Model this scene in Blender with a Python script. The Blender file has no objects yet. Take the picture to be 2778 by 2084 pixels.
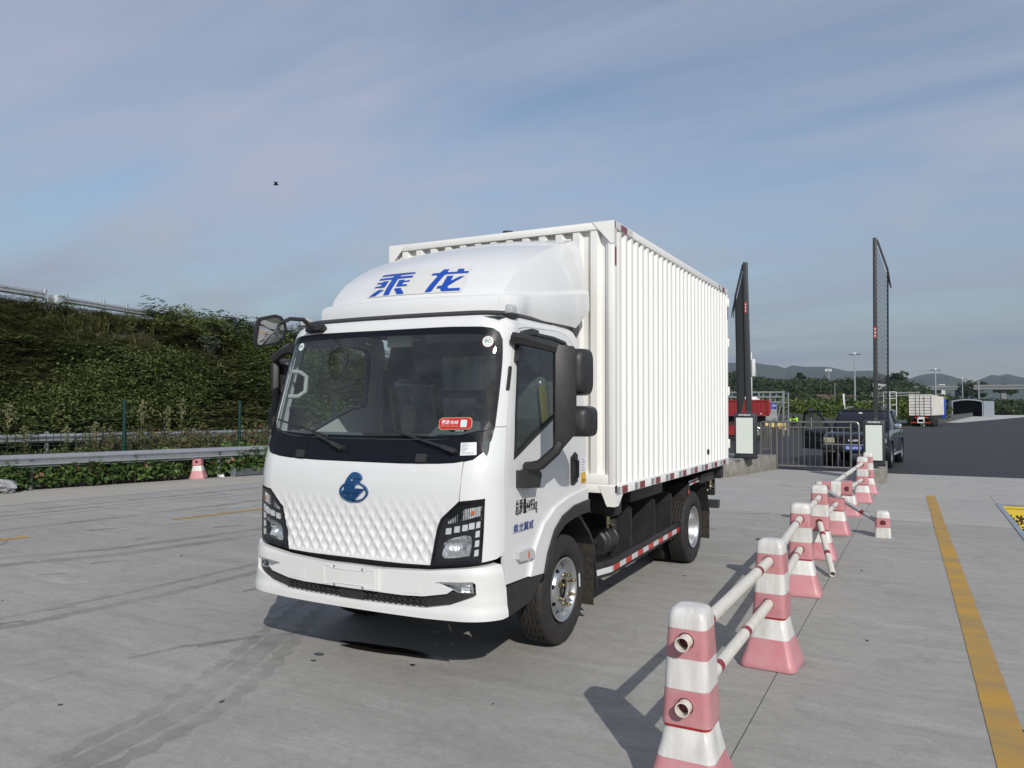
import bpy, bmesh, math, random
import numpy as np
from mathutils import Vector, Matrix, noise
R = math.radians
rng = np.random.default_rng(7)
random.seed(7)
scn = bpy.context.scene
COL = scn.collection

# ------------------------------------------------------------------ camera
def make_camera():
    cd = bpy.data.cameras.new('camera'); o = bpy.data.objects.new('camera', cd); COL.objects.link(o)
    yaw, pitch, roll = R(27.943), R(1.771), R(0.171)
    f = Vector((-math.sin(yaw)*math.cos(pitch), math.cos(yaw)*math.cos(pitch), math.sin(pitch)))
    r = Vector((math.cos(yaw), math.sin(yaw), 0)); u = r.cross(f)
    r2 = r*math.cos(roll)+u*math.sin(roll); u2 = u*math.cos(roll)-r*math.sin(roll)
    m = Matrix((r2, u2, -f)).transposed().to_4x4()
    m.translation = Vector((3.213, -5.709, 1.685))
    o.matrix_world = m
    cd.sensor_width = 36; cd.sensor_fit = 'HORIZONTAL'; cd.lens = 2096.6/2778*36
    cd.clip_start = .05; cd.clip_end = 30000
    scn.camera = o
make_camera()
scn.view_settings.view_transform = 'Standard'
scn.view_settings.look = 'None'
scn.view_settings.exposure = -0.10
scn.view_settings.gamma = 1

# ------------------------------------------------------------------ sun and sky
SUN_DIR = Vector((1.0, -1.17, 1.0)).normalized()       # towards the sun
elev = math.asin(SUN_DIR.z); azim = math.atan2(SUN_DIR.x, SUN_DIR.y)
sd = bpy.data.lights.new('sun', 'SUN'); so = bpy.data.objects.new('sun', sd); COL.objects.link(so)
sd.energy = 3.7; sd.angle = R(.55); sd.color = (1.0, .965, .905)
so.rotation_euler = (-SUN_DIR).to_track_quat('-Z', 'Y').to_euler(); so.location = (20, -23, 30)

world = bpy.data.worlds.new('World'); scn.world = world; world.use_nodes = True
def build_world():
    nt = world.node_tree; nt.nodes.clear(); N = nt.nodes.new; L = nt.links.new
    out = N('ShaderNodeOutputWorld'); bg = N('ShaderNodeBackground'); L(bg.outputs[0], out.inputs[0])
    sky = N('ShaderNodeTexSky'); sky.sky_type = 'NISHITA'; sky.sun_disc = False
    sky.sun_elevation = elev; sky.sun_rotation = azim; sky.air_density = 1.1; sky.dust_density = .7; sky.ozone_density = 1.2
    bg.inputs['Strength'].default_value = 0.118
    tc = N('ShaderNodeTexCoord'); sep = N('ShaderNodeSeparateXYZ'); L(tc.outputs['Generated'], sep.inputs[0])
    # project the direction on a cloud deck: (x, y) / (z + .12)
    za = N('ShaderNodeMath'); za.operation = 'ADD'; za.inputs[1].default_value = .14; L(sep.outputs[2], za.inputs[0])
    zm = N('ShaderNodeMath'); zm.operation = 'MAXIMUM'; zm.inputs[1].default_value = .03; L(za.outputs[0], zm.inputs[0])
    dx = N('ShaderNodeMath'); dx.operation = 'DIVIDE'; L(sep.outputs[0], dx.inputs[0]); L(zm.outputs[0], dx.inputs[1])
    dy = N('ShaderNodeMath'); dy.operation = 'DIVIDE'; L(sep.outputs[1], dy.inputs[0]); L(zm.outputs[0], dy.inputs[1])
    cb = N('ShaderNodeCombineXYZ'); L(dx.outputs[0], cb.inputs[0]); L(dy.outputs[0], cb.inputs[1])
    mp = N('ShaderNodeMapping'); mp.inputs['Rotation'].default_value = (0, 0, R(35)); mp.inputs['Scale'].default_value = (.45, 1.25, 1); L(cb.outputs[0], mp.inputs[0])
    n1 = N('ShaderNodeTexNoise'); n1.inputs['Scale'].default_value = 1.35; n1.inputs['Detail'].default_value = 9; n1.inputs['Roughness'].default_value = .56; n1.inputs['Distortion'].default_value = .35
    L(mp.outputs[0], n1.inputs['Vector'])
    r1 = N('ShaderNodeValToRGB'); r1.color_ramp.elements[0].position = .36; r1.color_ramp.elements[1].position = .66
    r1.color_ramp.elements[0].color = (0,0,0,1); r1.color_ramp.elements[1].color = (1,1,1,1); L(n1.outputs['Fac'], r1.inputs[0])
    # thin veil of high cloud everywhere, denser where the noise is high
    veil = N('ShaderNodeMath'); veil.operation = 'MULTIPLY_ADD'; veil.inputs[1].default_value = .80; veil.inputs[2].default_value = .10; L(r1.outputs[0], veil.inputs[0])
    mx = N('ShaderNodeMix'); mx.data_type = 'RGBA'; L(veil.outputs[0], mx.inputs['Factor']); L(sky.outputs[0], mx.inputs['A'])
    mx.inputs['B'].default_value = (3.95, 4.25, 5.35, 1)
    # small cumulus low over the hills
    mp2 = N('ShaderNodeMapping'); mp2.inputs['Scale'].default_value = (5.0, 5.0, 9.5); mp2.inputs['Location'].default_value = (3.1, .4, .3); L(tc.outputs['Generated'], mp2.inputs[0])
    n2 = N('ShaderNodeTexNoise'); n2.inputs['Scale'].default_value = 1.0; n2.inputs['Detail'].default_value = 8; n2.inputs['Roughness'].default_value = .52; L(mp2.outputs[0], n2.inputs['Vector'])
    r2 = N('ShaderNodeValToRGB'); r2.color_ramp.elements[0].position = .555; r2.color_ramp.elements[1].position = .70; L(n2.outputs['Fac'], r2.inputs[0])
    zr = N('ShaderNodeMapRange'); zr.inputs['From Min'].default_value = .34; zr.inputs['From Max'].default_value = .10; L(sep.outputs[2], zr.inputs['Value'])
    mm = N('ShaderNodeMath'); mm.operation = 'MULTIPLY'; L(r2.outputs[0], mm.inputs[0]); L(zr.outputs[0], mm.inputs[1])
    m3 = N('ShaderNodeMath'); m3.operation = 'MULTIPLY'; m3.inputs[1].default_value = .75; L(mm.outputs[0], m3.inputs[0])
    mx2 = N('ShaderNodeMix'); mx2.data_type = 'RGBA'; L(m3.outputs[0], mx2.inputs['Factor']); L(mx.outputs['Result'], mx2.inputs['A']); mx2.inputs['B'].default_value = (4.6, 4.65, 5.0, 1)
    # grey-blue haze bank towards the horizon
    hz = N('ShaderNodeMapRange'); hz.interpolation_type = 'SMOOTHSTEP'; hz.inputs['From Min'].default_value = .30; hz.inputs['From Max'].default_value = -.02; hz.inputs['To Max'].default_value = .72
    L(sep.outputs[2], hz.inputs['Value'])
    mx3 = N('ShaderNodeMix'); mx3.data_type = 'RGBA'; L(hz.outputs[0], mx3.inputs['Factor']); L(mx2.outputs['Result'], mx3.inputs['A']); mx3.inputs['B'].default_value = (1.6, 1.92, 2.35, 1)
    L(mx3.outputs['Result'], bg.inputs['Color'])
build_world()

# ------------------------------------------------------------------ materials
def mat(name, col, rough=.5, metal=0., coat=0., noise_amt=0., noise_scale=8., noise_col=None, bump=0., bump_scale=60., spec=.5, stretch=None, trans=0., emit=None, alpha=1.):
    m = bpy.data.materials.new(name); m.use_nodes = True
    nt = m.node_tree; b = nt.nodes['Principled BSDF']
    b.inputs['Base Color'].default_value = (*col, 1); b.inputs['Roughness'].default_value = rough; b.inputs['Metallic'].default_value = metal
    b.inputs['Coat Weight'].default_value = coat; b.inputs['Coat Roughness'].default_value = .06
    b.inputs['Specular IOR Level'].default_value = spec
    b.inputs['Transmission Weight'].default_value = trans
    if noise_amt or bump:
        g = nt.nodes.new('ShaderNodeNewGeometry'); v = g.outputs['Position']
        if stretch:
            mp = nt.nodes.new('ShaderNodeMapping'); mp.inputs['Scale'].default_value = stretch; nt.links.new(v, mp.inputs[0]); v = mp.outputs[0]
    if noise_amt:
        n = nt.nodes.new('ShaderNodeTexNoise'); n.inputs['Scale'].default_value = noise_scale; n.inputs['Detail'].default_value = 7; n.inputs['Roughness'].default_value = .62
        nt.links.new(v, n.inputs['Vector'])
        r = nt.nodes.new('ShaderNodeValToRGB'); r.color_ramp.elements[0].position = .38; r.color_ramp.elements[1].position = .72
        r.color_ramp.elements[0].color = (*col, 1)
        nc = noise_col or tuple(c*.6 for c in col)
        r.color_ramp.elements[1].color = tuple(c*(1-noise_amt)+d*noise_amt for c, d in zip(col, nc))+(1,)
        nt.links.new(n.outputs['Fac'], r.inputs[0]); nt.links.new(r.outputs[0], b.inputs['Base Color'])
    if bump:
        n = nt.nodes.new('ShaderNodeTexNoise'); n.inputs['Scale'].default_value = bump_scale; n.inputs['Detail'].default_value = 5; nt.links.new(v, n.inputs['Vector'])
        bp = nt.nodes.new('ShaderNodeBump'); bp.inputs['Strength'].default_value = bump; bp.inputs['Distance'].default_value = .01
        nt.links.new(n.outputs['Fac'], bp.inputs['Height']); nt.links.new(bp.outputs[0], b.inputs['Normal'])
    return m
def glass_mat(name, tint, refl=1.0, rough=.0, dust_haze=0.):
    m = bpy.data.materials.new(name); m.use_nodes = True; nt = m.node_tree; nt.nodes.clear(); N = nt.nodes.new; L = nt.links.new
    o = N('ShaderNodeOutputMaterial'); mx = N('ShaderNodeMixShader'); t = N('ShaderNodeBsdfTransparent'); g = N('ShaderNodeBsdfGlossy'); f = N('ShaderNodeFresnel')
    t.inputs[0].default_value = (*tint, 1); g.inputs['Roughness'].default_value = rough; g.inputs[0].default_value = (refl, refl, refl, 1); ge = N('ShaderNodeNewGeometry'); io = N('ShaderNodeMath'); io.operation = 'MULTIPLY_ADD'; io.inputs[1].default_value = 1/1.5-1.5; io.inputs[2].default_value = 1.5; L(ge.outputs['Backfacing'], io.inputs[0]); L(io.outputs[0], f.inputs['IOR'])
    L(f.outputs[0], mx.inputs[0]); L(t.outputs[0], mx.inputs[1]); L(g.outputs[0], mx.inputs[2]); sh = mx.outputs[0]
    if dust_haze:  # grey diffuse layer: faint dust plus the painted haze of reflected sky
        d = N('ShaderNodeBsdfDiffuse'); d.inputs[0].default_value = (.45,.47,.48,1); n = N('ShaderNodeTexNoise'); n.inputs['Scale'].default_value = 5; n.inputs['Detail'].default_value = 6; g2 = N('ShaderNodeNewGeometry'); L(g2.outputs['Position'], n.inputs['Vector'])
        r = N('ShaderNodeMapRange'); r.inputs['From Min'].default_value = .3; r.inputs['From Max'].default_value = .75; r.inputs['To Min'].default_value = dust_haze*.5; r.inputs['To Max'].default_value = dust_haze*1.8; L(n.outputs['Fac'], r.inputs[0])
        m2 = N('ShaderNodeMixShader'); L(r.outputs[0], m2.inputs[0]); L(sh, m2.inputs[1]); L(d.outputs[0], m2.inputs[2]); sh = m2.outputs[0]
    L(sh, o.inputs[0])
    return m
def leaf_mat(name, cols, rough=.55, trans=.25, scale=.35):
    """leaf colour varies from plant to plant (noise over the ground) and leaf to leaf"""
    m = bpy.data.materials.new(name); m.use_nodes = True; nt = m.node_tree; N = nt.nodes.new; L = nt.links.new
    b = nt.nodes['Principled BSDF']; b.inputs['Roughness'].default_value = rough; b.inputs['Specular IOR Level'].default_value = .25
    g = N('ShaderNodeNewGeometry'); n = N('ShaderNodeTexNoise'); n.inputs['Scale'].default_value = scale; n.inputs['Detail'].default_value = 5; L(g.outputs['Position'], n.inputs['Vector'])
    ad = N('ShaderNodeMath'); ad.operation = 'MULTIPLY_ADD'; ad.inputs[1].default_value = .34; L(g.outputs['Random Per Island'], ad.inputs[0])
    sb = N('ShaderNodeMath'); sb.operation = 'SUBTRACT'; sb.inputs[1].default_value = .17; L(n.outputs['Fac'], sb.inputs[0]); L(sb.outputs[0], ad.inputs[2])
    r = N('ShaderNodeValToRGB'); e = r.color_ramp.elements
    e[0].position = .28; e[1].position = .72; e[0].color = (*cols[0], 1); e[1].color = (*cols[-1], 1)
    for i, c in enumerate(cols[1:-1]):
        q = e.new(.28+.44*(i+1)/(len(cols)-1)); q.color = (*c, 1)
    L(ad.outputs[0], r.inputs[0]); L(r.outputs[0], b.inputs['Base Color'])
    if trans:
        t = N('ShaderNodeBsdfTranslucent'); L(r.outputs[0], t.inputs[0]); mx = N('ShaderNodeMixShader'); mx.inputs[0].default_value = trans
        L(b.outputs[0], mx.inputs[1]); L(t.outputs[0], mx.inputs[2]); L(mx.outputs[0], nt.nodes['Material Output'].inputs[0])
    return m
M = {}
M['white'] = mat('white_cab_paint', (.70,.705,.70), .32, coat=.45, noise_amt=.12, noise_scale=2.2, noise_col=(.58,.565,.53))
M['bumper'] = mat('white_bumper_plastic', (.70,.70,.685), .38, coat=.2, noise_amt=.25, noise_scale=3.5, noise_col=(.56,.535,.48))
M['box'] = mat('cream_box_paint', (.82,.815,.785), .45, coat=.1, noise_amt=.18, noise_scale=3.0, noise_col=(.62,.59,.52), stretch=(1,1,.25))
M['gloss'] = mat('gloss_black', (.010,.011,.015), .10, coat=.0)
M['cowlblack'] = mat('satin_black_cowl', (.009,.010,.014), .30, spec=.15)
M['black'] = mat('black_plastic', (.020,.020,.021), .48, noise_amt=.5, noise_scale=14, noise_col=(.045,.042,.038))
M['chassis'] = mat('black_chassis_paint', (.014,.014,.015), .5, noise_amt=.6, noise_scale=9, noise_col=(.05,.045,.04))
M['dusty'] = mat('dusty_black_steel', (.018,.018,.019), .5, noise_amt=.6, noise_scale=12, noise_col=(.045,.041,.037))
M['rubber'] = mat('tyre_rubber', (.017,.016,.0155), .72, noise_amt=.7, noise_scale=10, noise_col=(.040,.034,.029), bump=.15, bump_scale=90)
M['rim'] = mat('silver_rim', (.52,.53,.535), .36, metal=.85, noise_amt=.3, noise_scale=9, noise_col=(.42,.40,.37))
M['brass'] = mat('zinc_yellow_steel', (.50,.44,.30), .28, metal=.95, noise_amt=.4, noise_scale=30, noise_col=(.36,.30,.18))
M['chrome'] = mat('bright_chrome', (.85,.86,.87), .10, metal=1.0)
M['lampsilver'] = mat('lamp_reflector', (.84,.85,.86), .22, metal=.72)
M['ledwhite'] = mat('led_optic', (.80,.81,.82), .2, metal=.25, coat=.5)
M['lamp_white'] = mat('lamp_lens_white', (.50,.505,.51), .14, coat=.8)
M['amber'] = mat('amber_lamp', (.55,.12,.03), .25, coat=.5)
M['lens'] = glass_mat('clear_lens', (.90,.91,.92))
M['wind'] = glass_mat('windscreen_glass', (.78,.83,.82), 1.0, dust_haze=.03)
M['sideglass'] = glass_mat('side_window_glass', (.80,.86,.84), .9, dust_haze=.02)
M['rearglass'] = glass_mat('rear_window_glass', (.82,.88,.86), .9)
M['blue'] = mat('blue_vinyl', (.005,.06,.38), .35)
M['darkblue'] = mat('dark_blue_vinyl', (.012,.045,.21), .4)
M['emblem'] = mat('metallic_blue_emblem', (.025,.125,.34), .22, metal=.7, coat=.8)
M['decal'] = mat('pale_backing_film', (.64,.635,.61), .4)
M['textblack'] = mat('black_stencil_paint', (.015,.014,.016), .6)
M['ref_red'] = mat('red_reflective_tape', (.55,.035,.025), .3, coat=.3)
M['ref_maroon'] = mat('maroon_reflective_tape', (.20,.015,.022), .3, coat=.4)
M['ref_white'] = mat('white_reflective_tape', (.66,.67,.68), .32, metal=.15, noise_amt=.3, noise_scale=120, noise_col=(.5,.51,.53))
M['ref_grey'] = mat('grey_reflective_tape', (.30,.31,.32), .3, metal=.2)
M['stick_red'] = mat('red_sticker', (.50,.02,.022), .4)
M['stick_white'] = mat('white_sticker', (.72,.73,.74), .4)
M['stick_grey'] = mat('grey_print', (.35,.36,.38), .5)
M['stick_pale'] = mat('pale_green_sticker', (.62,.74,.70), .4)
M['stick_gold'] = mat('gold_print', (.60,.42,.22), .4)
M['stick_yellow'] = mat('yellow_sticker', (.72,.42,.02), .4)
M['trimgrey'] = mat('pale_grey_interior_trim', (.42,.45,.43), .6)
M['headlining'] = mat('cab_headlining', (.10,.115,.115), .8)
M['dash'] = mat('dashboard_plastic', (.10,.115,.115), .6)
M['seat'] = mat('dark_seat_cloth', (.035,.037,.04), .8)
M['film'] = mat('crumpled_plastic_film', (.10,.105,.11), .16, coat=1.0, bump=.9, bump_scale=22)
M['seatyellow'] = mat('yellow_seat_bolster', (.16,.15,.03), .6)
M['mirror'] = mat('mirror_glass', (.85,.86,.87), .03, metal=1.0)
M['steel'] = mat('brushed_stainless', (.42,.40,.36), .33, metal=.9, noise_amt=.4, noise_scale=20, noise_col=(.25,.23,.2))
M['galv'] = mat('galvanised_steel', (.52,.54,.56), .38, metal=.75, noise_amt=.5, noise_scale=6, noise_col=(.36,.36,.35))
M['charcoal'] = mat('charcoal_powder_coat', (.040,.043,.045), .45)
M['darksteel'] = mat('dark_steel', (.012,.012,.016), .4)
M['lampyellow'] = mat('yellowed_lamp', (.36,.34,.24), .2, coat=.6)
M['screen'] = mat('pale_screen_panel', (.66,.71,.64), .35)
M['white_plain'] = mat('plain_white', (.75,.76,.76), .45)
M['pink'] = mat('faded_pink_plastic', (.47,.185,.20), .42, noise_amt=.65, noise_scale=9, noise_col=(.52,.30,.30))
M['pinkbase'] = mat('chalky_pink_plastic', (.53,.26,.275), .45, noise_amt=.6, noise_scale=6, noise_col=(.48,.12,.14))
M['pinkred'] = mat('unfaded_red_plastic', (.42,.012,.02), .4)
M['conewhite'] = mat('white_cone_plastic', (.68,.67,.64), .42, noise_amt=.7, noise_scale=16, noise_col=(.40,.375,.34), stretch=(1,1,.16), bump=.12, bump_scale=45)
M['pvc'] = mat('cream_pvc_pipe', (.70,.67,.60), .38, noise_amt=.4, noise_scale=14, noise_col=(.45,.41,.34))
M['pvcshade'] = mat('shaded_grey_pipe', (.36,.37,.37), .4, noise_amt=.4, noise_scale=14)  # cream pipe plastic as seen in shade, the shading put into the colour
M['pipered'] = mat('dark_red_band', (.26,.02,.03), .35)
M['fencegreen'] = mat('dark_green_post', (.004,.034,.029), .4)
M['wire'] = mat('dark_green_wire', (.012,.03,.025), .5)
M['suv'] = mat('dark_blue_black_paint', (.010,.014,.019), .16, coat=.8)
M['redtruck'] = mat('red_truck_paint', (.27,.014,.016), .45, noise_amt=.4, noise_scale=3)
M['yellow'] = mat('yellow_paint', (.75,.55,.05), .5)
M['yellowbar'] = mat('faded_yellow_plastic', (.66,.46,.12), .5, noise_amt=.5, noise_scale=3, noise_col=(.75,.65,.4))
M['hivis'] = mat('hi_vis_jacket', (.45,.85,.05), .6)
M['cloth'] = mat('dark_cloth', (.03,.03,.04), .8)
M['skin'] = mat('skin', (.35,.2,.14), .5)
M['signblue'] = mat('sign_blue', (.01,.06,.42), .45)
M['boardgrey'] = mat('notice_board_grey', (.42,.44,.42), .5)
M['rust'] = mat('rusted_white_steel', (.74,.73,.69), .55, noise_amt=.45, noise_scale=1.3, noise_col=(.42,.28,.17))
M['bark'] = mat('bark', (.06,.05,.04), .9)
M['bag'] = mat('grey_plastic_bag', (.30,.30,.31), .2, coat=.6, bump=.6, bump_scale=18)
M['steelblue'] = mat('blue_grey_painted_steel', (.075,.095,.11), .5, noise_amt=.5, noise_scale=9, noise_col=(.10,.06,.04))
M['holered'] = mat('shaded_hole_red', (.10,.006,.01), .6)
M['wallgrey'] = mat('dirty_wall_concrete', (.085,.085,.08), .9, noise_amt=.6, noise_scale=1.5)
M['mud'] = mat('mud_caked_rubber', (.020,.018,.016), .85, noise_amt=.9, noise_scale=25, noise_col=(.055,.045,.03), bump=.9, bump_scale=40)
M['roof'] = mat('grey_sheet_roof', (.30,.34,.38), .5, metal=.2)
M['conc2'] = mat('plinth_concrete', (.27,.255,.225), .9, noise_amt=.75, noise_scale=4.5, noise_col=(.12,.11,.09), bump=.4, bump_scale=25)
M['conc3'] = mat('bridge_concrete', (.24,.25,.25), .9)
M['whiteslab'] = mat('pale_concrete', (.46,.45,.42), .9, noise_amt=.4, noise_scale=.6)
# ------------------------------------------------------------------ helpers
def link(o, parent=None):
    COL.objects.link(o)
    if parent is not None:
        o.parent = parent
        if parent.get('_world') is not None:
            o.matrix_parent_inverse = Matrix.Translation(-Vector(parent['_world']))
    return o
def tag(o, label=None, cat=None, group=None, kind=None):
    if label: o['label'] = label
    if cat: o['category'] = cat
    if group: o['group'] = group
    if kind: o['kind'] = kind
    return o
def thing(name, label, cat, loc=(0,0,0), group=None, world=False, rotz=0.):
    """an Empty at the thing's base; with world=True its parts are modelled in world coordinates"""
    o = bpy.data.objects.new(name, None); o.empty_display_size = .3
    o.location = loc; o.rotation_euler = (0, 0, rotz)
    COL.objects.link(o)
    if world: o['_world'] = list(loc)
    return tag(o, label, cat, group)
def copy_thing(root, loc=None, rotz=None, label=None):
    r = root.copy(); COL.objects.link(r)
    if loc is not None: r.location = loc
    if rotz is not None: r.rotation_euler = (0, 0, rotz)
    if label: r['label'] = label
    for ch in [c for c in bpy.data.objects if c.parent == root]:
        c = ch.copy(); COL.objects.link(c); c.parent = r
        for g in [g for g in bpy.data.objects if g.parent == ch]:
            d = g.copy(); COL.objects.link(d); d.parent = c
    return r
class MB:
    """collects shapes and links them as one mesh object"""
    def __init__(s): s.v = []; s.f = []; s.m = []; s.mats = []
    def mi(s, m):
        if m is None: return 0
        if m not in s.mats: s.mats.append(m)
        return s.mats.index(m)
    def add(s, V, F, m=None):
        n = len(s.v); s.v += [tuple(map(float, p)) for p in V]; k = s.mi(m)
        for f in F: s.f.append(tuple(i+n for i in f)); s.m.append(k)
        return s
    def box(s, lo, hi, m=None):
        (a,b,c),(d,e,f) = lo, hi
        V = [(a,b,c),(d,b,c),(d,e,c),(a,e,c),(a,b,f),(d,b,f),(d,e,f),(a,e,f)]
        return s.add(V, [(0,3,2,1),(4,5,6,7),(0,1,5,4),(1,2,6,5),(2,3,7,6),(3,0,4,7)], m)
    def cbox(s, c, size, rot=None, m=None):
        h = [x/2 for x in size]; V = [Vector((x*h[0], y*h[1], z*h[2])) for z in (-1,1) for x,y in ((-1,-1),(1,-1),(1,1),(-1,1))]
        if rot is not None: V = [rot @ v for v in V]
        V = [v+Vector(c) for v in V]
        return s.add(V, [(0,3,2,1),(4,5,6,7),(0,1,5,4),(1,2,6,5),(2,3,7,6),(3,0,4,7)], m)
    def bar(s, p, q, w, h, up=(0,0,1), m=None):
        p, q = Vector(p), Vector(q); d = (q-p).normalized(); up = Vector(up)
        r = d.cross(up);
        if r.length < 1e-4: r = d.cross(Vector((1,0,0)))
        r.normalize(); u = r.cross(d)
        V = [c+r*(a*w/2)+u*(b*h/2) for c in (p,q) for a,b in ((-1,-1),(1,-1),(1,1),(-1,1))]
        return s.add(V, [(0,1,2,3)[::-1],(4,5,6,7)[::1],(0,1,5,4),(1,2,6,5),(2,3,7,6),(3,0,4,7)], m)
    def cyl(s, p, q, r0, r1=None, n=12, cap=True, m=None):
        r1 = r0 if r1 is None else r1
        p, q = Vector(p), Vector(q); d = (q-p).normalized(); a = d.orthogonal().normalized(); b = d.cross(a)
        V = []
        for c, r in ((p,r0),(q,r1)):
            for i in range(n):
                t = 2*math.pi*i/n; V.append(c+a*(r*math.cos(t))+b*(r*math.sin(t)))
        F = [(i,(i+1)%n,n+(i+1)%n,n+i) for i in range(n)]
        if cap: F += [tuple(range(n))[::-1], tuple(range(n,2*n))]
        return s.add(V, F, m)
    def tube(s, pts, r, n=8, m=None, cap=True):
        pts = [Vector(p) for p in pts]; V = []; F = []
        a = None
        for i, p in enumerate(pts):
            d = ((pts[min(i+1,len(pts)-1)]-pts[max(i-1,0)])).normalized()
            a = d.orthogonal().normalized() if a is None else (a-d*a.dot(d)).normalized()
            b = d.cross(a); rr = r[i] if isinstance(r, (list, tuple)) else r
            for k in range(n):
                t = 2*math.pi*k/n; V.append(p+a*(rr*math.cos(t))+b*(rr*math.sin(t)))
        for i in range(len(pts)-1):
            for k in range(n): F.append((i*n+k, i*n+(k+1)%n, (i+1)*n+(k+1)%n, (i+1)*n+k))
        if cap: F += [tuple(range(n))[::-1], tuple(range((len(pts)-1)*n, len(pts)*n))]
        return s.add(V, F, m)
    def lathe(s, prof, axis='x', c=(0,0,0), n=48, m=None, closed=False):
        """prof: (along axis, radius)"""
        V = []; F = []; k = len(prof)
        for i in range(n):
            t = 2*math.pi*i/n; ca, sa = math.cos(t), math.sin(t)
            for a, r in prof:
                p = {'x': (a, r*ca, r*sa), 'y': (r*sa, a, r*ca), 'z': (r*ca, r*sa, a)}[axis]
                V.append((p[0]+c[0], p[1]+c[1], p[2]+c[2]))
        for i in range(n):
            j = (i+1) % n
            for q in range(k if closed else k-1):
                w = (q+1) % k; F.append((i*k+q, i*k+w, j*k+w, j*k+q))
        return s.add(V, F, m)
    def prism(s, poly, fn, d0, d1, m=None):
        """extrude a 2D polygon: fn(u, v, d) -> point"""
        n = len(poly); V = [fn(u,v,d0) for u,v in poly]+[fn(u,v,d1) for u,v in poly]
        F = [tuple(range(n))[::-1], tuple(range(n,2*n))]+[(i,(i+1)%n,n+(i+1)%n,n+i) for i in range(n)]
        return s.add(V, F, m)
    def sphere(s, c, r, n=12, k=8, m=None, sc=(1,1,1)):
        V = []; F = []
        for i in range(k+1):
            p = math.pi*i/k
            for j in range(n):
                t = 2*math.pi*j/n; V.append((c[0]+r*sc[0]*math.sin(p)*math.cos(t), c[1]+r*sc[1]*math.sin(p)*math.sin(t), c[2]+r*sc[2]*math.cos(p)))
        for i in range(k):
            for j in range(n): F.append((i*n+j, (i+1)*n+j, (i+1)*n+(j+1)%n, i*n+(j+1)%n))
        return s.add(V, F, m)
    def build(s, name, material=None, parent=None, smooth=35, recalc=True, bevel=0., bseg=2):
        me = bpy.data.meshes.new(name); me.from_pydata(s.v, [], s.f)
        ms = s.mats if s.mats else [material]
        if material is not None and s.mats: ms = s.mats
        for m in ms: me.materials.append(M[m] if isinstance(m, str) else m)
        if s.mats: me.polygons.foreach_set('material_index', s.m)
        if recalc or bevel:
            bm = bmesh.new(); bm.from_mesh(me)
            bmesh.ops.remove_doubles(bm, verts=bm.verts, dist=1e-5)
            if recalc: bmesh.ops.recalc_face_normals(bm, faces=bm.faces)
            if bevel:
                ed = [e for e in bm.edges if len(e.link_faces) == 2 and e.calc_face_angle(0) > R(30)]
                bmesh.ops.bevel(bm, geom=ed, offset=bevel, segments=bseg, affect='EDGES', profile=.5, clamp_overlap=True)
            bm.to_mesh(me); bm.free()
        if smooth:
            me.shade_smooth(); me.set_sharp_from_angle(angle=R(smooth))
        o = bpy.data.objects.new(name, me)
        return link(o, parent)
def share(o, parent, loc=None):
    """a further copy of a part sharing its mesh"""
    c = o.copy(); COL.objects.link(c); c.parent = parent
    if loc is not None: c.location = loc
    return c
def tri2d(outer, holes=(), step=None, box=None):
    """fill a 2D polygon (with holes) and cut it on a grid -> verts, faces, boundary edges"""
    bm = bmesh.new(); edges = []
    for loop in (outer, *holes):
        vs = [bm.verts.new((u, v, 0)) for u, v in loop]
        edges += [bm.edges.new((vs[i], vs[(i+1) % len(vs)])) for i in range(len(vs))]
    bmesh.ops.triangle_fill(bm, use_beauty=True, use_dissolve=False, edges=edges)
    if step:
        su, sv = step if isinstance(step, tuple) else (step, step)
        us = [p[0] for p in outer]; vs_ = [p[1] for p in outer]
        for ax, lo, hi, st in ((0, min(us), max(us), su), (1, min(vs_), max(vs_), sv)):
            n = int((hi-lo)/st)
            for i in range(1, n+1):
                c = lo+(hi-lo)*i/(n+1); co = [0,0,0]; co[ax] = c; no = [0,0,0]; no[ax] = 1
                bmesh.ops.bisect_plane(bm, geom=bm.verts[:]+bm.edges[:]+bm.faces[:], dist=1e-6, plane_co=co, plane_no=no)
    bm.verts.index_update()
    V = np.array([v.co[:2] for v in bm.verts]); F = []
    for f in bm.faces:
        ids = [v.index for v in f.verts]
        if f.normal.z < 0: ids.reverse()
        F.append(tuple(ids))
    E = []
    for f in F:
        for i in range(len(f)): E.append((f[i], f[(i+1) % len(f)]))
    S_ = set(E); E = [e for e in E if (e[1], e[0]) not in S_]
    bm.free(); return V, F, E
def panel(name, outer, mapf, material, parent, holes=(), off=0., thick=.018, step=.05, mirror=False, smooth=30, back=True):
    """a curved sheet: polygon in (u, v) wrapped on mapf(u, v, off), with an edge of its own thickness"""
    if mirror:
        outer = [(-u, v) for u, v in outer]; holes = [[(-u, v) for u, v in h] for h in holes]
    V, F, E = tri2d(outer, holes, step)
    U, W = V[:,0], V[:,1]
    o1 = off(U, W) if callable(off) else np.full(len(U), off)
    A = mapf(U, W, o1); B = mapf(U, W, o1-thick)
    n = len(U); verts = [*map(tuple, A)]; faces = list(F)
    if thick:
        verts += [*map(tuple, B)]
        if back: faces += [tuple(i+n for i in f)[::-1] for f in F]
        k = len(verts)
        for a, b in E:
            verts += [tuple(A[a]), tuple(A[b]), tuple(B[b]), tuple(B[a])]
            faces.append((k, k+3, k+2, k+1)); k += 4
    me = bpy.data.meshes.new(name); me.from_pydata(verts, [], faces); me.materials.append(M[material])
    me.shade_smooth()
    if smooth: me.set_sharp_from_angle(angle=R(smooth))
    return link(bpy.data.objects.new(name, me), parent)
def both(half):
    """mirror a right-hand outline that starts and ends on the centre line"""
    return half+[(-u, v) for u, v in half[::-1] if abs(u) > 1e-6]
_tc = {}
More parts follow.
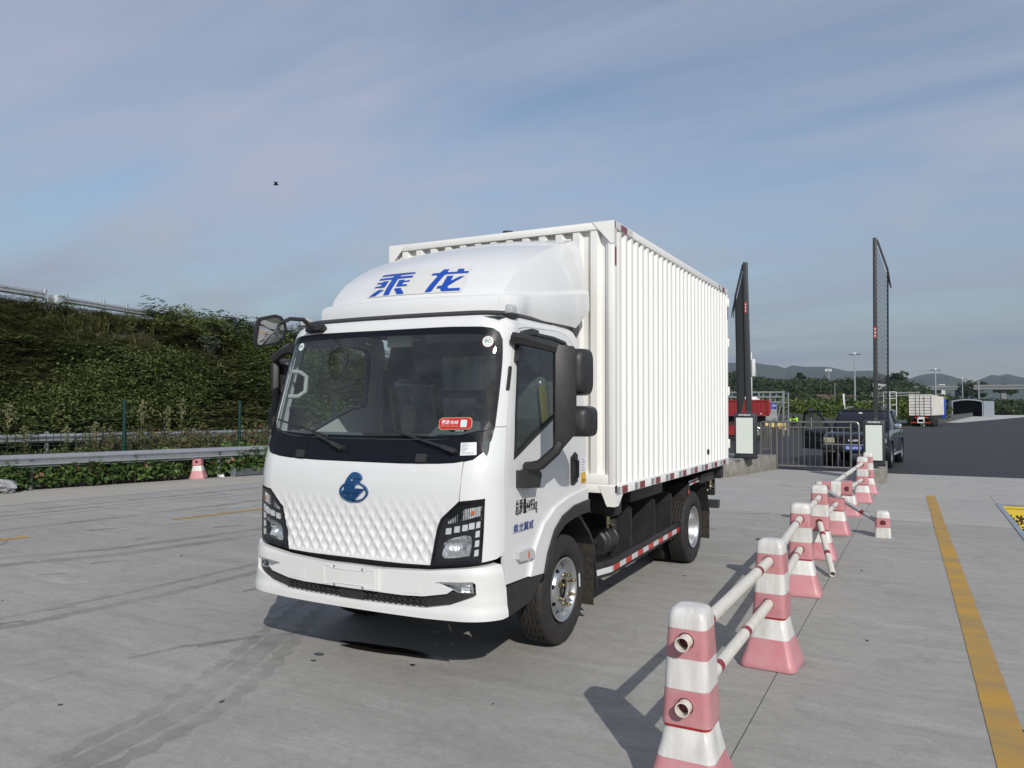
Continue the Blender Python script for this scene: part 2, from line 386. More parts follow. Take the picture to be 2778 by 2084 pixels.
def text2d(body, size=1., bold=0., shear=0., width=1.):
    """glyph outlines as flat faces -> verts (centred), faces"""
    c = bpy.data.curves.new('t', 'FONT'); c.body = body; c.size = size; c.offset = bold; c.shear = shear; c.resolution_u = 3
    o = bpy.data.objects.new('t', c); COL.objects.link(o); bpy.context.view_layer.update()
    me = bpy.data.meshes.new_from_object(o.evaluated_get(bpy.context.evaluated_depsgraph_get()))
    V = np.array([v.co[:] for v in me.vertices]); F = [tuple(p.vertices) for p in me.polygons]
    bpy.data.objects.remove(o); bpy.data.curves.remove(c); bpy.data.meshes.remove(me)
    lo, hi = V.min(0), V.max(0); V = V-(lo+hi)/2; V[:,0] *= width
    return V[:,:2], F
def text_obj(name, body, box, fn, material, parent, bold=.0, shear=0.):
    """lettering fitted in box=(u0, v0, u1, v1), wrapped by fn(u, v)->points"""
    V, F = text2d(body, 1., bold, shear)
    w, h = np.ptp(V[:,0]), np.ptp(V[:,1]); u0,v0,u1,v1 = box
    P_ = fn((u0+u1)/2+V[:,0]*(u1-u0)/w, (v0+v1)/2+V[:,1]*(v1-v0)/h)
    me = bpy.data.meshes.new(name); me.from_pydata([tuple(p) for p in P_], [], F); me.materials.append(M[material])
    return link(bpy.data.objects.new(name, me), parent)
def pchip(T, x):
    X, Y = T[:,0], T[:,1]; h = np.diff(X); d = np.diff(Y)/h
    m = np.zeros(len(X)); p = d[:-1]*d[1:]; m[1:-1] = np.where(p > 0, 2*p/(d[:-1]+d[1:]+1e-12), 0); m[0] = d[0]; m[-1] = d[-1]
    x = np.clip(x, X[0], X[-1]); i = np.clip(np.searchsorted(X, x)-1, 0, len(h)-1)
    t = (x-X[i])/h[i]; H = h[i]
    return (1+2*t)*(1-t)**2*Y[i]+t*(1-t)**2*H*m[i]+t*t*(3-2*t)*Y[i+1]+t*t*(t-1)*H*m[i+1]
# ------------------------------------------------------------------ the box truck: cab skin surface
def _bez(p, n):
    p0,p1,p2,p3 = [np.array(q) for q in p]; t = np.linspace(0,1,n)[:,None]
    return (1-t)**3*p0+3*(1-t)**2*t*p1+3*(1-t)*t*t*p2+t**3*p3
_x = np.linspace(0,.76,20)
CT = np.concatenate([np.stack([_x, -1.80+.04*(_x/.76)**2],1), _bez([(.76,-1.76),(.87,-1.7485),(.97,-1.665),(.97,-1.54)],24)[1:], np.array([[.97,-.2]])])
CS = np.concatenate([[0], np.cumsum(np.hypot(*np.diff(CT,axis=0).T))])
ZY = np.array([(.2,-1.79),(.6,-1.80),(.75,-1.802),(1.0,-1.803),(1.175,-1.80),(1.28,-1.79),(1.36,-1.770),(1.43,-1.746),(1.557,-1.711),(1.8,-1.645),(2.0,-1.591),(2.187,-1.54),(2.25,-1.515),(2.29,-1.475),(2.32,-1.40),(2.34,-1.28)])
ZW = np.array([(.2,.97),(1.3,.97),(1.5,.966),(1.75,.953),(2.0,.935),(2.2,.913),(2.25,.895),(2.29,.855),(2.32,.80),(2.34,.72)])
def S0(s, z):
    sg = np.where(s >= 0, 1., -1.); s = np.abs(s)
    x = np.interp(s, CS, CT[:,0]); yr = np.interp(s, CS, CT[:,1]); yr = np.where(s > CS[-1], CT[-1,1]+(s-CS[-1]), yr)
    k = 1-np.clip((yr+1.74)/.64, 0, 1); k = k*k*(3-2*k)
    return np.stack([sg*x*pchip(ZW, z)/.97, yr+(pchip(ZY, z)+1.80)*k, z], 1)
def CAB(s, z, off):
    s, z = np.atleast_1d(np.asarray(s, float)), np.atleast_1d(np.asarray(z, float)); e = .004
    p = S0(s, z); n = np.cross(S0(s+e,z)-S0(s-e,z), S0(s,z+e)-S0(s,z-e)); n /= np.linalg.norm(n,axis=1)[:,None]+1e-12
    return p+n*np.broadcast_to(np.asarray(off, float), s.shape)[:,None]
def cabp(s, z, off=0.): return Vector(CAB(s, z, off)[0])
def sstep(a, b, x): t = np.clip((x-a)/(b-a), 0, 1); return t*t*(3-2*t)

truck = thing('box_truck', 'white light box truck with blue oval emblem, ribbed cream cargo box and roof fairing', 'truck', (0, 1.0, 0), world=True)
T = truck
def rect(u0, v0, u1, v1): return [(u0,v0),(u1,v0),(u1,v1),(u0,v1)]

# --- front panel with diamond embossing
FP = [(0,1.336),(.352,1.336),(.601,1.342),(.711,1.350),(.773,1.361),(.771,1.242),(.760,1.123),(.637,1.012),(.617,.957),(.597,.87),(.570,.732),(.375,.727),(0,.729)]
def emboss(s, z):
    p, q = .079, .121
    u = s/p+z/q; v = s/p-z/q
    h = np.abs(np.sin(math.pi*u)*np.sin(math.pi*v))**.85
    amp = sstep(1.17, .86, z)*sstep(.735,.765,z)*sstep(.70,.46,np.abs(s)-(z-.75)*.35)
    return -.0175*amp*h
panel('front_panel', both(FP), CAB, 'white', T, off=emboss, step=(.0085,.0085), smooth=50)
# --- emblem
EM = [(.005,1.272),(.029,1.27),(.052,1.258),(.065,1.238),(.064,1.228),(.052,1.214),(.001,1.17),(.09,1.17),(.091,1.166),(.047,1.128),(.029,1.11),(.012,1.099),(-.012,1.095),(-.038,1.1),(-.056,1.112),(-.068,1.129),(-.092,1.129),(-.102,1.133),(-.073,1.159),(-.072,1.181),(-.065,1.207),(-.051,1.231),(-.032,1.253),(-.014,1.267)]
EH = [[(-.032,1.214),(-.016,1.233),(-.006,1.233),(.004,1.228),(-.006,1.217)],[(-.051,1.182),(-.044,1.194),(-.027,1.198)],[(-.04,1.125),(-.032,1.115),(-.021,1.113),(-.01,1.12),(-.003,1.128)]]
em = panel('emblem', EM, CAB, 'emblem', T, holes=EH, off=.016, thick=.014, step=None)
ell = lambda a, b, n=40: [(a*math.cos(2*math.pi*i/n), 1.147+b*math.sin(2*math.pi*i/n)) for i in range(n)]
def ring_off(u, v): r = np.hypot(u/.1155, (v-1.147)/.0645); return .006+.008*np.sqrt(np.clip(1-((r-.93)/.09)**2, 0, 1))
panel('emblem_ring', ell(.1155,.0645), CAB, 'emblem', em, holes=[ell(.1005,.0525)], off=ring_off, thick=.012, step=.005)
for a, b in (((-.066,1.139),(.047,1.137)), ((.012,1.229),(.062,1.229))):
    MB().bar(cabp(*a,.017), cabp(*b,.017), .004, .004, up=(0,-1,0)).build('emblem_groove', 'gloss', em)

# --- windscreen, its black border, the cowl under it
SO = [(0,2.200),(.561,2.203),(.805,2.196),(.880,2.186),(.925,2.160),(.950,2.114),(.956,2.03),(.957,1.971),(.951,1.788),(.944,1.644),(.9405,1.571)]
SI = [(0,2.166),(.67,2.160),(.823,2.150),(.872,2.136),(.900,2.098),(.909,2.03),(.910,1.97),(.910,1.715),(.905,1.608),(.864,1.552),(.73,1.519),(.487,1.506),(0,1.504)]
CL = [(.936,1.566),(.880,1.546),(.805,1.529),(.70,1.506),(.572,1.492),(.222,1.486),(0,1.486)]
panel('windscreen_border', both(SO+CL), CAB, 'cowlblack', T, holes=[both(SI)], off=.001, thick=.008, step=.06)
panel('windscreen', both([(u*1.004, v+(.004 if v > 1.8 else -.004)) for u, v in SI]), CAB, 'wind', T, off=-.002, thick=0, step=.05)
CW = [(0,1.481),(.222,1.481),(.572,1.487),(.70,1.501),(.806,1.524),(.880,1.541),(.931,1.560),(.925,1.489),(.884,1.421),(.828,1.377),(.777,1.364),(.711,1.354),(.601,1.346),(.352,1.341),(0,1.341)]
cowl = panel('cowl_panel', both(CW), CAB, 'cowlblack', T, off=.004, thick=.02, step=.06)
for sg in (-1, 1):
    panel('hinge_cover', [(sg*u, v) for u, v in [(.455,1.346),(.528,1.348),(.528,1.396),(.452,1.394)]], CAB, 'black', cowl, off=.022, thick=.018, step=.05)
    panel('hinge_lid', [(sg*u, v) for u, v in [(.446,1.40),(.532,1.402),(.540,1.432),(.534,1.437),(.456,1.438),(.448,1.430)]], CAB, 'cowlblack', cowl, off=.009, thick=.006, step=.05)
def wiper(pivot, knee, tip_mid, b0, b1):
    w = MB(); w.cyl(cabp(*pivot,.0), cabp(*pivot,.045), .021, .017, 14)
    pts = [cabp(*pivot,.036), cabp(*knee,.042), cabp((knee[0]*.55+tip_mid[0]*.45), (knee[1]*.55+tip_mid[1]*.45), .034), cabp(*tip_mid,.026)]
    w.bar(pts[0], pts[1], .026, .020, up=(0,-1,.3)); w.bar(pts[1], pts[2], .015, .010, up=(0,-1,.3)); w.bar(pts[2], pts[3], .011, .008, up=(0,-1,.3))
    o = w.build('wiper', 'black', T)
    k = MB(); q = [cabp(b0[0]+(b1[0]-b0[0])*t, b0[1]+(b1[1]-b0[1])*t, .012+.005*math.sin(t*math.pi)) for t in np.linspace(0,1,9)]
    for i in range(8): k.bar(q[i], q[i+1], .013, .008, up=(0,-1,.3))
    k.build('wiper_blade', 'black', o)
wiper((.708,1.416),(.639,1.437),(.278,1.530),(.014,1.514),(.509,1.507))
wiper((-.133,1.415),(-.201,1.440),(-.545,1.557),(-.80,1.596),(-.277,1.491))

# --- stickers on the glass and the cowl
def sticker(name, poly, m, off=.003, parent=T, thick=.0012): return panel(name, poly, CAB, m, parent, off=off, thick=thick, step=.05)
RS = [(.589,1.622),(.783,1.626),(.797,1.612),(.799,1.572),(.785,1.554),(.590,1.548),(.572,1.561),(.570,1.607)]
st = sticker('red_sticker', RS, 'stick_gold')
sticker('sticker_face', [(.685+(u-.685)*.966, 1.587+(v-1.587)*.92) for u, v in RS], 'stick_red', .0042, st)
fnc = lambda off: (lambda u, v: CAB(u, v, off))
text_obj('sticker_lettering', '乘龙', (.588,1.581,.645,1.609), fnc(.0052), 'stick_white', st, bold=.025, shear=.15)
text_obj('sticker_lettering', '在线', (.650,1.583,.706,1.606), fnc(.0052), 'stick_white', st, bold=.02, shear=.15)
text_obj('sticker_small_print', '服务零距离 只要你在线', (.588,1.566,.704,1.575), fnc(.0052), 'stick_gold', st)
sticker('sticker_square', rect(.722,1.566,.764,1.610), 'stick_pale', .0052, st)
sticker('sticker_tab', [(.640,1.5475),(.765,1.5535),(.772,1.5485),(.758,1.5375),(.662,1.535)], 'gloss', .003, st)
text_obj('sticker_phone_number', '400-8877-668', (.690,1.5395,.748,1.5465), fnc(.0045), 'stick_white', st, bold=.01)
ws = sticker('paper_label', [(.748,1.394),(.849,1.400),(.839,1.476),(.741,1.471)], 'stick_white', .007)
for i in range(6):
    v = 1.463-.0085*i; sticker('print_line', rect(.752,v,.752+.045*(.75+.25*math.sin(i*2.3)),v+.0028), 'stick_grey', .0086, ws)
for v in (1.412,1.406): sticker('print_line', rect(.758,v,.832,v+.0015), 'stick_grey', .0086, ws)
circ = lambda cu, cv, r, n=28: [(cu+r*math.cos(2*math.pi*i/n), cv+r*math.sin(2*math.pi*i/n)) for i in range(n)]
sp = sticker('speed_sticker', circ(.852,2.101,.037), 'stick_red')
sticker('sticker_face', circ(.852,2.101,.0345), 'stick_pale', .0042, sp)
text_obj('speed_figure', '90', (.829,2.089,.876,2.116), fnc(.0052), 'textblack', sp)
text_obj('speed_caption', '限 速', (.836,2.120,.868,2.130), fnc(.0052), 'textblack', sp)
text_obj('speed_caption', 'Km/h', (.839,2.074,.866,2.082), fnc(.0052), 'textblack', sp)
cs = sticker('ccc_sticker', circ(-.757,2.117,.028), 'stick_pale')
text_obj('ccc_lettering', '(CCC', (-.776,2.107,-.739,2.127), fnc(.0048), 'textblack', cs, bold=.02)

# --- cab shell: header, pillars and band above the doors
def DR(g=0.): return [(1.035-g,1.575),(1.036-g,1.789),(1.040-g,1.951),(1.047-g,2.064),(1.084-g*.7,2.156+g*.7),(1.222,2.196+g),(1.564,2.220+g),(1.91,2.233+g),(2.05,2.226+g),(2.155+g*.7,2.204+g*.7),(2.217+g,2.142+g*.5),(2.238+g,2.05),(2.243+g,1.90),(2.242+g,1.473),(2.238+g,1.02)]
half = [(0,2.288),(2.20,2.288),(2.27,2.255),(2.318,2.18),(2.340,2.06),(2.346,1.90),(2.346,1.02)]
shell = half+DR(.004)[::-1]+[(1.031,1.571),(.9445,1.571),(.948,1.644),(.955,1.788),(.961,1.971),(.960,2.03),(.954,2.116),(.928,2.163),(.882,2.190),(.805,2.200),(.561,2.207),(0,2.204)]
panel('cab_shell', both(shell), CAB, 'white', T, off=0., thick=.022, step=(.05,.04))
def roofcap():
    ss = np.linspace(-2.26,2.26,101); b = MB(); rows = []
    for z in (2.288,2.305,2.32,2.332,2.34): rows.append(CAB(ss, np.full(101,z), 0.))
    V = [tuple(p) for r in rows for p in r]; n = 101
    F = [(i*n+j, i*n+j+1, (i+1)*n+j+1, (i+1)*n+j) for i in range(4) for j in range(n-1)]+[tuple(range(4*n,5*n))]
    b.add(V, F).build('cab_roof', 'white', T, recalc=False)
roofcap()
CP = [(.780,1.360),(.768,1.126),(.924,1.144),(.918,.953),(.906,.766),(1.00,.780),(1.05,.797),(1.066,.825),(1.073,.90),(1.077,1.05),(1.031,1.567),(.9435,1.567),(.929,1.489),(.888,1.4165),(.832,1.372)]
for mr in (False, True):
    panel('corner_panel', CP, CAB, 'white', T, thick=.02, step=.045, mirror=mr)
    panel('pillar_trim', [(1.001,1.797),(1.028,1.796),(1.040,1.936),(1.031,1.946),(1.012,1.944)], CAB, 'black', T, off=.012, thick=.012, step=.05, mirror=mr)
# --- doors
DOOR = [(1.073,.612),(1.385,.606),(1.463,.779),(1.585,.914),(1.769,1.002),(1.965,1.046),(2.132,1.067),(2.238,1.074)]+DR(0.)[::-1][1:]+[(1.039,1.572),(1.081,1.051)]
WIN = [(1.149,1.969),(1.140,1.643),(1.164,1.365),(1.795,1.612),(1.95,1.665),(2.10,1.684),(2.135,1.73),(2.14,1.98),(2.13,2.12),(2.08,2.168),(1.885,2.188),(1.554,2.192),(1.30,2.175),(1.19,2.12)]
WC = np.mean(WIN, axis=0)
shr = lambda k: [(WC[0]+(u-WC[0])*k, WC[1]+(v-WC[1])*k) for u, v in WIN]
for mr in (False, True):
    d = panel('cab_door', DOOR, CAB, 'white', T, holes=[WIN], off=0., thick=.03, step=.05, mirror=mr)
    panel('window_seal', shr(1.005), CAB, 'black', d, holes=[shr(.94)], off=.003, thick=.03, step=.07, mirror=mr)
    panel('door_window', shr(.945), CAB, 'sideglass', d, off=-.008, thick=0, step=.08, mirror=mr)
    h = panel('door_handle', [(2.133,1.366),(2.181,1.342),(2.184,1.15),(2.11,1.124),(2.056,1.135),(2.053,1.328)], CAB, 'black', d, off=.006, thick=.02, step=.05, mirror=mr)
    sgn = -1 if mr else 1
    g = MB(); g.tube([cabp(sgn*2.10,1.325,.004), cabp(sgn*2.112,1.30,.032), cabp(sgn*2.112,1.19,.032), cabp(sgn*2.10,1.165,.004)], .014, 8); g.build('handle_grip', 'gloss', h)
    panel('wheel_arch_flare', [(1.385,.606),(1.463,.779),(1.585,.914),(1.769,1.002),(1.965,1.046),(2.132,1.067),(2.341,1.080),(2.341,1.0),(2.068,.985),(1.865,.934),(1.731,.856),(1.621,.716),(1.568,.594)], CAB, 'white', T,
          off=lambda u, v: .012+.016*sstep(0,.09,np.hypot(u-2.2,(v-.39)*1.28)*0+.05), thick=.03, step=.04, mirror=mr)
    panel('wheel_arch_lip', [(1.5665,.590),(1.619,.716),(1.729,.858),(1.864,.937),(2.068,.988),(2.338,1.003),(2.338,.913),(2.089,.906),(1.885,.873),(1.75,.811),(1.66,.715),(1.60,.583)], CAB, 'black', T, off=.038, thick=.05, step=.04, mirror=mr)
    panel('door_step_skirt', [(1.076,.600),(1.096,.414),(1.414,.446),(1.585,.578),(1.566,.588),(1.385,.600)], CAB, 'black', T, off=.010, thick=.06, step=.05, mirror=mr)
    lp = panel('side_marker_lamp', [(1.211,.786),(1.30,.792),(1.379,.790),(1.429,.765),(1.429,.717),(1.234,.728),(1.211,.745)], CAB, 'lamp_white', d, off=.026, thick=.024, step=.03, mirror=mr)
    panel('amber_insert', [(1.335,.775),(1.355,.775),(1.355,.730),(1.335,.730)], CAB, 'amber', lp, off=.0268, thick=.002, step=.05, mirror=mr)
text_obj('weight_marking', '总质量4495kg', (1.203,.998,1.513,1.112), fnc(.0015), 'textblack', T, bold=.03)
text_obj('model_lettering', '乘龙翼威', (1.172,.905,1.455,.962), fnc(.004), 'darkblue', T, bold=.012, shear=.12)
pl = sticker('type_plate', rect(2.252,1.205,2.337,1.322), 'stick_white', .003)
for i in range(5): sticker('print_line', rect(2.262,1.30-.02*i,2.262+.06*(.7+.3*math.sin(i*1.7)),1.307-.02*i), 'stick_grey', .0046, pl)
wy = sticker('yellow_warning_sticker', rect(2.252,1.125,2.337,1.203), 'stick_yellow', .003)
for i in range(3): sticker('warning_mark', [(2.262+.026*i,1.132),(2.270+.026*i,1.132),(2.280+.026*i,1.146),(2.274+.026*i,1.160),(2.266+.026*i,1.160),(2.272+.026*i,1.146)], 'textblack', .0046, wy)

# --- headlights
HL = [(.764,1.121),(.921,1.139),(.915,.953),(.903,.767),(.574,.731),(.601,.87),(.621,.956),(.642,1.009)]
HC = np.mean(HL, axis=0); hsh = lambda k: [(HC[0]+(u-HC[0])*k, HC[1]+(v-HC[1])*k) for u, v in HL]
RF = [(.672,.883),(.729,.906),(.80,.923),(.834,.920),(.844,.903),(.842,.86),(.836,.825),(.827,.799),(.729,.783),(.66,.777),(.645,.795),(.657,.858)]
RC = np.array([.755,.853])
for mr in (False, True):
    g = -1 if mr else 1
    hl = panel('headlight', hsh(.995), CAB, 'gloss', T, holes=[RF], off=-.016, thick=.03, step=.05, mirror=mr)
    panel('headlight_rim', HL, CAB, 'gloss', hl, holes=[hsh(.93)], off=.002, thick=.018, step=.06, mirror=mr)
    panel('headlight_lens', hsh(.985), CAB, 'lens', hl, off=.0, thick=0, step=.06, mirror=mr)
    panel('headlight_reflector', RF, CAB, 'lampsilver', hl, off=lambda u, v: -.016-.075*np.clip(1-(((np.abs(u)-RC[0])/.108)**2+((v-RC[1])/.078)**2),0,1)**.7-.004*np.abs(np.sin(u*170)), thick=.004, step=(.008,.014), mirror=mr, smooth=25)
    MB().cyl(cabp(g*.79,.865,-.075), cabp(g*.79,.865,-.03), .016, .012, 12).build('bulb', 'chrome', hl)
    panel('turn_signal', [(.682,.996),(.803,1.080),(.905,1.097),(.901,1.041),(.690,.985)], CAB, 'ledwhite', hl, off=lambda u, v: -.013-.005*np.abs(np.sin(u*260)), thick=.004, step=(.006,.03), mirror=mr, smooth=20)
    panel('turn_signal_bulb', [(.838,1.045),(.858,1.047),(.860,1.070),(.842,1.068)], CAB, 'amber', hl, off=-.009, thick=.006, step=.05, mirror=mr)
    for (u, v) in [(.692,.943),(.749,.957),(.802,.969),(.844,.980),(.884,.988),(.880,.933),(.877,.877),(.873,.821)]:
        w = .019 if u < .86 else .0145
        l = panel('daytime_led', [(u-w,v-.021),(u+w-.003,v-.016),(u+w,v+.021),(u-w+.004,v+.016)], CAB, 'ledwhite', hl, off=-.006, thick=.010, step=None, mirror=mr)
    # outer edge lies round the corner of the cab

# --- bumper, grille, plate carrier, fog lamps
def boff(u, v):
    return .030+.011*sstep(.515,.455,v)-.012*sstep(.69,.745,v)+.006*sstep(.60,.52,v)*sstep(.75,.95,np.abs(u))
BP = [(0,.688),(.223,.686),(.558,.701),(.851,.736),(1.006,.753),(1.025,.744),(1.034,.66),(1.050,.600),(1.049,.437),(1.013,.429),(.85,.427),(.557,.420),(0,.421)]
GH = [(0,.5435),(.394,.541),(.542,.549),(.70,.578),(.735,.602),(.618,.637),(.648,.643),(.851,.657),(.868,.645),(.872,.578),(.854,.567),(.715,.511),(.557,.481),(.394,.477),(0,.475)]
bump = panel('front_bumper', both(BP), CAB, 'bumper', T, holes=[both(GH)], off=boff, thick=.05, step=(.03,.014), smooth=35)
GR = [(0,.548),(.394,.546),(.542,.554),(.72,.588),(.862,.592),(.866,.566),(.715,.506),(.557,.476),(.394,.471),(0,.469)]
gr = panel('grille', both(GR), CAB, 'chassis', T, off=-.012, thick=.02, step=.06)
lat = MB()
for sg in (-1, 1):
    s = .105
    while s < .54:
        for dr in (-1, 1):
            a = (sg*(s-dr*.024), .478); b = (sg*(s+dr*.024), .543)
            lat.bar(cabp(*a,.012), cabp(*b,.012), .007, .016, up=(0,-1,0))
        s += .043
    lat.bar(cabp(sg*.105,.511,.012), cabp(sg*.52,.511,.012), .006, .014, up=(0,-1,0))
lat.build('grille_lattice', 'black', gr, smooth=0)
panel('grille_centre_block', rect(-.098,.470,.098,.548), CAB, 'black', gr, off=.022, thick=.03, step=.05)
for mr in (False, True):
    panel('grille_end', [(.53,.552),(.72,.586),(.862,.588),(.856,.568),(.715,.511),(.53,.480)], CAB, 'black', gr, off=.010, thick=.02, step=.04, mirror=mr)
    fg = panel('fog_lamp', [(.622,.637),(.851,.651),(.860,.588),(.775,.587),(.731,.601)], CAB, 'chrome', T, holes=[[(.668,.629),(.842,.641),(.848,.596),(.778,.595),(.738,.607)]], off=.018, thick=.02, step=.04, mirror=mr)
    panel('fog_reflector', [(.655,.632),(.845,.645),(.852,.592),(.776,.590),(.734,.604)], CAB, 'lampsilver', fg, off=lambda u, v: -.004-.02*np.abs(np.sin((np.abs(u)-.66)*26))-.004*np.abs(np.sin(v*320)), thick=.004, step=(.008,.008), mirror=mr, smooth=20)
    panel('fog_lens', [(.655,.632),(.845,.645),(.852,.592),(.776,.590),(.734,.604)], CAB, 'lens', fg, off=.014, thick=0, step=.05, mirror=mr)
    panel('tow_hook_cover', [(.393,.615),(.518,.617),(.526,.562),(.394,.559)], CAB, 'bumper', bump, off=.0315, thick=.006, step=.05, mirror=mr)
plc = panel('plate_carrier', rect(-.221,.549,.221,.685), CAB, 'bumper', T, off=.050, thick=.03, step=.06)
def notch(k):
    a, b, n = .205*k, .058*k, .012
    return [(x, .617+y) for x, y in [(-a,-b),(-.145,-b),(-.13,-b+n),(-.09,-b+n),(-.075,-b+n),(.075,-b+n),(.09,-b+n),(.13,-b+n),(.145,-b),(a,-b),(a,b),(.145,b),(.13,b-n),(-.13,b-n),(-.145,b),(-a,b)]]
panel('plate_rib', notch(1.), CAB, 'bumper', plc, holes=[notch(.965)], off=.0545, thick=.006, step=None)
for x in (-.113,.113):
    for z in (.558,.674): MB().cyl(cabp(x,z,.050), cabp(x,z,.055), .009, .008, 12).build('plate_screw', 'galv', plc)
# black plate standing in for the shadow in the gap between bumper and cab
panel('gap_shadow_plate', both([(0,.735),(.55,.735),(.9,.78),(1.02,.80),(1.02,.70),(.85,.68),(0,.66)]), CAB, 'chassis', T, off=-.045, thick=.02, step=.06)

# --- roof fairing
ET = np.array([(.74,-1.18,2.446),(.745,-1.15,2.495),(.75,-1.10,2.549),(.757,-1.01,2.63),(.766,-.90,2.70),(.775,-.74,2.785),(.785,-.53,2.875),(.79,-.28,2.955),(.80,-.09,3.012)])
EL = np.concatenate([[0], np.cumsum(np.linalg.norm(np.diff(ET,axis=0),axis=1))]); EL /= EL[-1]
def edge(t): return np.stack([pchip(np.stack([EL, ET[:,i]],1), t) for i in range(3)], 1)
def _fd0(u, t):
    e = edge(t); k = 1-u*u
    return np.stack([u*e[:,0], e[:,1]-.10*k*(1-.9*t), e[:,2]+.05*k*np.minimum(1,3*t)], 1)
def FAIR(u, t, off):
    u, t = np.atleast_1d(np.asarray(u,float)), np.atleast_1d(np.asarray(t,float)); e = .004
    n = np.cross(_fd0(u+e,t)-_fd0(u-e,t), _fd0(u,t+e)-_fd0(u,t-e)); n /= np.linalg.norm(n,axis=1)[:,None]+1e-12
    return _fd0(u,t)+n*np.broadcast_to(np.asarray(off,float), u.shape)[:,None]
def crease(y):
    tau = np.clip((y+1.18)/1.09, 0, 1); return np.array([.74+.142*(1-(1-tau)**2.6), y, 2.446+.165*tau]), tau
def fairing():
    nt, nu, ns = 44, 41, 10
    rows = []
    for t in np.linspace(0,1,nt)**1.15:
        top = _fd0(np.linspace(-1,1,nu), np.full(nu,t)); e = top[-1]; c, tau = crease(e[1])
        side = []
        for q in np.linspace(0,1,ns)[1:]:
            p = e+(c-e)*q; p[0] += .022*tau*math.sin(math.pi*min(1,q*1.0))**.6 if q < 1 else 0; side.append(p)
        side = np.array(side); rows.append(np.concatenate([side[::-1]*np.array([-1,1,1]), top, side]))
    G = np.array(rows); n = G.shape[1]; b = MB()
    b.add([tuple(p) for r in G for p in r], [(i*n+j, i*n+j+1, (i+1)*n+j+1, (i+1)*n+j) for i in range(nt-1) for j in range(n-1)])
    o = b.build('roof_fairing', 'white', T, smooth=32, recalc=False)
    # skirt under the ridge: a ledge, then a wall down to the gasket, round the front and both sides
    path = []
    for u in np.linspace(0,1,21): path.append((_fd0(np.array([u]),np.array([0.]))[0], 0., None))
    for y in -1.18+1.09*np.linspace(0,1,26)[1:]**1.3:
        c, tau = crease(y); path.append((c, tau, None))
    half = []
    for i, (p, tau, _) in enumerate(path):
        k = sstep(.0,.10,tau)*.94 if tau > 0 else max(0,(i-17)/3*.04); k = float(max(k, .10*sstep(.9,1.,abs(p[0])/.74)))
        ang = k*math.pi/2; o_ = np.array([math.sin(ang), -math.cos(ang), 0]); w = .092+(.034-.092)*float(sstep(0,.22,tau)); f4 = tau**4
        zb = 2.300-.008*tau; H = p[2]-zb
        sec = [(0,0,0),(.45,-.003,0),(.80,-.013,0),(.97,-.034,0),(1.06,-.5*H,0),(1.05-.10*tau,-.70*H,.4),(.95-.55*tau,-H,1.)]
        half.append([p+o_*w*a_+np.array([0,-.215*f4*m,dz]) for a_, dz, m in sec])
    full = [[q*np.array([-1,1,1]) for q in s_] for s_ in half[:0:-1]]+half
    k = 7; b = MB(); b.add([tuple(q) for s_ in full for q in s_], [(i*k+j, i*k+j+1, (i+1)*k+j+1, (i+1)*k+j) for i in range(len(full)-1) for j in range(k-1)])
    b.build('fairing_skirt', 'white', o, smooth=50, recalc=False)
    return o
fair = fairing()
STR = [(-.4804,.0292),(.6027,.0243),(.5469,.2331),(-.5104,.2494)]
A_ = [[(-.4582,.0333),(-.3742,.0798),(-.3055,.0768),(-.301,.0723),(-.3764,.0339)],
 [(-.4506,.0986),(-.4456,.1129),(-.3781,.1136),(-.3823,.1277),(-.4528,.1344),(-.4482,.1466),(-.3869,.1452),(-.3853,.1536),(-.312,.1512),(-.3113,.0991),(-.3212,.0954),(-.3778,.0933),(-.384,.0992)],
 [(-.4597,.2055),(-.4647,.2254),(-.0531,.2111),(-.033,.195),(-.2012,.1932),(-.2063,.1824),(-.0418,.1781),(-.0362,.1596),(-.2068,.1606),(-.2008,.0333),(-.2726,.0335),(-.284,.1581),(-.3028,.1632),(-.4591,.1678),(-.4605,.1872),(-.296,.1823),(-.2882,.1908),(-.312,.1972)],
 [(-.1694,.0937),(-.1822,.1492),(-.1126,.1474),(-.1092,.1355),(-.0443,.1403),(-.0407,.1255),(-.1024,.124),(-.1081,.1069),(-.0433,.1052),(-.038,.0899),(-.1571,.0912)],
 [(-.1727,.074),(-.1645,.0789),(-.0963,.0783),(-.0267,.0387),(-.0285,.0329),(-.105,.0337)],
 [(.1764,.1623),(.1744,.1804),(.2512,.1826),(.2652,.2145),(.3269,.2158),(.3253,.1926),(.3411,.1844),(.4293,.1859),(.4184,.2142),(.4783,.2152),(.4896,.2053),(.4952,.1891),(.5491,.1894),(.554,.1703),(.3352,.1653),(.32,.1567),(.2878,.0394),(.2699,.0325),(.2122,.0327),(.2509,.1508),(.2364,.1606)],
 [(.3236,.0535),(.3248,.0715),(.3579,.0722),(.3652,.0768),(.358,.1506),(.4221,.1519),(.4278,.1149),(.4361,.1116),(.4928,.1425),(.5449,.1447),(.4369,.07),(.4353,.0582),(.4523,.0499),(.5702,.05),(.5739,.0325),(.3935,.0322),(.3762,.0397),(.3691,.051)]]
panel('lettering_film', STR, FAIR, 'decal', fair, off=.0045, thick=0, step=(.08,.04))
for i, a in enumerate(A_): panel('lettering_stroke', a, FAIR, 'blue', fair, off=.0062, thick=0, step=(.06,.03))
panel('roof_gasket', [(-1.95,2.281),(1.95,2.281),(1.95,2.306),(-1.95,2.306)], CAB, 'black', T, off=.012, thick=.02, step=.06)
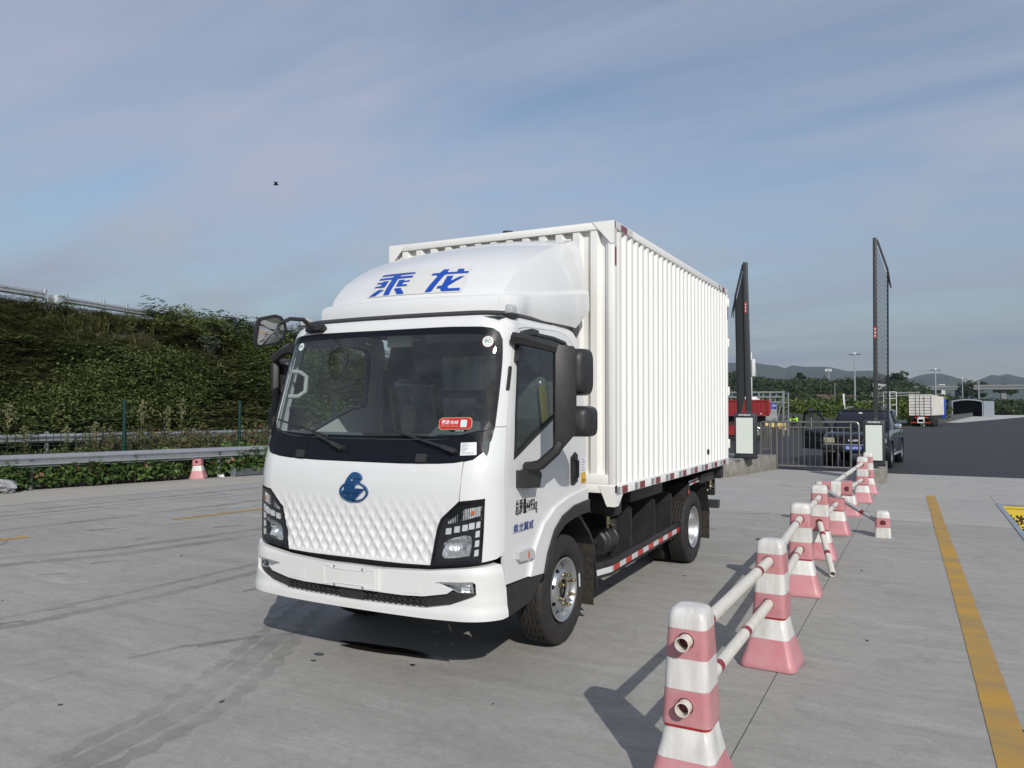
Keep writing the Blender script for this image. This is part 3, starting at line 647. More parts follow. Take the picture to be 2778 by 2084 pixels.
for sg in (-1, 1):
    p = cabp(sg*1.075, 2.275, .0)
    l = MB(); l.cbox(p+Vector((sg*.0,0,.005)), (.075,.10,.03)); lo = l.build('marker_lamp', 'black', T, bevel=.008)
    MB().prism([(-.028,0),(.028,0),(.024,.045),(.012,.058),(-.012,.058),(-.024,.045)], lambda u,v,d: (p.x+u, p.y+d, p.z+.02+v), -.038, .038).build('lamp_lens', 'lamp_white', lo, bevel=.006)
# ------------------------------------------------------------------ truck: mirrors
for g in (1, -1):
    mr = g < 0
    panel('mirror_mount', [(1.078,1.977),(1.148,1.973),(1.192,2.085),(1.304,2.140),(1.423,2.160),(1.573,2.172),(1.581,2.199),(1.483,2.203),(1.285,2.184),(1.135,2.130),(1.092,2.067)], CAB, 'black', T, off=.035, thick=.04, step=.05, mirror=mr)
    X = lambda x, y, z: (g*x, y, z)
    # swept-back arm: a plate from the inner front to the outer rear, its lower outer corner cut off
    b = MB(); Pi, Po = Vector((1.195,-1.330)), Vector((1.300,-1.228))
    pt = lambda u, d, z: X(Pi.x+(Po.x-Pi.x)*u-.036*d, Pi.y+(Po.y-Pi.y)*u+.036*d, z)
    b.prism([(0,1.405),(.22,1.405),(1,1.53),(1,2.045),(.88,2.075),(0,2.085)], lambda u,v,d: pt(u,d,v), 0, 1)
    mh = b.build('side_mirror', 'black', T, bevel=.010)
    a = MB(); a.tube([X(.93,-1.40,2.125), X(1.00,-1.39,2.115), X(1.20,-1.31,2.055)], [.042,.038,.03], 6); a.build('mirror_arm', 'black', mh)
    a = MB(); a.tube([X(1.025,-1.40,1.315), X(1.05,-1.345,1.315), X(1.095,-1.33,1.33), X(1.195,-1.315,1.42), X(1.215,-1.30,1.47)], [.034,.036,.034,.032,.03], 6); a.build('mirror_arm', 'black', mh)
    panel('mirror_foot', [(1.205,1.296),(1.40,1.286),(1.43,1.262),(1.402,1.176),(1.212,1.187)], CAB, 'black', mh, off=.075, thick=.08, step=.06, mirror=mr)
    # the two mirror heads sit behind the arm and reach further out
    def head(z0, z1, x1):
        q = MB(); n = 18
        for i, (d, k) in enumerate(((-1.215,.72),(-1.20,.90),(-1.15,1.0),(-1.07,1.0))):
            pass
        cx, cz, hx, hz = (1.13+x1)/2, (z0+z1)/2, (x1-1.13)/2, (z1-z0)/2
        V = []; rings = ((-1.235,.60),(-1.215,.86),(-1.17,.97),(-1.07,1.0),(-1.062,.96))
        for d, k in rings:
            for j in range(28):
                t = 2*math.pi*j/28; c, s_ = math.cos(t), math.sin(t); e = .42
                V.append(X(cx+hx*k*math.copysign(abs(c)**e, c), d, cz+hz*k*math.copysign(abs(s_)**e, s_)))
        F = [(i*28+j, i*28+(j+1)%28, (i+1)*28+(j+1)%28, (i+1)*28+j) for i in range(4) for j in range(28)]+[tuple(range(28))]
        q.add(V, F); o = q.build('mirror_head', 'black', mh, smooth=60)
        w = MB(); w.add(V[4*28:5*28], [tuple(range(28))]); w.build('mirror_glass', 'mirror', mh, recalc=False)
    head(1.765, 2.07, 1.345); head(1.50, 1.70, 1.375)
# front mirror on the passenger side
fmr = MB(); C0 = Vector((-.665,-1.86,2.195)); nrm = Vector((.88,-.33,-.28)).normalized(); ux = Vector((0,0,1)).cross(nrm).normalized(); uz = nrm.cross(ux)
FMS = [(a*1.12,b*1.02) for a, b in ((-.105,.055),(-.095,.085),(.005,.118),(.045,.108),(.080,.060),(.092,.0),(.078,-.055),(.03,-.085),(-.06,-.112),(-.098,-.112),(-.107,-.09))]
V = []; k = len(FMS)
for d, s_ in ((0,1.),(-.05,.9),(-.085,.6)):
    for u, v in FMS: V.append(C0+ux*(u*s_)+uz*(v*s_)+nrm*d)
fm = fmr.add(V, [(i*k+j, i*k+(j+1)%k, (i+1)*k+(j+1)%k, (i+1)*k+j) for i in range(2) for j in range(k)]+[tuple(range(2*k,3*k))]).build('front_mirror', 'black', T, smooth=50)
MB().add([C0+ux*u+uz*v+nrm*.001 for u, v in FMS]+[C0+ux*(u*.80)+uz*(v*.80)+nrm*.004 for u, v in FMS], [(j,(j+1)%k,k+(j+1)%k,k+j) for j in range(k)]).build('mirror_rim', 'black', fm, smooth=0)
V = [C0+nrm*.016]+[C0+ux*(u*.5)+uz*(v*.5)+nrm*.012 for u, v in FMS]+[C0+ux*(u*.81)+uz*(v*.81)+nrm*.004 for u, v in FMS]
MB().add(V, [(0,1+j,1+(j+1)%k) for j in range(k)]+[(1+j,1+k+j,1+k+(j+1)%k,1+(j+1)%k) for j in range(k)]).build('mirror_glass', 'mirror', fm, smooth=80)
MB().tube([C0-nrm*.06+uz*.02, (-.61,-1.82,2.262), (-.612,-1.75,2.292), (-.616,-1.62,2.300), (-.60,-1.55,2.25), (-.60,-1.50,2.235)], [.014,.014,.014,.015,.019,.022], 8).build('mirror_arm', 'black', fm)
panel('mirror_clamp', [(-.735,2.250),(-.700,2.262),(-.560,2.255),(-.540,2.238),(-.556,2.214),(-.71,2.212)], CAB, 'black', fm, off=.05, thick=.055, step=.05)

# ------------------------------------------------------------------ truck: cab interior
b = MB()
b.prism([(-1.66,1.49),(-1.55,1.515),(-1.35,1.50),(-1.22,1.46),(-1.15,1.38),(-1.20,1.0),(-1.70,1.0)], lambda u,v,d: (d,u,v), -.90, .90)
da = b.build('dashboard', 'dash', T, bevel=.02)
b = MB(); b.prism([(-1.30,1.49),(-1.10,1.60),(-1.02,1.58),(-1.02,1.35),(-1.30,1.35)], lambda u,v,d: (d,u,v), .20, .72); b.build('instrument_binnacle', 'dash', da, bevel=.03)
sw = MB(); Rm = Matrix.Rotation(R(-38),3,'X')
ring = [Vector((.46,-.90,1.56))+Rm@Vector((.21*math.cos(t),.21*math.sin(t),0)) for t in np.linspace(0,2*math.pi,37)]
sw.tube(ring, .016, 8)
for t in (R(200), R(340), R(270)): sw.bar(Vector((.46,-.90,1.56)), Vector((.46,-.90,1.56))+Rm@Vector((.2*math.cos(t),.2*math.sin(t),0)), .03, .015)
sw.cyl((.46,-.90,1.56), (.46,-1.05,1.40), .035); sw.build('steering_wheel', 'black', T)
def seat(x, w, name):
    b = MB(); b.cbox((x,-.62,1.30), (w,.50,.20)); s_ = b.build(name, 'seat', T, bevel=.05, bseg=3)
    q = Matrix.Rotation(R(12),3,'X'); b = MB(); b.cbox((x,-.40,1.62), (w*.96,.14,.62), q); b.build('seat_back', 'film', s_, bevel=.06, bseg=3)
    b = MB(); b.cbox((x,-.33,2.03), (w*.5,.10,.19), q); b.build('headrest', 'film', s_, bevel=.05, bseg=3)
    for sg in (-1,1):
        b = MB(); b.cbox((x+sg*w*.45,-.45,1.60), (.028,.10,.52), q); b.build('seat_bolster', 'seatyellow', s_, bevel=.02)
        MB().cyl((x+sg*.06,-.36,1.9), (x+sg*.06,-.33,2.0), .007).build('headrest_post', 'galv', s_)
seat(.48, .50, 'driver_seat'); seat(-.46, .46, 'passenger_seat')
b = MB(); b.cbox((0,-.45,1.55), (.34,.14,.48), Matrix.Rotation(R(10),3,'X')); b.build('middle_seat', 'film', T, bevel=.05)
def tuber(name, pts, r, m, par): return MB().tube(pts, r, 8).build(name, m, par, smooth=60)
tuber('grab_handle', [(-.83,-1.50,1.945),(-.79,-1.46,1.94),(-.765,-1.42,1.91),(-.765,-1.43,1.80),(-.79,-1.48,1.762),(-.835,-1.53,1.762)], .017, 'trimgrey', T)
# inner lining: pillars, header, rear wall with its window, floor
PL = [(.905,1.53),(.985,1.53),(1.01,1.90),(1.05,2.10),(.97,2.17),(.914,2.10),(.914,1.72)]
for mr in (False, True): panel('pillar_lining', PL, CAB, 'trimgrey', T, off=-.030, thick=.006, step=.05, mirror=mr)
panel('header_lining', both([(0,2.27),(.9,2.25),(.9,2.17),(0,2.175)]), CAB, 'headlining', T, off=-.030, thick=.006, step=.06)
MB().box((-.86,-1.44,2.262), (.86,-.30,2.272)).build('headlining', 'headlining', T)
RW = [(-.90,1.0),(.90,1.0),(.93,1.5),(.90,2.0),(.84,2.26),(-.84,2.26),(-.90,2.0),(-.93,1.5)]
RWH = [(-.33,1.83),(.33,1.83),(.36,1.87),(.39,2.07),(.36,2.11),(-.36,2.11),(-.39,2.07),(-.36,1.87)]
fy = lambda y: (lambda u, v, o: np.stack([u, np.full_like(u, y)-o, v], 1))
rw = panel('cab_rear_wall', RW, fy(-.285), 'headlining', T, holes=[RWH], thick=.05, step=None)
panel('rear_window', RWH, fy(-.26), 'rearglass', rw, thick=0, step=None)
MB().box((-.9,-1.3,1.16), (.9,-.3,1.20)).build('cab_floor', 'dash', T)
for sg in (-1,1): tuber('seat_belt', [(sg*.86,-.36,2.0),(sg*.84,-.38,1.7),(sg*.83,-.40,1.3)], .02, 'seat', T)
b = MB(); b.cbox((.03,-1.36,2.14), (.20,.03,.075)); b.cyl((.0,-1.36,2.17), (0,-1.38,2.24), .01); b.build('interior_mirror', 'trimgrey', T, bevel=.01)
for x in (-.55,.5): MB().cbox((x,-1.38,2.185), (.52,.16,.02), Matrix.Rotation(R(-52),3,'X')).build('sun_visor', 'film', T, bevel=.006)

# ------------------------------------------------------------------ truck: wheels
def tyre_mesh(name, w, par, c, out=1, Rr=.387, rimr=.222, seg=132):
    """profile across the tread with zigzag grooves; axis along x, outer face towards +x*out"""
    hw = w/2
    side = [(-.55*hw/1,rimr),( -.92*hw,rimr+.02),(-1.06*hw,rimr+.055),(-1.08*hw,rimr+.085),(-1.0*hw,Rr-.040),(-.93*hw,Rr-.018),(-.88*hw,Rr-.008)]
    tread = [(-.80*hw,0,0)]
    for g in (-.50,-.17,.17,.50):
        e = .032*hw*1.6
        tread += [(g*hw-e,0,1),(g*hw-e*.6,-.011,1),(g*hw+e*.6,-.011,1),(g*hw+e,0,1)]
    tread += [(.80*hw,0,0)]
    V = []; n = 0
    for i in range(seg):
        t = 2*math.pi*i/seg; zz = .006*(1 if (i//2) % 2 else -1); sh = -.007 if i % 6 < 1 else 0
        row = [(a, r+(sh if q >= 5 else 0)) for q, (a, r) in enumerate(side)]
        row += [(a+zz*z, Rr+d-.006*(a/hw)**2) for a, d, z in tread]
        row += [(-a, r+(sh if q >= 5 else 0)) for q, (a, r) in list(enumerate(side))[::-1]]
        n = len(row)
        V += [(c[0]+a*out, c[1]+r*math.sin(t), c[2]+r*math.cos(t)) for a, r in row]
    F = [(i*n+q, i*n+q+1, ((i+1)%seg)*n+q+1, ((i+1)%seg)*n+q) for i in range(seg) for q in range(n-1)]
    return MB().add(V, F).build(name, 'rubber', par, smooth=40)
def radial(fprof, cx, cy, cz, out, Rot=None):
    """2D disc coordinates (u, v) -> rim face, axial position from the radius"""
    def f(u, v, o):
        r = np.hypot(u, v); a = fprof(r)+o
        p = np.stack([cx+out*a, cy+out*u, cz+v], 1)
        return p
    return f
def front_wheel(x, y, out):
    w = MB(); z = .387
    t = tyre_mesh('wheel', .205, T, (x,y,z), out)
    w = MB(); w.lathe([(-.10,.20),(.078,.206),(.090,.226),(.098,.226),(.100,.221),(.092,.210),(.070,.200),(.040,.196),(.030,.186)], 'x', (0,0,0), 56)
    w.v = [(x+out*a, y+b, z+c) for a, b, c in w.v]; w.build('rim', 'rim', t, smooth=40)
    prof = lambda r: np.interp(r, [.0,.074,.080,.122,.138,.155,.19], [.085,.086,.096,.096,.086,.056,.036])
    holes = [[(.161*math.cos(a)+.025*math.cos(b), .161*math.sin(a)+.025*math.sin(b)) for b in np.linspace(0,2*math.pi,17)[:-1]] for a in [R(10+51.43*i) for i in range(7)]]
    bore = [[(.072*math.cos(b), .072*math.sin(b)) for b in np.linspace(0,2*math.pi,25)[:-1]]]
    panel('wheel_disc', [(.190*math.cos(b), .190*math.sin(b)) for b in np.linspace(0,2*math.pi,49)[:-1]], radial(prof,x,y,z,out), 'rim', t, holes=holes+bore, thick=.008, step=.016, smooth=45)
    MB().cyl((x-out*.05,y,z), (x+out*.070,y,z), .068, .058, 20).build('hub', 'chassis', t)
    MB().cyl((x-out*.11,y,z), (x-out*.05,y,z), .18, .19, 28).build('brake_drum', 'chassis', t)
    for i in range(6):
        a = R(60*i); n = MB(); p = Vector((x, y+.102*math.sin(a), z+.102*math.cos(a)))
        n.cyl(p+Vector((out*.092,0,0)), p+Vector((out*.102,0,0)), .019, .019, 14); n.cyl(p+Vector((out*.102,0,0)), p+Vector((out*.135,0,0)), .0155, .0145, 6); n.cyl(p+Vector((out*.135,0,0)), p+Vector((out*.152,0,0)), .009, .008, 8)
        n.build('wheel_nut', 'brass', t, smooth=0)
    if out > 0:
        MB().cbox((x+.111,y+.245,z+.02), (.002,.022,.10), Matrix.Rotation(R(6),3,'X')).build('tyre_tag', 'stick_white', t)
    return t
front_wheel(.835, -.60, 1); front_wheel(-.835, -.60, -1)
def rear_wheel(xo, xi, y, out):
    z = .387; t = tyre_mesh('wheel', .20, T, (xo,y,z), out)
    for nm, x, o2 in (('inner_tyre', xi, -out),): tyre_mesh(nm, .20, t, (x,y,z), o2)
    w = MB(); w.lathe([(.098,.226),(.100,.221),(.088,.208),(.060,.198),(.020,.190),(.0,.182),(-.06,.176),(-.085,.15),(-.09,.06),(-.06,.05),(-.055,.0)], 'x', (0,0,0), 56)
    w.v = [(xo+out*a, y+b, z+c) for a, b, c in w.v]; w.build('rim', 'rim', t, smooth=40)
    for i in range(6):
        a = R(60*i+20); p = Vector((xo-out*.088, y+.105*math.sin(a), z+.105*math.cos(a)))
        MB().cyl(p, p+Vector((out*.04,0,0)), .015, .013, 6).build('wheel_nut', 'brass', t, smooth=0)
    return t
rear_wheel(.885, .625, 2.757, 1); rear_wheel(-.885, -.625, 2.757, -1)

# ------------------------------------------------------------------ truck: chassis
b = MB()
for sg in (-1,1): b.box((sg*.36-.035,-1.62,.60), (sg*.36+.035,4.0,.80))
for y in (-1.4,-.4,.9,1.9,2.9,3.8): b.box((-.36,y-.04,.64), (.36,y+.04,.76))
b.build('chassis_frame', 'chassis', T)
b = MB(); b.cyl((-.8,2.757,.387), (.8,2.757,.387), .075, n=14); b.sphere((0,2.757,.40), .17); b.cyl((-.80,-.60,.37), (.80,-.60,.37), .05, n=10)
for sg in (-1,1):
    b.bar((sg*.40,2.05,.60), (sg*.40,2.757,.50), .07, .06); b.bar((sg*.40,2.757,.50), (sg*.40,3.5,.62), .07, .06); b.bar((sg*.42,-1.25,.55), (sg*.42,.2,.58), .07, .05)
b.build('axles', 'dusty', T)
b = MB(); b.box((-.62,.92,.40), (.60,2.34,.90)); b.box((-.62,.2,.48), (.30,.86,.86)); b.build('battery_pack', 'chassis', T, bevel=.015)
# cabinet ribs with slanted top, bearing the side guard
for y in (.866,1.548,2.112):
    b = MB(); b.prism([(.60,.90),(.78,.90),(.925,.80),(.925,.335),(.87,.335),(.60,.40)], lambda u,v,d: (u,d,v), y-.012, y+.012); b.build('guard_bracket', 'dusty', T)
def zg(y): return .0262*(y-.35)
b = MB()
prof = [(.86,.125),(.93,.36),(.93,2.42)]
def strip(b, pts, lo, hi, th, m=None):
    V = []
    for x, y in pts:
        o = zg(y)
        V += [(x,y,lo+o),(x,y,hi+o),(x-th,y,hi+o),(x-th,y,lo+o)]
    n = len(pts); F = [(0,1,2,3),tuple(4*(n-1)+i for i in (3,2,1,0))]
    for i in range(n-1):
        for k in range(4): F.append((4*i+k, 4*(i+1)+k, 4*(i+1)+(k+1)%4, 4*i+(k+1)%4))
    b.add(V, F, m)
strip(b, prof, .305, .436, .045); sgd = b.build('side_guard', 'dusty', T, bevel=.004)
def tape(y0, y1, m, x0=.933, x1=.933):
    q = MB(); q.add([(x0,y0,.333+zg(y0)),(x1,y1,.333+zg(y1)),(x1,y1,.381+zg(y1)),(x0,y0,.381+zg(y0))], [(0,1,2,3)]); q.build('reflective_strip', m, sgd, smooth=0, recalc=False)
tape(.36,.397,'ref_white'); tape(.13,.36,'ref_white',.8645,.9325)
ys = np.linspace(.397,2.42,14)
for i in range(13): tape(ys[i], ys[i+1], 'ref_red' if i % 2 == 0 else 'ref_white')
# rear mudguard over the wheels, mirrored on the far side
for sg in (1,-1):
    mp = [(2.42,.36),(2.55,.60),(2.667,.872),(3.30,.890),(3.45,.80),(3.60,.45)]
    b = MB(); V = []
    for y, z in mp: V += [(sg*.52,y,z),(sg*.955,y,z),(sg*.955,y+.012,z-.03),(sg*.52,y+.012,z-.03)]
    b.add(V, [(0,1,2,3),(23,22,21,20)]+[(4*i+k, 4*(i+1)+k, 4*(i+1)+(k+1)%4, 4*i+(k+1)%4) for i in range(5) for k in range(4)])
    mg = b.build('mudguard', 'dusty', T)
    MB().box((sg*.56-.0 if sg>0 else -.95,3.595,.136), (.95 if sg>0 else -.56,3.607,.46)).build('mud_flap', 'mud', mg)
    if sg > 0:
        def qd(a, c, m, up):
            q = MB(); a, c = Vector(a), Vector(c); q.add([a, c, c+Vector(up), a+Vector(up)], [(0,1,2,3)]); q.build('reflective_strip', m, mg, smooth=0, recalc=False)
        xs = np.linspace(2.68,3.29,5)
        for i in range(4): qd((.959,xs[i],.842+.03*(xs[i]-2.67)), (.959,xs[i+1],.842+.03*(xs[i+1]-2.67)), ('ref_white','ref_red','ref_white','ref_red')[i], (-.012,0,.045))
        MB().add([(.957,2.415,.36),(.957,2.475,.36),(.957,2.70,.80),(.957,2.70,.872),(.957,2.66,.872)], [(0,1,2,3,4)]).build('mudguard_edge', 'dusty', mg, smooth=0)
        for (y0,z0,y1,z1,m) in ((2.502,.51,2.575,.653,'ref_white'),(2.575,.653,2.648,.802,'ref_red')):
            q = MB(); q.add([(.961,y0-.005,z0),(.961,y0+.042,z0-.012),(.961,y1+.042,z1-.012),(.961,y1-.005,z1)], [(0,1,2,3)]); q.build('reflective_strip', m, mg, smooth=0)
# front wheel housing and flap
for sg in (1,-1):
    b = MB(); V = []
    pr = [(-1.05,.62),(-.98,.80),(-.82,.88),(-.55,.90),(-.30,.86),(-.10,.70),(-.02,.60),(.045,.30),(.05,.22)]
    for y, z in pr: V += [(sg*.62,y,z),(sg*.925,y,z),(sg*.925,y+.015,z+.02),(sg*.62,y+.015,z+.02)]
    n = len(pr); b.add(V, [(0,1,2,3),tuple(4*n-1-i for i in range(4))]+[(4*i+k, 4*(i+1)+k, 4*(i+1)+(k+1)%4, 4*i+(k+1)%4) for i in range(n-1) for k in range(4)])
    fg = b.build('wheel_housing', 'chassis', T)
    lo, hi = sorted((sg*.66, sg*.925))
    MB().box((lo,-.035,.148), (hi,-.02,.66)).build('mud_flap', 'mud', fg)
# air tank, pipe, cooler and lock pins under the body
b = MB(); b.lathe([(0,.0),(.0,.095),(.015,.112),(.06,.115),(.065,.108),(.085,.108),(.09,.115),(.24,.115),(.245,.108),(.265,.108),(.27,.115),(.31,.112),(.325,.09),(.325,0)], 'y', (.76,.40,.55), 28); at = b.build('air_filter', 'black', T)
tuber('intake_pipe', [(.80,-.02,.60),(.79,.20,.575),(.77,.36,.56),(.76,.40,.555)], .036, 'black', at)
MB().lathe([(0,.055),(.02,.055),(.02,.0)], 'z', (.80,.70,.70), 20).cyl((.80,.70,.58), (.80,.70,.70), .05).build('filter_cap', 'dusty', at)
b = MB(); b.box((.42,.02,.50), (.64,.30,.74)); b.box((.50,.05,.38), (.80,.35,.44)); b.box((.44,.34,.58), (.56,.50,.80)); b.build('motor_unit', 'darksteel', T, bevel=.012)
for k in range(5): tuber('hose', [(.50+.05*k,-.2+.05*k,.88-.03*k),(.62+.03*k,.02,.80-.05*k),(.60+.04*k,.2+.04*k,.72-.04*k),(.45,.36,.62)], .011, ('chassis','darksteel','black')[k%3], T)
def lockpin(x, y, z0):
    b = MB(); b.cyl((x,y,z0), (x,y,z0-.11), .026, n=14); b.cyl((x,y,z0-.10), (x,y,z0-.115), .035, n=14); b.cbox((x,y,z0-.115), (.13,.05,.012)); b.cyl((x,y,z0-.115), (x,y,z0-.15), .016, n=8)
    b.build('lock_pin', 'brass', T, bevel=.003)
lockpin(.80,.60,.80); lockpin(.88,3.93,.83)
# bearers of the box
b = MB()
for y in (.26,3.93): b.box((-1.0,y-.07,.83), (1.03,y+.07,1.0))
b.box((.86,.78,.86), (.95,1.72,.99)); b.box((.80,.26,.80),(.98,.42,.94)); b.box((.55,3.1,.83), (.98,3.72,.93)); b.box((-.98,.78,.86), (-.90,3.72,.99))
for sg in (-1,1): b.box((sg*.36-.06,.1,.80), (sg*.36+.06,4.02,1.0))
b.build('box_bearers', 'chassis', T, bevel=.006)
b = MB(); b.box((.80,3.94,.61), (.93,4.0,.86)); tl = b.build('tail_lamp', 'black', T, bevel=.01)
MB().box((.815,3.934,.665), (.86,3.939,.69)).build('lamp_label', 'stick_white', tl)
MB().box((-.93,4.14,.43), (.93,4.24,.53)).build('rear_bumper_bar', 'charcoal', T)
for sg in (-1,1): MB().box((sg*.45-.03,4.0,.45), (sg*.45+.03,4.15,.75)).build('bumper_bracket', 'chassis', T)

# ------------------------------------------------------------------ truck: cargo box
HW, BL, BZ, BT = 1.093, 4.02, 1.003, 3.167
def corrug(n, period, a0, depth, flat=.34, slope=.16):
    """cumulative positions along the wall with outward depth: ridge, slope, valley, slope"""
    out = []
    for i in range(n):
        s = a0+i*period
        out += [(s,1),(s+flat*period,1),(s+(flat+slope)*period,0),(s+(flat+slope+.34)*period,0)]
    return out
def wall(name, prof, fn, z0, z1, material='box', thick=.02, par=None):
    V = [fn(a,d,z) for a, d in prof for z in (z0,z1)]
    F = [(2*i,2*i+2,2*i+3,2*i+1) for i in range(len(prof)-1)]
    return MB().add(V, F).build(name, material, par or T, smooth=0, recalc=False)
box = MB(); box.box((-HW+.06,.07,1.03), (HW-.06,BL-.03,BT-.03)); body = box.build('cargo_box', 'box', T)
sp_ = [(.045,1)]+[(a+.0,d) for a, d in corrug(27,.1432,.128,.03)]+[(3.99,1)]
wall('side_panel', [(.045,0)]+[(a,d) for a,d in corrug(27,.1432,.128,.03)]+[(3.995,0)], lambda a,d,z: (HW-.036+.030*d, a, z), 1.08, 3.108)
wall('side_panel', [(.045,0)]+[(a,d) for a,d in corrug(27,.1432,.128,.03)]+[(3.995,0)], lambda a,d,z: (-HW+.036-.030*d, a, z), 1.08, 3.108)
fp = []
for i in range(13):
    s = -.985+i*.1535; fp += [(s,0),(s+.030,1),(s+.085,1),(s+.108,0)]
wall('front_wall', [(-1.04,0)]+fp+[(1.04,0)], lambda a,d,z: (a, .050-.040*d, z), 1.16, 3.110)
def bx(name, lo, hi, m='box', par=None, bev=.004): return MB().box(lo, hi).build(name, m, par or T, bevel=bev)
for sg in (1,-1):
    lo, hi = (sg*HW-.05*(sg>0), sg*HW+.05*(sg<0)); lo, hi = min(lo,hi), max(lo,hi)
    bx('top_rail', (lo,0.002,3.104), (hi,BL,BT))
    bx('bottom_rail', (lo,.002,BZ), (hi,BL,1.083))
    a, c = (HW-.055,HW-.0015) if sg > 0 else (-HW+.0015,-HW+.055)
    bx('corner_post', (a,.0015,1.083), (c,.06,3.104))
    bx('rear_post', (a,BL-.05,1.083), (c,BL-.0015,3.104))
    q = (1.02,HW-.056) if sg > 0 else (-HW+.056,-1.02)
    bx('post_flange', (q[0],.018,1.168), (q[1],.06,3.104), bev=0)
bx('front_top_rail', (-HW,-.0,3.106), (HW,.055,BT-.0005))
bx('front_sill', (-HW+.056,.004,1.087), (HW-.056,.06,1.165))
bx('front_lower_rail', (-HW,.0,1.018), (HW,.06,1.0855))
bx('roof_panel', (-HW+.03,.03,BT-.02), (HW-.03,BL-.02,BT-.004), bev=0)
for sg in (1,-1):
    MB().prism([(sg*.905,3.1655),(sg*HW,3.1655),(sg*HW,2.985),(sg*1.065,2.985)], lambda u,v,d: (u,d,v), -.006, .0005).build('corner_gusset', 'box', T)
    MB().prism([(sg*.962,1.075),(sg*(HW+.002),1.075),(sg*(HW+.002),.916),(sg*1.028,.916)], lambda u,v,d: (u,d,v), -.005, .001).build('foot_gusset', 'box', T)
    MB().prism([(-.004,1.002),(.178,1.002),(.078,.916),(-.004,.916)], lambda u,v,d: (sg*d,u,v), HW-.005, HW+.003).build('foot_gusset', 'box', T)
# rear doors with hinges
for sg in (1,-1):
    a, c = sorted((sg*.004, sg*(HW-.06))); rd = bx('rear_door', (a,BL-.02,1.09), (c,BL+.03,3.10))
    for z in (1.25,1.9,2.5,3.0): MB().cbox((sg*(HW-.015),BL+.018,z), (.05,.05,.11)).build('door_hinge', 'box', rd, bevel=.006)
    tuber('lock_rod', [(sg*.25,BL+.05,1.1),(sg*.25,BL+.05,3.1)], .014, 'galv', rd)
def stick(y0, y1, z0, z1, m, x=HW+.0022):
    q = MB(); q.add([(x,y0,z0),(x,y1,z0),(x,y1,z1),(x,y0,z1)], [(0,1,2,3)]); return q.build('reflector_sticker', m, T, smooth=0, recalc=False)
for k in range(9):
    y = .166+.4432*k
    if k < 9: stick(y, y+.13, 1.008, 1.066, 'ref_maroon')
    stick(y-.133, y-.068, 1.008, 1.066, 'ref_grey', HW+.0042 if k == 0 else HW+.0022); stick(y-.066, y-.004, 1.008, 1.066, 'ref_white', HW+.0042 if k == 0 else HW+.0022)
stick(.02,.144,3.107,3.160,'decal'); stick(.146,.291,3.107,3.160,'ref_maroon'); stick(.293,.43,3.107,3.160,'decal')
stick(3.545,3.60,3.107,3.160,'ref_grey'); stick(3.602,3.705,3.107,3.160,'decal'); stick(3.707,3.84,3.107,3.160,'ref_maroon'); stick(3.842,3.98,3.107,3.160,'decal')
stick(.004,.042,2.812,2.955,'ref_maroon'); stick(BL-.045,BL-.004,2.79,2.955,'ref_maroon'); stick(.004,.042,2.96,3.10,'decal')
MB().cbox((HW-.004,2.999,1.20), (.02,.03,.055)).build('side_catch', 'black', T)
MB().cyl((.06,.15,BT-.01), (.06,.15,BT+.045), .045, n=18).build('roof_vent', 'black', T)
MB().box((-1.05,.06,1.0),(1.05,4.0,1.03)).build('box_floor', 'chassis', T)
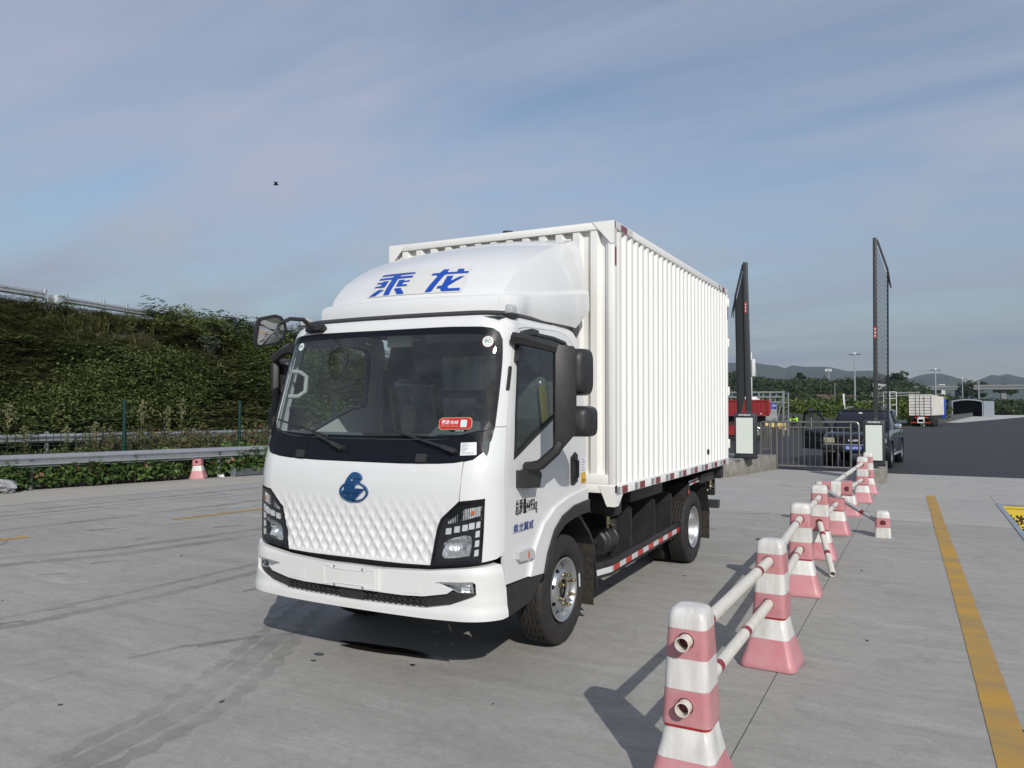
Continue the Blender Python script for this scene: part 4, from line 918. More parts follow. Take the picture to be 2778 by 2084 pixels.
# ------------------------------------------------------------------ ground materials
def ground_mat(name, base, dark, light, streak=(.35,3.2,1), rough=.88, crack=True, bump=.25, speck=None, bias=.5):
    m = bpy.data.materials.new(name); m.use_nodes = True; nt = m.node_tree; N = nt.nodes.new; L = nt.links.new
    b = nt.nodes['Principled BSDF']; b.inputs['Roughness'].default_value = rough; b.inputs['Specular IOR Level'].default_value = .35
    g = N('ShaderNodeNewGeometry'); pos = g.outputs['Position']
    def noi(scale, detail, stretch=None, rough_=.6, dist=0.):
        v = pos
        if stretch: mp = N('ShaderNodeMapping'); mp.inputs['Scale'].default_value = stretch; mp.inputs['Rotation'].default_value = (0,0,R(4)); L(v, mp.inputs[0]); v = mp.outputs[0]
        n = N('ShaderNodeTexNoise'); n.inputs['Scale'].default_value = scale; n.inputs['Detail'].default_value = detail; n.inputs['Roughness'].default_value = rough_; n.inputs['Distortion'].default_value = dist; L(v, n.inputs['Vector']); return n.outputs['Fac']
    def ramp(f, a, c, lo=0., hi=1.):
        r = N('ShaderNodeMapRange'); r.inputs['From Min'].default_value = a; r.inputs['From Max'].default_value = c; r.inputs['To Min'].default_value = lo; r.inputs['To Max'].default_value = hi; L(f, r.inputs[0]); return r.outputs[0]
    def mix(f, a, c):
        x = N('ShaderNodeMix'); x.data_type = 'RGBA'; L(f, x.inputs['Factor'])
        for s_, k in ((a,'A'),(c,'B')):
            if isinstance(s_, tuple): x.inputs[k].default_value = (*s_, 1)
            else: L(s_, x.inputs[k])
        return x.outputs['Result']
    c = mix(ramp(noi(.33,6,None,.62,.6), .36, .66), base, tuple(.62*a+.38*d for a, d in zip(base, dark)))
    c = mix(ramp(noi(1.6,7,streak,.68), .50, .74, 0, .60), c, dark)
    c = mix(ramp(noi(2.6,8,None,.72,1.2), .50, .72, 0, .55), c, dark)
    c = mix(ramp(noi(1.1,6,(streak[0]*1.6,streak[1]*.8,1),.6), .54, .76, 0, .75), c, light)
    c = mix(ramp(noi(7,7,(.7,1.8,1),.75), .46, .72, 0, .40), c, dark)
    c = mix(ramp(noi(14,6,None,.75), .48, .74, 0, .35), c, light)
    c = mix(ramp(noi(38,3), .42, .70, 0, .30), c, speck or dark)
    c = mix(ramp(noi(170,2), .50, .70, 0, .28), c, light)
    L(c, b.inputs['Base Color'])
    n2 = noi(55,4,(1,2.2,1)); bp = N('ShaderNodeBump'); bp.inputs['Strength'].default_value = bump; bp.inputs['Distance'].default_value = .006; L(n2, bp.inputs['Height']); L(bp.outputs[0], b.inputs['Normal'])
    return m
M['concrete'] = ground_mat('yard_concrete', (.362,.349,.318), (.208,.201,.185), (.44,.432,.405))
M['concrete2'] = ground_mat('pale_yard_concrete', (.41,.395,.36), (.27,.262,.245), (.48,.465,.43))
M['pavecream'] = ground_mat('cream_pavement', (.40,.375,.325), (.28,.26,.225), (.47,.45,.40))
M['asphalt'] = ground_mat('dark_asphalt', (.040,.041,.043), (.026,.026,.028), (.060,.061,.063), streak=(.25,1.6,1), rough=.8, bump=.5, speck=(.055,.055,.056))
M['joint'] = mat('joint_filler', (.055,.052,.048), .95)
M['yellowline'] = mat('worn_yellow_paint', (.48,.27,.04), .75, noise_amt=.95, noise_scale=1.9, noise_col=(.27,.20,.10), stretch=(.5,1.6,1))
M['whiteline'] = mat('worn_white_paint', (.42,.40,.36), .8, noise_amt=.8, noise_scale=2.2, noise_col=(.30,.28,.25))
M['soil'] = mat('soil_and_litter', (.030,.032,.016), .95, noise_amt=.7, noise_scale=3, noise_col=(.045,.036,.022))
M['grass'] = mat('rough_grass', (.05,.075,.02), .95, noise_amt=.8, noise_scale=.6, noise_col=(.085,.085,.03))
M['farground'] = mat('far_fields', (.045,.06,.025), .95, noise_amt=.8, noise_scale=.02, noise_col=(.10,.085,.05))
M['hillsoil'] = mat('wooded_hill', (.028,.042,.016), .95, noise_amt=.8, noise_scale=.05, noise_col=(.045,.05,.02))
M['brownsoil'] = mat('bare_brown_soil', (.17,.095,.05), .95, noise_amt=.7, noise_scale=.15, noise_col=(.08,.06,.03))
M['mount'] = mat('far_mountain_forest', (.03,.045,.025), .95, noise_amt=.6, noise_scale=.004, noise_col=(.05,.06,.035))
def mark_mat(name, col, dens, stripes=None):
    m = bpy.data.materials.new(name); m.use_nodes = True; nt = m.node_tree; N = nt.nodes.new; L = nt.links.new
    b = nt.nodes['Principled BSDF']; b.inputs['Base Color'].default_value = (*col,1); b.inputs['Roughness'].default_value = .75
    g = N('ShaderNodeNewGeometry'); n = N('ShaderNodeTexNoise'); n.inputs['Scale'].default_value = 7; n.inputs['Detail'].default_value = 6; n.inputs['Roughness'].default_value = .7; L(g.outputs['Position'], n.inputs['Vector'])
    n0 = N('ShaderNodeTexNoise'); n0.inputs['Scale'].default_value = .9; n0.inputs['Detail'].default_value = 3; L(g.outputs['Position'], n0.inputs['Vector'])
    ad = N('ShaderNodeMath'); ad.operation = 'ADD'; L(n.outputs['Fac'], ad.inputs[0]); L(n0.outputs['Fac'], ad.inputs[1])
    r = N('ShaderNodeMapRange'); r.inputs['From Min'].default_value = .72; r.inputs['From Max'].default_value = 1.25; r.inputs['To Max'].default_value = dens; L(ad.outputs[0], r.inputs[0])
    t = N('ShaderNodeBsdfTransparent'); mx = N('ShaderNodeMixShader'); L(r.outputs[0], mx.inputs[0]); L(t.outputs[0], mx.inputs[1]); L(b.outputs[0], mx.inputs[2]); L(mx.outputs[0], nt.nodes['Material Output'].inputs[0])
    return m
M['tyremark'] = mark_mat('tyre_mark', (.095,.093,.09), .26)
M['scuff'] = mark_mat('scuff_mark', (.055,.054,.053), .50)
M['oil'] = mat('oil_stain', (.018,.015,.012), .25)

# ------------------------------------------------------------------ ground
def struct(o): o['kind'] = 'structure'; return o
def sheet(name, poly, z, m, parent=None, thick=0.):
    b = MB()
    if thick: b.prism(poly, lambda u,v,d: (u,v,d), z-thick, z)
    else: b.add([(x,y,z) for x, y in poly], [tuple(range(len(poly)))])
    return b.build(name, m, parent, smooth=0, recalc=bool(thick))
n_ = (-.968,.25); d_ = (.25,.968); A0 = (-12.7,3.5)
def LH(a, b=0., z=0.):
    """along the hedge line a, away from the yard b"""
    return Vector((A0[0]+d_[0]*a+n_[0]*b, A0[1]+d_[1]*a+n_[1]*b, z))
far = MB(); far.add([(-9000,-300,-.6),(9000,-300,-.6),(9000,9000,-.6),(-9000,9000,-.6)], [(0,1,2,3)]); struct(far.build('far_ground', 'farground', smooth=0, recalc=False))
PIT = (4.41, 5.6, -4.0, 10.45)
yard = struct(sheet('concrete_yard', [(-14.4,-9),(4.30,-9),(4.30,10.6),(5.75,10.6),(5.75,-9),(14,-9),(14,16.9),(-9.2,16.9)], -.018, 'joint'))
def slab(poly, m='concrete', name='concrete_slab', gap=.0035):
    if m == 'concrete' and poly[0][1] > 7 and poly[0][0] > -5.6: m = 'concrete2'
    c = np.mean(poly, axis=0); q = []
    for x, y in poly:
        dx, dy = c[0]-x, c[1]-y; q.append((x+gap*np.sign(dx), y+gap*np.sign(dy)))
    return sheet(name, q, 0., m, yard, .016)
rows = [-9,-2.645,2.41,7.4,12.3,16.85]
for i in range(5):
    y0, y1 = rows[i], rows[i+1]
    for x0, x1 in ((-5.5,-1.572),(-1.572,2.375)): slab([(x0,y0),(x1,y0),(x1,y1),(x0,y1)])
    if y0 >= 10.45 or y1 <= -4: slab([(2.375,y0),(5.65,y0),(5.65,y1),(2.375,y1)])
    else:
        slab([(2.375,max(y0,-9)),(4.36,max(y0,-9)),(4.36,min(y1,16.85)),(2.375,min(y1,16.85))])
        if y1 > 10.5: slab([(4.36,10.5),(5.65,10.5),(5.65,y1),(4.36,y1)])
    slab([(5.65,y0),(9.6,y0),(9.6,y1),(5.65,y1)]); slab([(9.6,y0),(14,y0),(14,y1),(9.6,y1)])
lB = lambda y: -8.90+.135*(y-.9); lC = lambda y: -10.62+.145*(y-2.); lD = lambda y: A0[0]+.2583*(y-A0[1])
rl = [-9,-4.2,.8,5.8,10.8,16.85]
for i in range(5):
    y0, y1 = rl[i], rl[i+1]
    slab([(lB(y0),y0),(-5.5,y0),(-5.5,y1),(lB(y1),y1)]); slab([(lC(y0),y0),(lB(y0),y0),(lB(y1),y1),(lC(y1),y1)])
    slab([(lD(y0)-.03,y0),(lC(y0),y0),(lC(y1),y1),(lD(y1)-.03,y1)], 'pavecream', 'pavement_slab')
def strip_on(name, pts, w, m, z=.004, parent=None):
    b = MB(); V = []
    for i, p in enumerate(pts):
        p = Vector((*p,0)); q = Vector((*pts[min(i+1,len(pts)-1)],0))-Vector((*pts[max(i-1,0)],0)); t = Vector((-q.y,q.x,0)).normalized()*w/2
        V += [(p.x-t.x,p.y-t.y,z),(p.x+t.x,p.y+t.y,z)]
    b.add(V, [(2*i+1,2*i,2*i+2,2*i+3) for i in range(len(pts)-1)])
    return b.build(name, m, parent, smooth=0, recalc=False)
yl = struct(sheet('yellow_line', [(3.42,-4.5),(3.585,-4.5),(3.565,-1.3),(3.57,2.6),(3.50,6.8),(3.415,11.5),(3.262,11.45),(3.30,6.8),(3.43,2.3),(3.46,-1.3)][0:0] or [(3.535,-4.5),(3.715,-4.5),(3.66,-.9),(3.59,2.65),(3.50,7.0),(3.415,11.5),(3.258,11.4),(3.345,7.0),(3.443,2.3),(3.505,-1.3)], .004, 'yellowline'))
for y0, y1 in ((-4.5,.23),(2.18,5.6),(8.0,12.)):
    x0, x1 = -7.06+.165*(y0-.0), -7.06+.165*(y1)
    struct(sheet('yellow_lane_mark', [(x0-.07,y0),(x0+.07,y0),(x1+.07,y1),(x1-.07,y1)], .004, 'yellowline'))
struct(strip_on('white_edge_line', [(lC(y)+.03,y) for y in (-9,0,8,16.8)], .11, 'whiteline'))
struct(strip_on('white_edge_line', [(lB(y),y) for y in (-9,0,8,16.8)], .05, 'whiteline'))
# tyre tracks and scuffs
def track(pts, w, m='tyremark', tread=0.):
    P_ = [Vector((*p,0)) for p in pts]; Q = []
    for i in range(len(P_)-1):
        n = max(2, int((P_[i+1]-P_[i]).length/.10))
        for k in range(n): Q.append(P_[i].lerp(P_[i+1], k/n))
    Q.append(P_[-1]); b = MB(); V = []
    for i, p in enumerate(Q):
        t = (Q[min(i+1,len(Q)-1)]-Q[max(i-1,0)]); t = Vector((-t.y,t.x,0)).normalized(); ww = w/2*(1+ (tread if i % 2 else -tread))
        V += [(p.x-t.x*ww,p.y-t.y*ww,.003),(p.x+t.x*ww,p.y+t.y*ww,.003)]
    b.add(V, [(2*i+1,2*i,2*i+2,2*i+3) for i in range(len(Q)-1)])
    return b.build('tyre_track', m, yard, smooth=0, recalc=False)
track([(-.30,-4.3),(-.559,-2.81),(-.80,-2.2),(-1.195,-1.355),(-1.9,.2)], .09, tread=.35); track([(-.02,-4.3),(-.249,-2.64),(-.52,-2.0),(-.845,-1.42),(-1.5,-.3)], .11, tread=.4)
track([(-.18,-4.3),(-.41,-2.75),(-.68,-2.1),(-1.02,-1.38)], .16); 
track([(-5.6,-4.4),(-3.9,-2.75),(-3.266,-2.146),(-3.14,-1.0),(-3.13,.4),(-3.4,3)], .10, tread=.2); track([(-5.3,-4.6),(-3.6,-2.95),(-2.95,-2.2),(-2.82,-1.0),(-2.8,.4)], .13, tread=.2)
track([(-6.5,-2),(-5.3,.2),(-4.9,2.0),(-4.7,5)], .18); track([(-6.0,-2),(-4.9,.0),(-4.45,2.0),(-4.2,5)], .20); track([(-1.3,-1.9),(-1.15,-1.55),(-.95,-1.3)], .07); track([(-1.5,-2.3),(-1.4,-1.95),(-1.05,-1.45)], .05)
track([(-8.2,-2),(-7.6,2),(-7.3,6)], .16); track([(-10.2,-1),(-9.6,2),(-9.2,5),(-8.8,9)], .18); track([(-9.6,-1),(-9.1,2),(-8.7,5)], .15)

for k in range(26):
    x, y = rng.uniform(3.6,7.5), rng.uniform(1.5,16.3); L_ = rng.uniform(.15,.6); a = rng.normal(0,.25)
    track([(x,y),(x+L_*.5*math.cos(a),y+.06*math.sin(k)),(x+L_*math.cos(a),y+L_*math.sin(a))], rng.uniform(.03,.10), 'scuff')
for k in range(22):
    x, y = rng.uniform(-2.5,2.2), rng.uniform(4.5,16.3); L_ = rng.uniform(.2,.8); a = rng.normal(.1,.4)
    track([(x,y),(x+L_*.5*math.cos(a),y+.08*math.sin(k)),(x+L_*math.cos(a),y+L_*math.sin(a))], rng.uniform(.04,.10), 'scuff')
for k in range(26):
    x, y = rng.uniform(-8,-1.7), rng.uniform(-3,6); L_ = rng.uniform(.15,.5); a = rng.normal(1.2,.35)
    track([(x,y),(x+L_*.5*math.cos(a),y+L_*.5*math.sin(a)),(x+L_*math.cos(a)+.04,y+L_*math.sin(a))], rng.uniform(.03,.08), 'scuff')
for cx, cy, r in ((-7.2,-.6,.5),):
    for dr in (0,.09): track([(cx+(r+dr)*math.cos(t), cy+(r+dr)*math.sin(t)) for t in np.linspace(.2,2.4,9)], .05, 'scuff')
os_ = MB(); os_.add([(-.1+x*.9+.42*math.cos(t)*(1+.18*math.sin(3*t+1)+.1*math.sin(7*t)), -1.33+.075*math.sin(t)*(1+.3*math.sin(2*t)), .005) for x in (0,) for t in np.linspace(0,2*math.pi,40)[:-1]], [tuple(range(39))]); os_.build('oil_stain', 'oil', yard, smooth=0, recalc=False)
for x, y, r in ((-.44,-1.62,.04),(-.38,-1.74,.022),(.25,-1.5,.02)):
    MB().add([(x+r*math.cos(t), y+r*.7*math.sin(t), .005) for t in np.linspace(0,2*math.pi,14)[:-1]], [tuple(range(13))]).build('oil_stain', 'oil', yard, smooth=0, recalc=False)
lit = MB()
for k in range(60):
    x, y = rng.uniform(-6,5), rng.uniform(-4,12); s = rng.uniform(.004,.014); t = rng.uniform(0,3)
    lit.cbox((x,y,.004), (s*2.2,s,.005), Matrix.Rotation(t,3,'Z'))
o = lit.build('grit', 'joint', None, smooth=0); o['kind'] = 'stuff'; tag(o, 'scattered grit and small debris on the concrete')
# asphalt beyond the concrete
struct(sheet('asphalt', [(-70,16.85),(70,16.85),(120,330),(46,330),(23,197),(7.2,106),(5.4,106),(1.2,82),(-4,80),(-12,82),(-70,86)], -.004, 'asphalt'))
struct(sheet('pale_concrete_apron', [(5.3,104.2),(7.3,104.8),(23,196),(110,330),(110,560),(44,560),(20,330),(7,135)], .02, 'whiteslab'))
# inspection pit with its steel edge and sign
pit = struct(MB().box((4.40,-4,-1.4), (4.42,10.45,-.0)).box((5.58,-4,-1.4),(5.60,10.45,0)).box((4.40,10.44,-1.4),(5.60,10.47,0)).box((4.40,-4,-1.42),(5.6,10.45,-1.4)).build('inspection_pit', 'conc2', smooth=0))
for lo, hi in (((4.355,-4.0,-.03),(4.425,10.50,.012)),((4.355,10.45,-.03),(5.65,10.50,.012)),((5.58,-4,-.03),(5.65,10.5,.012))): MB().box(lo,hi).build('steel_edge', 'galv', pit)
sg = thing('pit_sign', 'yellow safety sign with black characters inside the inspection pit', 'sign', (5.0,10.40,-1.0), world=True)
fyy = lambda y: (lambda u, v, o=0: np.stack([u, np.full_like(u, y)-o, v], 1))
rr = lambda u0,v0,u1,v1,r,n=5: [(u1-r+r*math.sin(t),v1-r+r*math.cos(t)) for t in np.linspace(0,math.pi/2,n)]+[(u1-r+r*math.cos(t),v0+r-r*math.sin(t)) for t in np.linspace(0,math.pi/2,n)]+[(u0+r-r*math.sin(t),v0+r-r*math.cos(t)) for t in np.linspace(0,math.pi/2,n)]+[(u0+r-r*math.cos(t),v1-r+r*math.sin(t)) for t in np.linspace(0,math.pi/2,n)]
panel('sign_board', rr(4.425,-.98,5.57,-.02,.03), fyy(10.43), 'yellow', sg, thick=.01, step=None)
panel('sign_border', rr(4.47,-.94,5.54,-.055,.05), fyy(10.428), 'textblack', sg, holes=[rr(4.478,-.932,5.532,-.063,.045)], thick=.002, step=None)
text_obj('sign_lettering', '地沟作业', (4.445,-.43,5.18,-.16), lambda u,v: np.stack([u,np.full_like(u,10.425),v],1), 'textblack', sg, bold=.03)
text_obj('sign_lettering', '注意安全', (4.62,-.84,5.36,-.55), lambda u,v: np.stack([u,np.full_like(u,10.425),v],1), 'textblack', sg, bold=.03)

# ------------------------------------------------------------------ barrier cones and pipes
def sq(hw, r, n=5):
    r = min(r, hw*.95); out = []
    for q in range(4):
        cx, cy = [(1,1),(-1,1),(-1,-1),(1,-1)][q]
        for i in range(n):
            t = math.pi/2*(q+i/(n-1)); out.append((cx*(hw-r)+r*math.cos(t), cy*(hw-r)+r*math.sin(t)))
    return out
def band(prof, n=5, cap_top=False, cap_bot=False):
    """stack of rounded squares (z, half width, corner radius)"""
    b = MB(); k = 4*n; V = []
    for z, hw, r in prof: V += [(x,y,z) for x, y in sq(hw,r,n)]
    F = [(i*k+j, i*k+(j+1)%k, (i+1)*k+(j+1)%k, (i+1)*k+j) for i in range(len(prof)-1) for j in range(k)]
    if cap_top: F.append(tuple((len(prof)-1)*k+j for j in range(k)))
    if cap_bot: F.append(tuple(range(k))[::-1])
    return b.add(V, F)
BASE = [('pink_base',[(.0,.168,.05),(.006,.176,.05),(.028,.177,.05),(.045,.170,.05),(.10,.152,.045),(.15,.138,.042),(.19,.128,.04)],'pinkbase',False),('white_band',[(.19,.1275,.04),(.25,.112,.036),(.312,.100,.034),(.316,.094,.032)],'conewhite',True)]
MID = [('split_flange',[(.317,.104,.035),(.328,.106,.035)],'pinkred',True),('pink_band',[(.328,.1085,.035),(.40,.104,.034),(.477,.0995,.033)],'pink',False)]
TOP = [('white_band',[(.477,.099,.033),(.54,.097,.032),(.607,.0935,.032)],'conewhite',False),('pink_band',[(.607,.094,.032),(.67,.090,.031),(.733,.0865,.031)],'pink',False),('cone_cap',[(.733,.087,.031),(.775,.0855,.031),(.798,.080,.032),(.813,.070,.034),(.82,.052,.034)],'conewhite',True)]
def hole_rings(root, zs, w):
    for z in zs:
        hw = np.interp(z, [.328,.477,.607,.733], [.1085,.0995,.094,.0865])
        for sy in (-1,1):
            b = MB(); b.lathe([(-.002,.041),(.004,.043),(.005,.037),(-.006,.034)], 'y', (0,0,0), 20); b.v = [(x, sy*(hw+abs(y) if False else hw+y*1.), zz+z) for x, y, zz in b.v]; b.build('hole_rim', 'pink', root)
            MB().cyl((0,sy*(hw+.0015),z), (0,sy*(hw-.01),z), .036, n=20).build('pipe_hole', 'holered', root)
def cone(loc, secs, label, rotz=0., zs=(.685,.412), group='striped barrier cones', tilt=None, name='barrier_cone', dz=0.):
    t = thing(name, label, 'barrier cone', loc, group=group, rotz=rotz)
    for nm, prof, m, cap in secs:
        band([(z+dz,a,r) for z,a,r in prof], 6, cap_top=cap, cap_bot=(prof[0][0] == 0 or (dz and prof is secs[0][1]))).build(nm, m, t, smooth=50)
    hole_rings(t, [z for z in zs], None) if not dz else None
    if dz:
        for z in zs:
            hw = np.interp(z, [.328,.477,.607,.733], [.1085,.0995,.094,.0865])
            for sy in (-1,1): MB().cyl((0,sy*(hw+.0015),z+dz), (0,sy*(hw-.01),z+dz), .036, n=20).build('pipe_hole', 'holered', t)
    return t
FULL = BASE+MID+TOP
CX = 2.303
CY = [-2.30,-.33,1.83,3.72,5.62,7.66,9.63,11.33]
c1 = cone((CX,CY[0],0), FULL, 'nearest striped barrier cone with two open pipe ends facing out')
for i, lab in ((1,'second striped barrier cone from the front, its base faded chalky pink'),(2,'third striped barrier cone, standing past the faded second one'),(3,'striped barrier cone with a pipe sagging from its lower hole to the ground')):
    copy_thing(c1, (CX+(.0,.015,-.085,-.13)[i],CY[i],0), rotz=R((0,-3,4,2)[i]), label=lab)
cone((CX-.13,CY[4],0), BASE+MID, 'broken barrier cone missing its white top, standing before the toppled section', zs=(.412,))
cone((CX-.14,CY[5],0), BASE, 'bare cone foot of white and pink under the toppled section', zs=())
for i, lab in ((6,'tall striped cone before the grey kiosk, second from the far end of the row'),(7,'farthest striped cone, close to the right kiosk plinth')):
    copy_thing(c1, (CX-.06,CY[i],0), rotz=R(3*(i-6)+2), label=lab)
st_ = cone((2.735,5.64,0), TOP, 'cut off cone top standing alone right of the barrier row', dz=-.477, zs=(.67,), rotz=R(4))
tp = cone((2.30,6.52,.535), MID[1:]+TOP, 'toppled cone section lying on its side across the pipes', dz=-.328, zs=(.40,.67))
tp.rotation_euler = (R(0), R(-90), R(8)); 
pk = cone((-11.90,7.0,0), BASE+MID, 'half height pink and white cone left standing by the hedge', zs=(.40,), rotz=R(33), group='striped barrier cones')
pk.rotation_euler = (R(3), R(-2), R(33))
def pipe(p, q, label, m='pvc', bands=(.10,.90), r=.031, hollow=True):
    p, q = Vector(p), Vector(q); t = thing('barrier_pipe', label, 'pipe', p, group='pipes threaded through the barrier cones', world=True)
    d = (q-p); L_ = d.length; d.normalize(); a = d.orthogonal().normalized(); e = d.cross(a)
    def ringed(prof, nm, mm):
        b = MB(); V = []; n = 22
        for s_, rr_ in prof:
            for i in range(n): V.append(p+d*s_+a*(rr_*math.cos(2*math.pi*i/n))+e*(rr_*math.sin(2*math.pi*i/n)))
        b.add(V, [(i*n+j, i*n+(j+1)%n, (i+1)*n+(j+1)%n, (i+1)*n+j) for i in range(len(prof)-1) for j in range(n)]); return b.build(nm, mm, t, smooth=50, recalc=False)
    ringed([(.25,r-.004),(0,r-.004),(0,r),(L_,r),(L_,r-.004),(L_-.25,r-.004)], 'pipe_tube', m)
    for f in bands: ringed([(L_*f-.032,r+.0008),(L_*f+.032,r+.0008)], 'red_band', 'pipered')
    return t
lv = ((.685,'upper'),(.412,"lower"))
for z, nm in lv:
    pipe((CX,CY[0]-.155,z), (CX+.012,CY[1]-.04,z), '%s cream pipe joining the nearest cone to the second'%nm, bands=(.21,.80) if nm=='upper' else (.30,.62))
    pipe((CX+.012,CY[1]+.02,z), (CX-.085,CY[2]-.04,z), '%s cream pipe between second and third cones'%nm, bands=(.25,.8))
pipe((CX-.085,CY[2]+.02,.685), (CX-.13,CY[3]-.04,.685), 'upper cream pipe between third cone and sagging pipe cone', bands=(.22,.72))
pipe((2.405,2.66,.033), (CX-.13,CY[3]-.05,.412), 'loose pipe sagging from a cone with its open end on the concrete', bands=(.36,.72))
pipe((CX-.125,CY[4]-.02,.412), (CX-.13,CY[3]+.02,.412), 'short view of pipe between the sagging pipe cone and the broken cone', bands=(.3,.7))
pipe((2.02,6.25,.49), (2.665,5.66,.20), 'grey pipe slanting down to the cut off cone top', m='pvcshade', bands=(.32,.72), r=.028)
pipe((CX-.06,CY[6]-.04,.70), (2.06,6.62,.60), 'upper pipe from the tall far cone to the toppled section', bands=(.3,.7))
pipe((CX-.06,CY[6]-.04,.412), (2.12,6.2,.44), 'lower pipe from the tall far cone through the toppled section', bands=(.25,.8))
for z, nm in lv: pipe((CX-.06,CY[6]+.02,z), (CX-.06,CY[7]-.04,z), '%s pipe joining the last two cones'%nm, bands=(.25,.8))
# ------------------------------------------------------------------ left side: embankment, guardrails, fence
def emb_h(a, b):
    top = 5.45-.075*(a-3)
    top = max(1.2, min(6.4, top))
    if b < 5.9: return -.02+.03*max(0,b-1.5)
    if b < 14.6: t = (b-5.9)/8.7; return .11+(top-.11)*(t**1.05)
    return top
def embankment():
    b = MB(); As = np.linspace(-26,75,52); Bs = [0,.6,1.5,3,5.9,7,8.2,9.5,11,12.5,13.8,14.6,15.5,20,40]
    V = [tuple(LH(a,q,emb_h(a,q)+(.12*noise.noise((a*.4,q*.4,0)) if q > 6 and q < 14 else 0))) for a in As for q in Bs]; n = len(Bs)
    b.add(V, [(i*n+j, (i+1)*n+j, (i+1)*n+j+1, i*n+j+1) for i in range(len(As)-1) for j in range(n-1)])
    return struct(b.build('embankment', 'soil', smooth=60))
embankment()
def wbeam(a0, a1, b, z0, z1, depth=.08, hfun=None):
    """corrugated guardrail beam between two stations"""
    prof = [(.0,0),(.06,0),(.20,1),(.30,1),(.44,0),(.56,0),(.70,1),(.80,1),(.94,0),(1.,0)]
    m = MB(); V = []; As = np.linspace(a0,a1,max(2,int(abs(a1-a0)/2)+1))
    for a in As:
        dz = hfun(a) if hfun else 0
        for t, d in prof: V.append(tuple(LH(a, b-d*depth, z0+(z1-z0)*t+dz)))
    n = len(prof)
    m.add(V, [(i*n+j, (i+1)*n+j, (i+1)*n+j+1, i*n+j+1) for i in range(len(As)-1) for j in range(n-1)]); return m
def guardrail(label, a0, a1, b, z0, z1, posts, pr=.06, hfun=None, ground=lambda a: 0., group=None, cap=.06):
    t = thing('guardrail', label, 'guardrail', LH((a0+a1)/2, b), world=True)
    wbeam(a0,a1,b,z0,z1,hfun=hfun).build('rail_beam', 'galv', t, smooth=50, recalc=False)
    for a in posts:
        dz = hfun(a) if hfun else 0; p = LH(a, b+pr*1.5)
        MB().cyl((p.x,p.y,ground(a)), (p.x,p.y,z1+dz+cap), pr, n=14).build('rail_post', 'galv', t, smooth=50)
        MB().bar(LH(a, b, (z0+z1)/2+dz), LH(a, b+pr, (z0+z1)/2+dz), .10, z1-z0-.05).build('spacer_block', 'galv', t)
    return t
guardrail('galvanised guardrail along the yard edge behind the low hedge', -20, 30, .06, .452, .715, [-15.9,-11.9,-7.9,-3.9,.1,4.1,8.1,12.1,16.1,20.1,24.1,28.1], cap=-.02)
guardrail('second galvanised guardrail beyond the wire fence at the foot of the slope', -20, 30, 5.5, .72, .95, [-14,-10,-6,-2,2,6,10,14,18], ground=lambda a: .1)
hf = lambda a: emb_h(a, 16)
guardrail('guardrail along the road on top of the green embankment', -22, 4.9, 16, .56, .86, [-15,-11,-7,-3,1,4.96], hfun=hf, ground=lambda a: hf(a)-.1, pr=.085, cap=.10)
tg = guardrail('lower run of guardrail descending along the embankment top', 5.5, 26, 15.8, .50, .76, [5.66,7.05,7.95,10,12,14,16,18,20,22,24], hfun=hf, ground=lambda a: hf(a)-.1, pr=.06, cap=.14)
MB().lathe([(0,.30),(.30,.30)], 'z', tuple(LH(5.35,15.95,hf(5.3)+.46)), 18).build('end_terminal', 'galv', tg, recalc=False)
# wire fence with green posts
fn_ = thing('wire_fence', 'dark green wire mesh fence on round green posts', 'fence', LH(2.5,1.6), world=True)
for a in (-9.4,-6.45,-3.5,-.5,2.46,5.41,8.4,11.4,14.4,17.4):
    p = LH(a,1.6); MB().cyl((p.x,p.y,0),(p.x,p.y,1.84),.042,n=14).cyl((p.x,p.y,1.84),(p.x,p.y,1.86),.046,.03,n=14).build('fence_post', 'fencegreen', fn_, smooth=50)
w = MB()
for a in np.arange(-9.4,2.45,.15): w.bar(LH(a,1.6,.15), LH(a,1.6,1.12), .010, .010)
for z in np.arange(.18,1.14,.16): w.bar(LH(-9.4,1.6,z), LH(2.46,1.6,z), .009, .009)
for z in (1.4,1.68): w.bar(LH(-9.4,1.6,z), LH(17.4,1.6,z), .004, .004)
for a in np.arange(2.5,17.4,.15): w.bar(LH(a,1.6,.15), LH(a,1.6,1.12), .005, .005)
o = w.build('wire_mesh', 'wire', fn_, smooth=0, recalc=False); o['kind'] = 'stuff'
# rusted steel channel on the kerb, bag, box
t = thing('steel_channel', 'blue grey steel channel lying along the hedge foot near the half cone', 'steel beam', LH(5.6,.0), world=True)
b = MB(); b.box((0,-.10,.02),(.012,.10,.20)); p, q = LH(4.36,-.06), LH(8.2,-.02)
MB().bar((p.x,p.y,.10),(q.x,q.y,.10),.10,.16).build('channel_web', 'steelblue' if 'steelblue' in M else 'galv', t)
MB().bar((p.x-.06,p.y,.11),(p.x+.10,p.y-.02,.11),.02,.22).build('channel_end', 'galv', t)
def rag(name, c, size, m, label, cat, seed):
    b = MB(); n, k = 22, 12; V = []
    for i in range(k+1):
        for j in range(n):
            p_, th = math.pi*i/k, 2*math.pi*j/n; d = Vector((math.sin(p_)*math.cos(th), math.sin(p_)*math.sin(th), math.cos(p_)))
            r = 1+.45*noise.noise(d*2.1+Vector((seed,0,0)))+.22*noise.noise(d*5+Vector((0,seed,0))); v = Vector((d.x*size[0], d.y*size[1], d.z*size[2]))*r
            V.append((c[0]+v.x, c[1]+v.y, max(.004, c[2]+v.z)))
    F = [(i*n+j,(i+1)*n+j,(i+1)*n+(j+1)%n,i*n+(j+1)%n) for i in range(k) for j in range(n)]
    o = b.add(V, F).build(name, m, None, smooth=25); tag(o, label, cat); return o
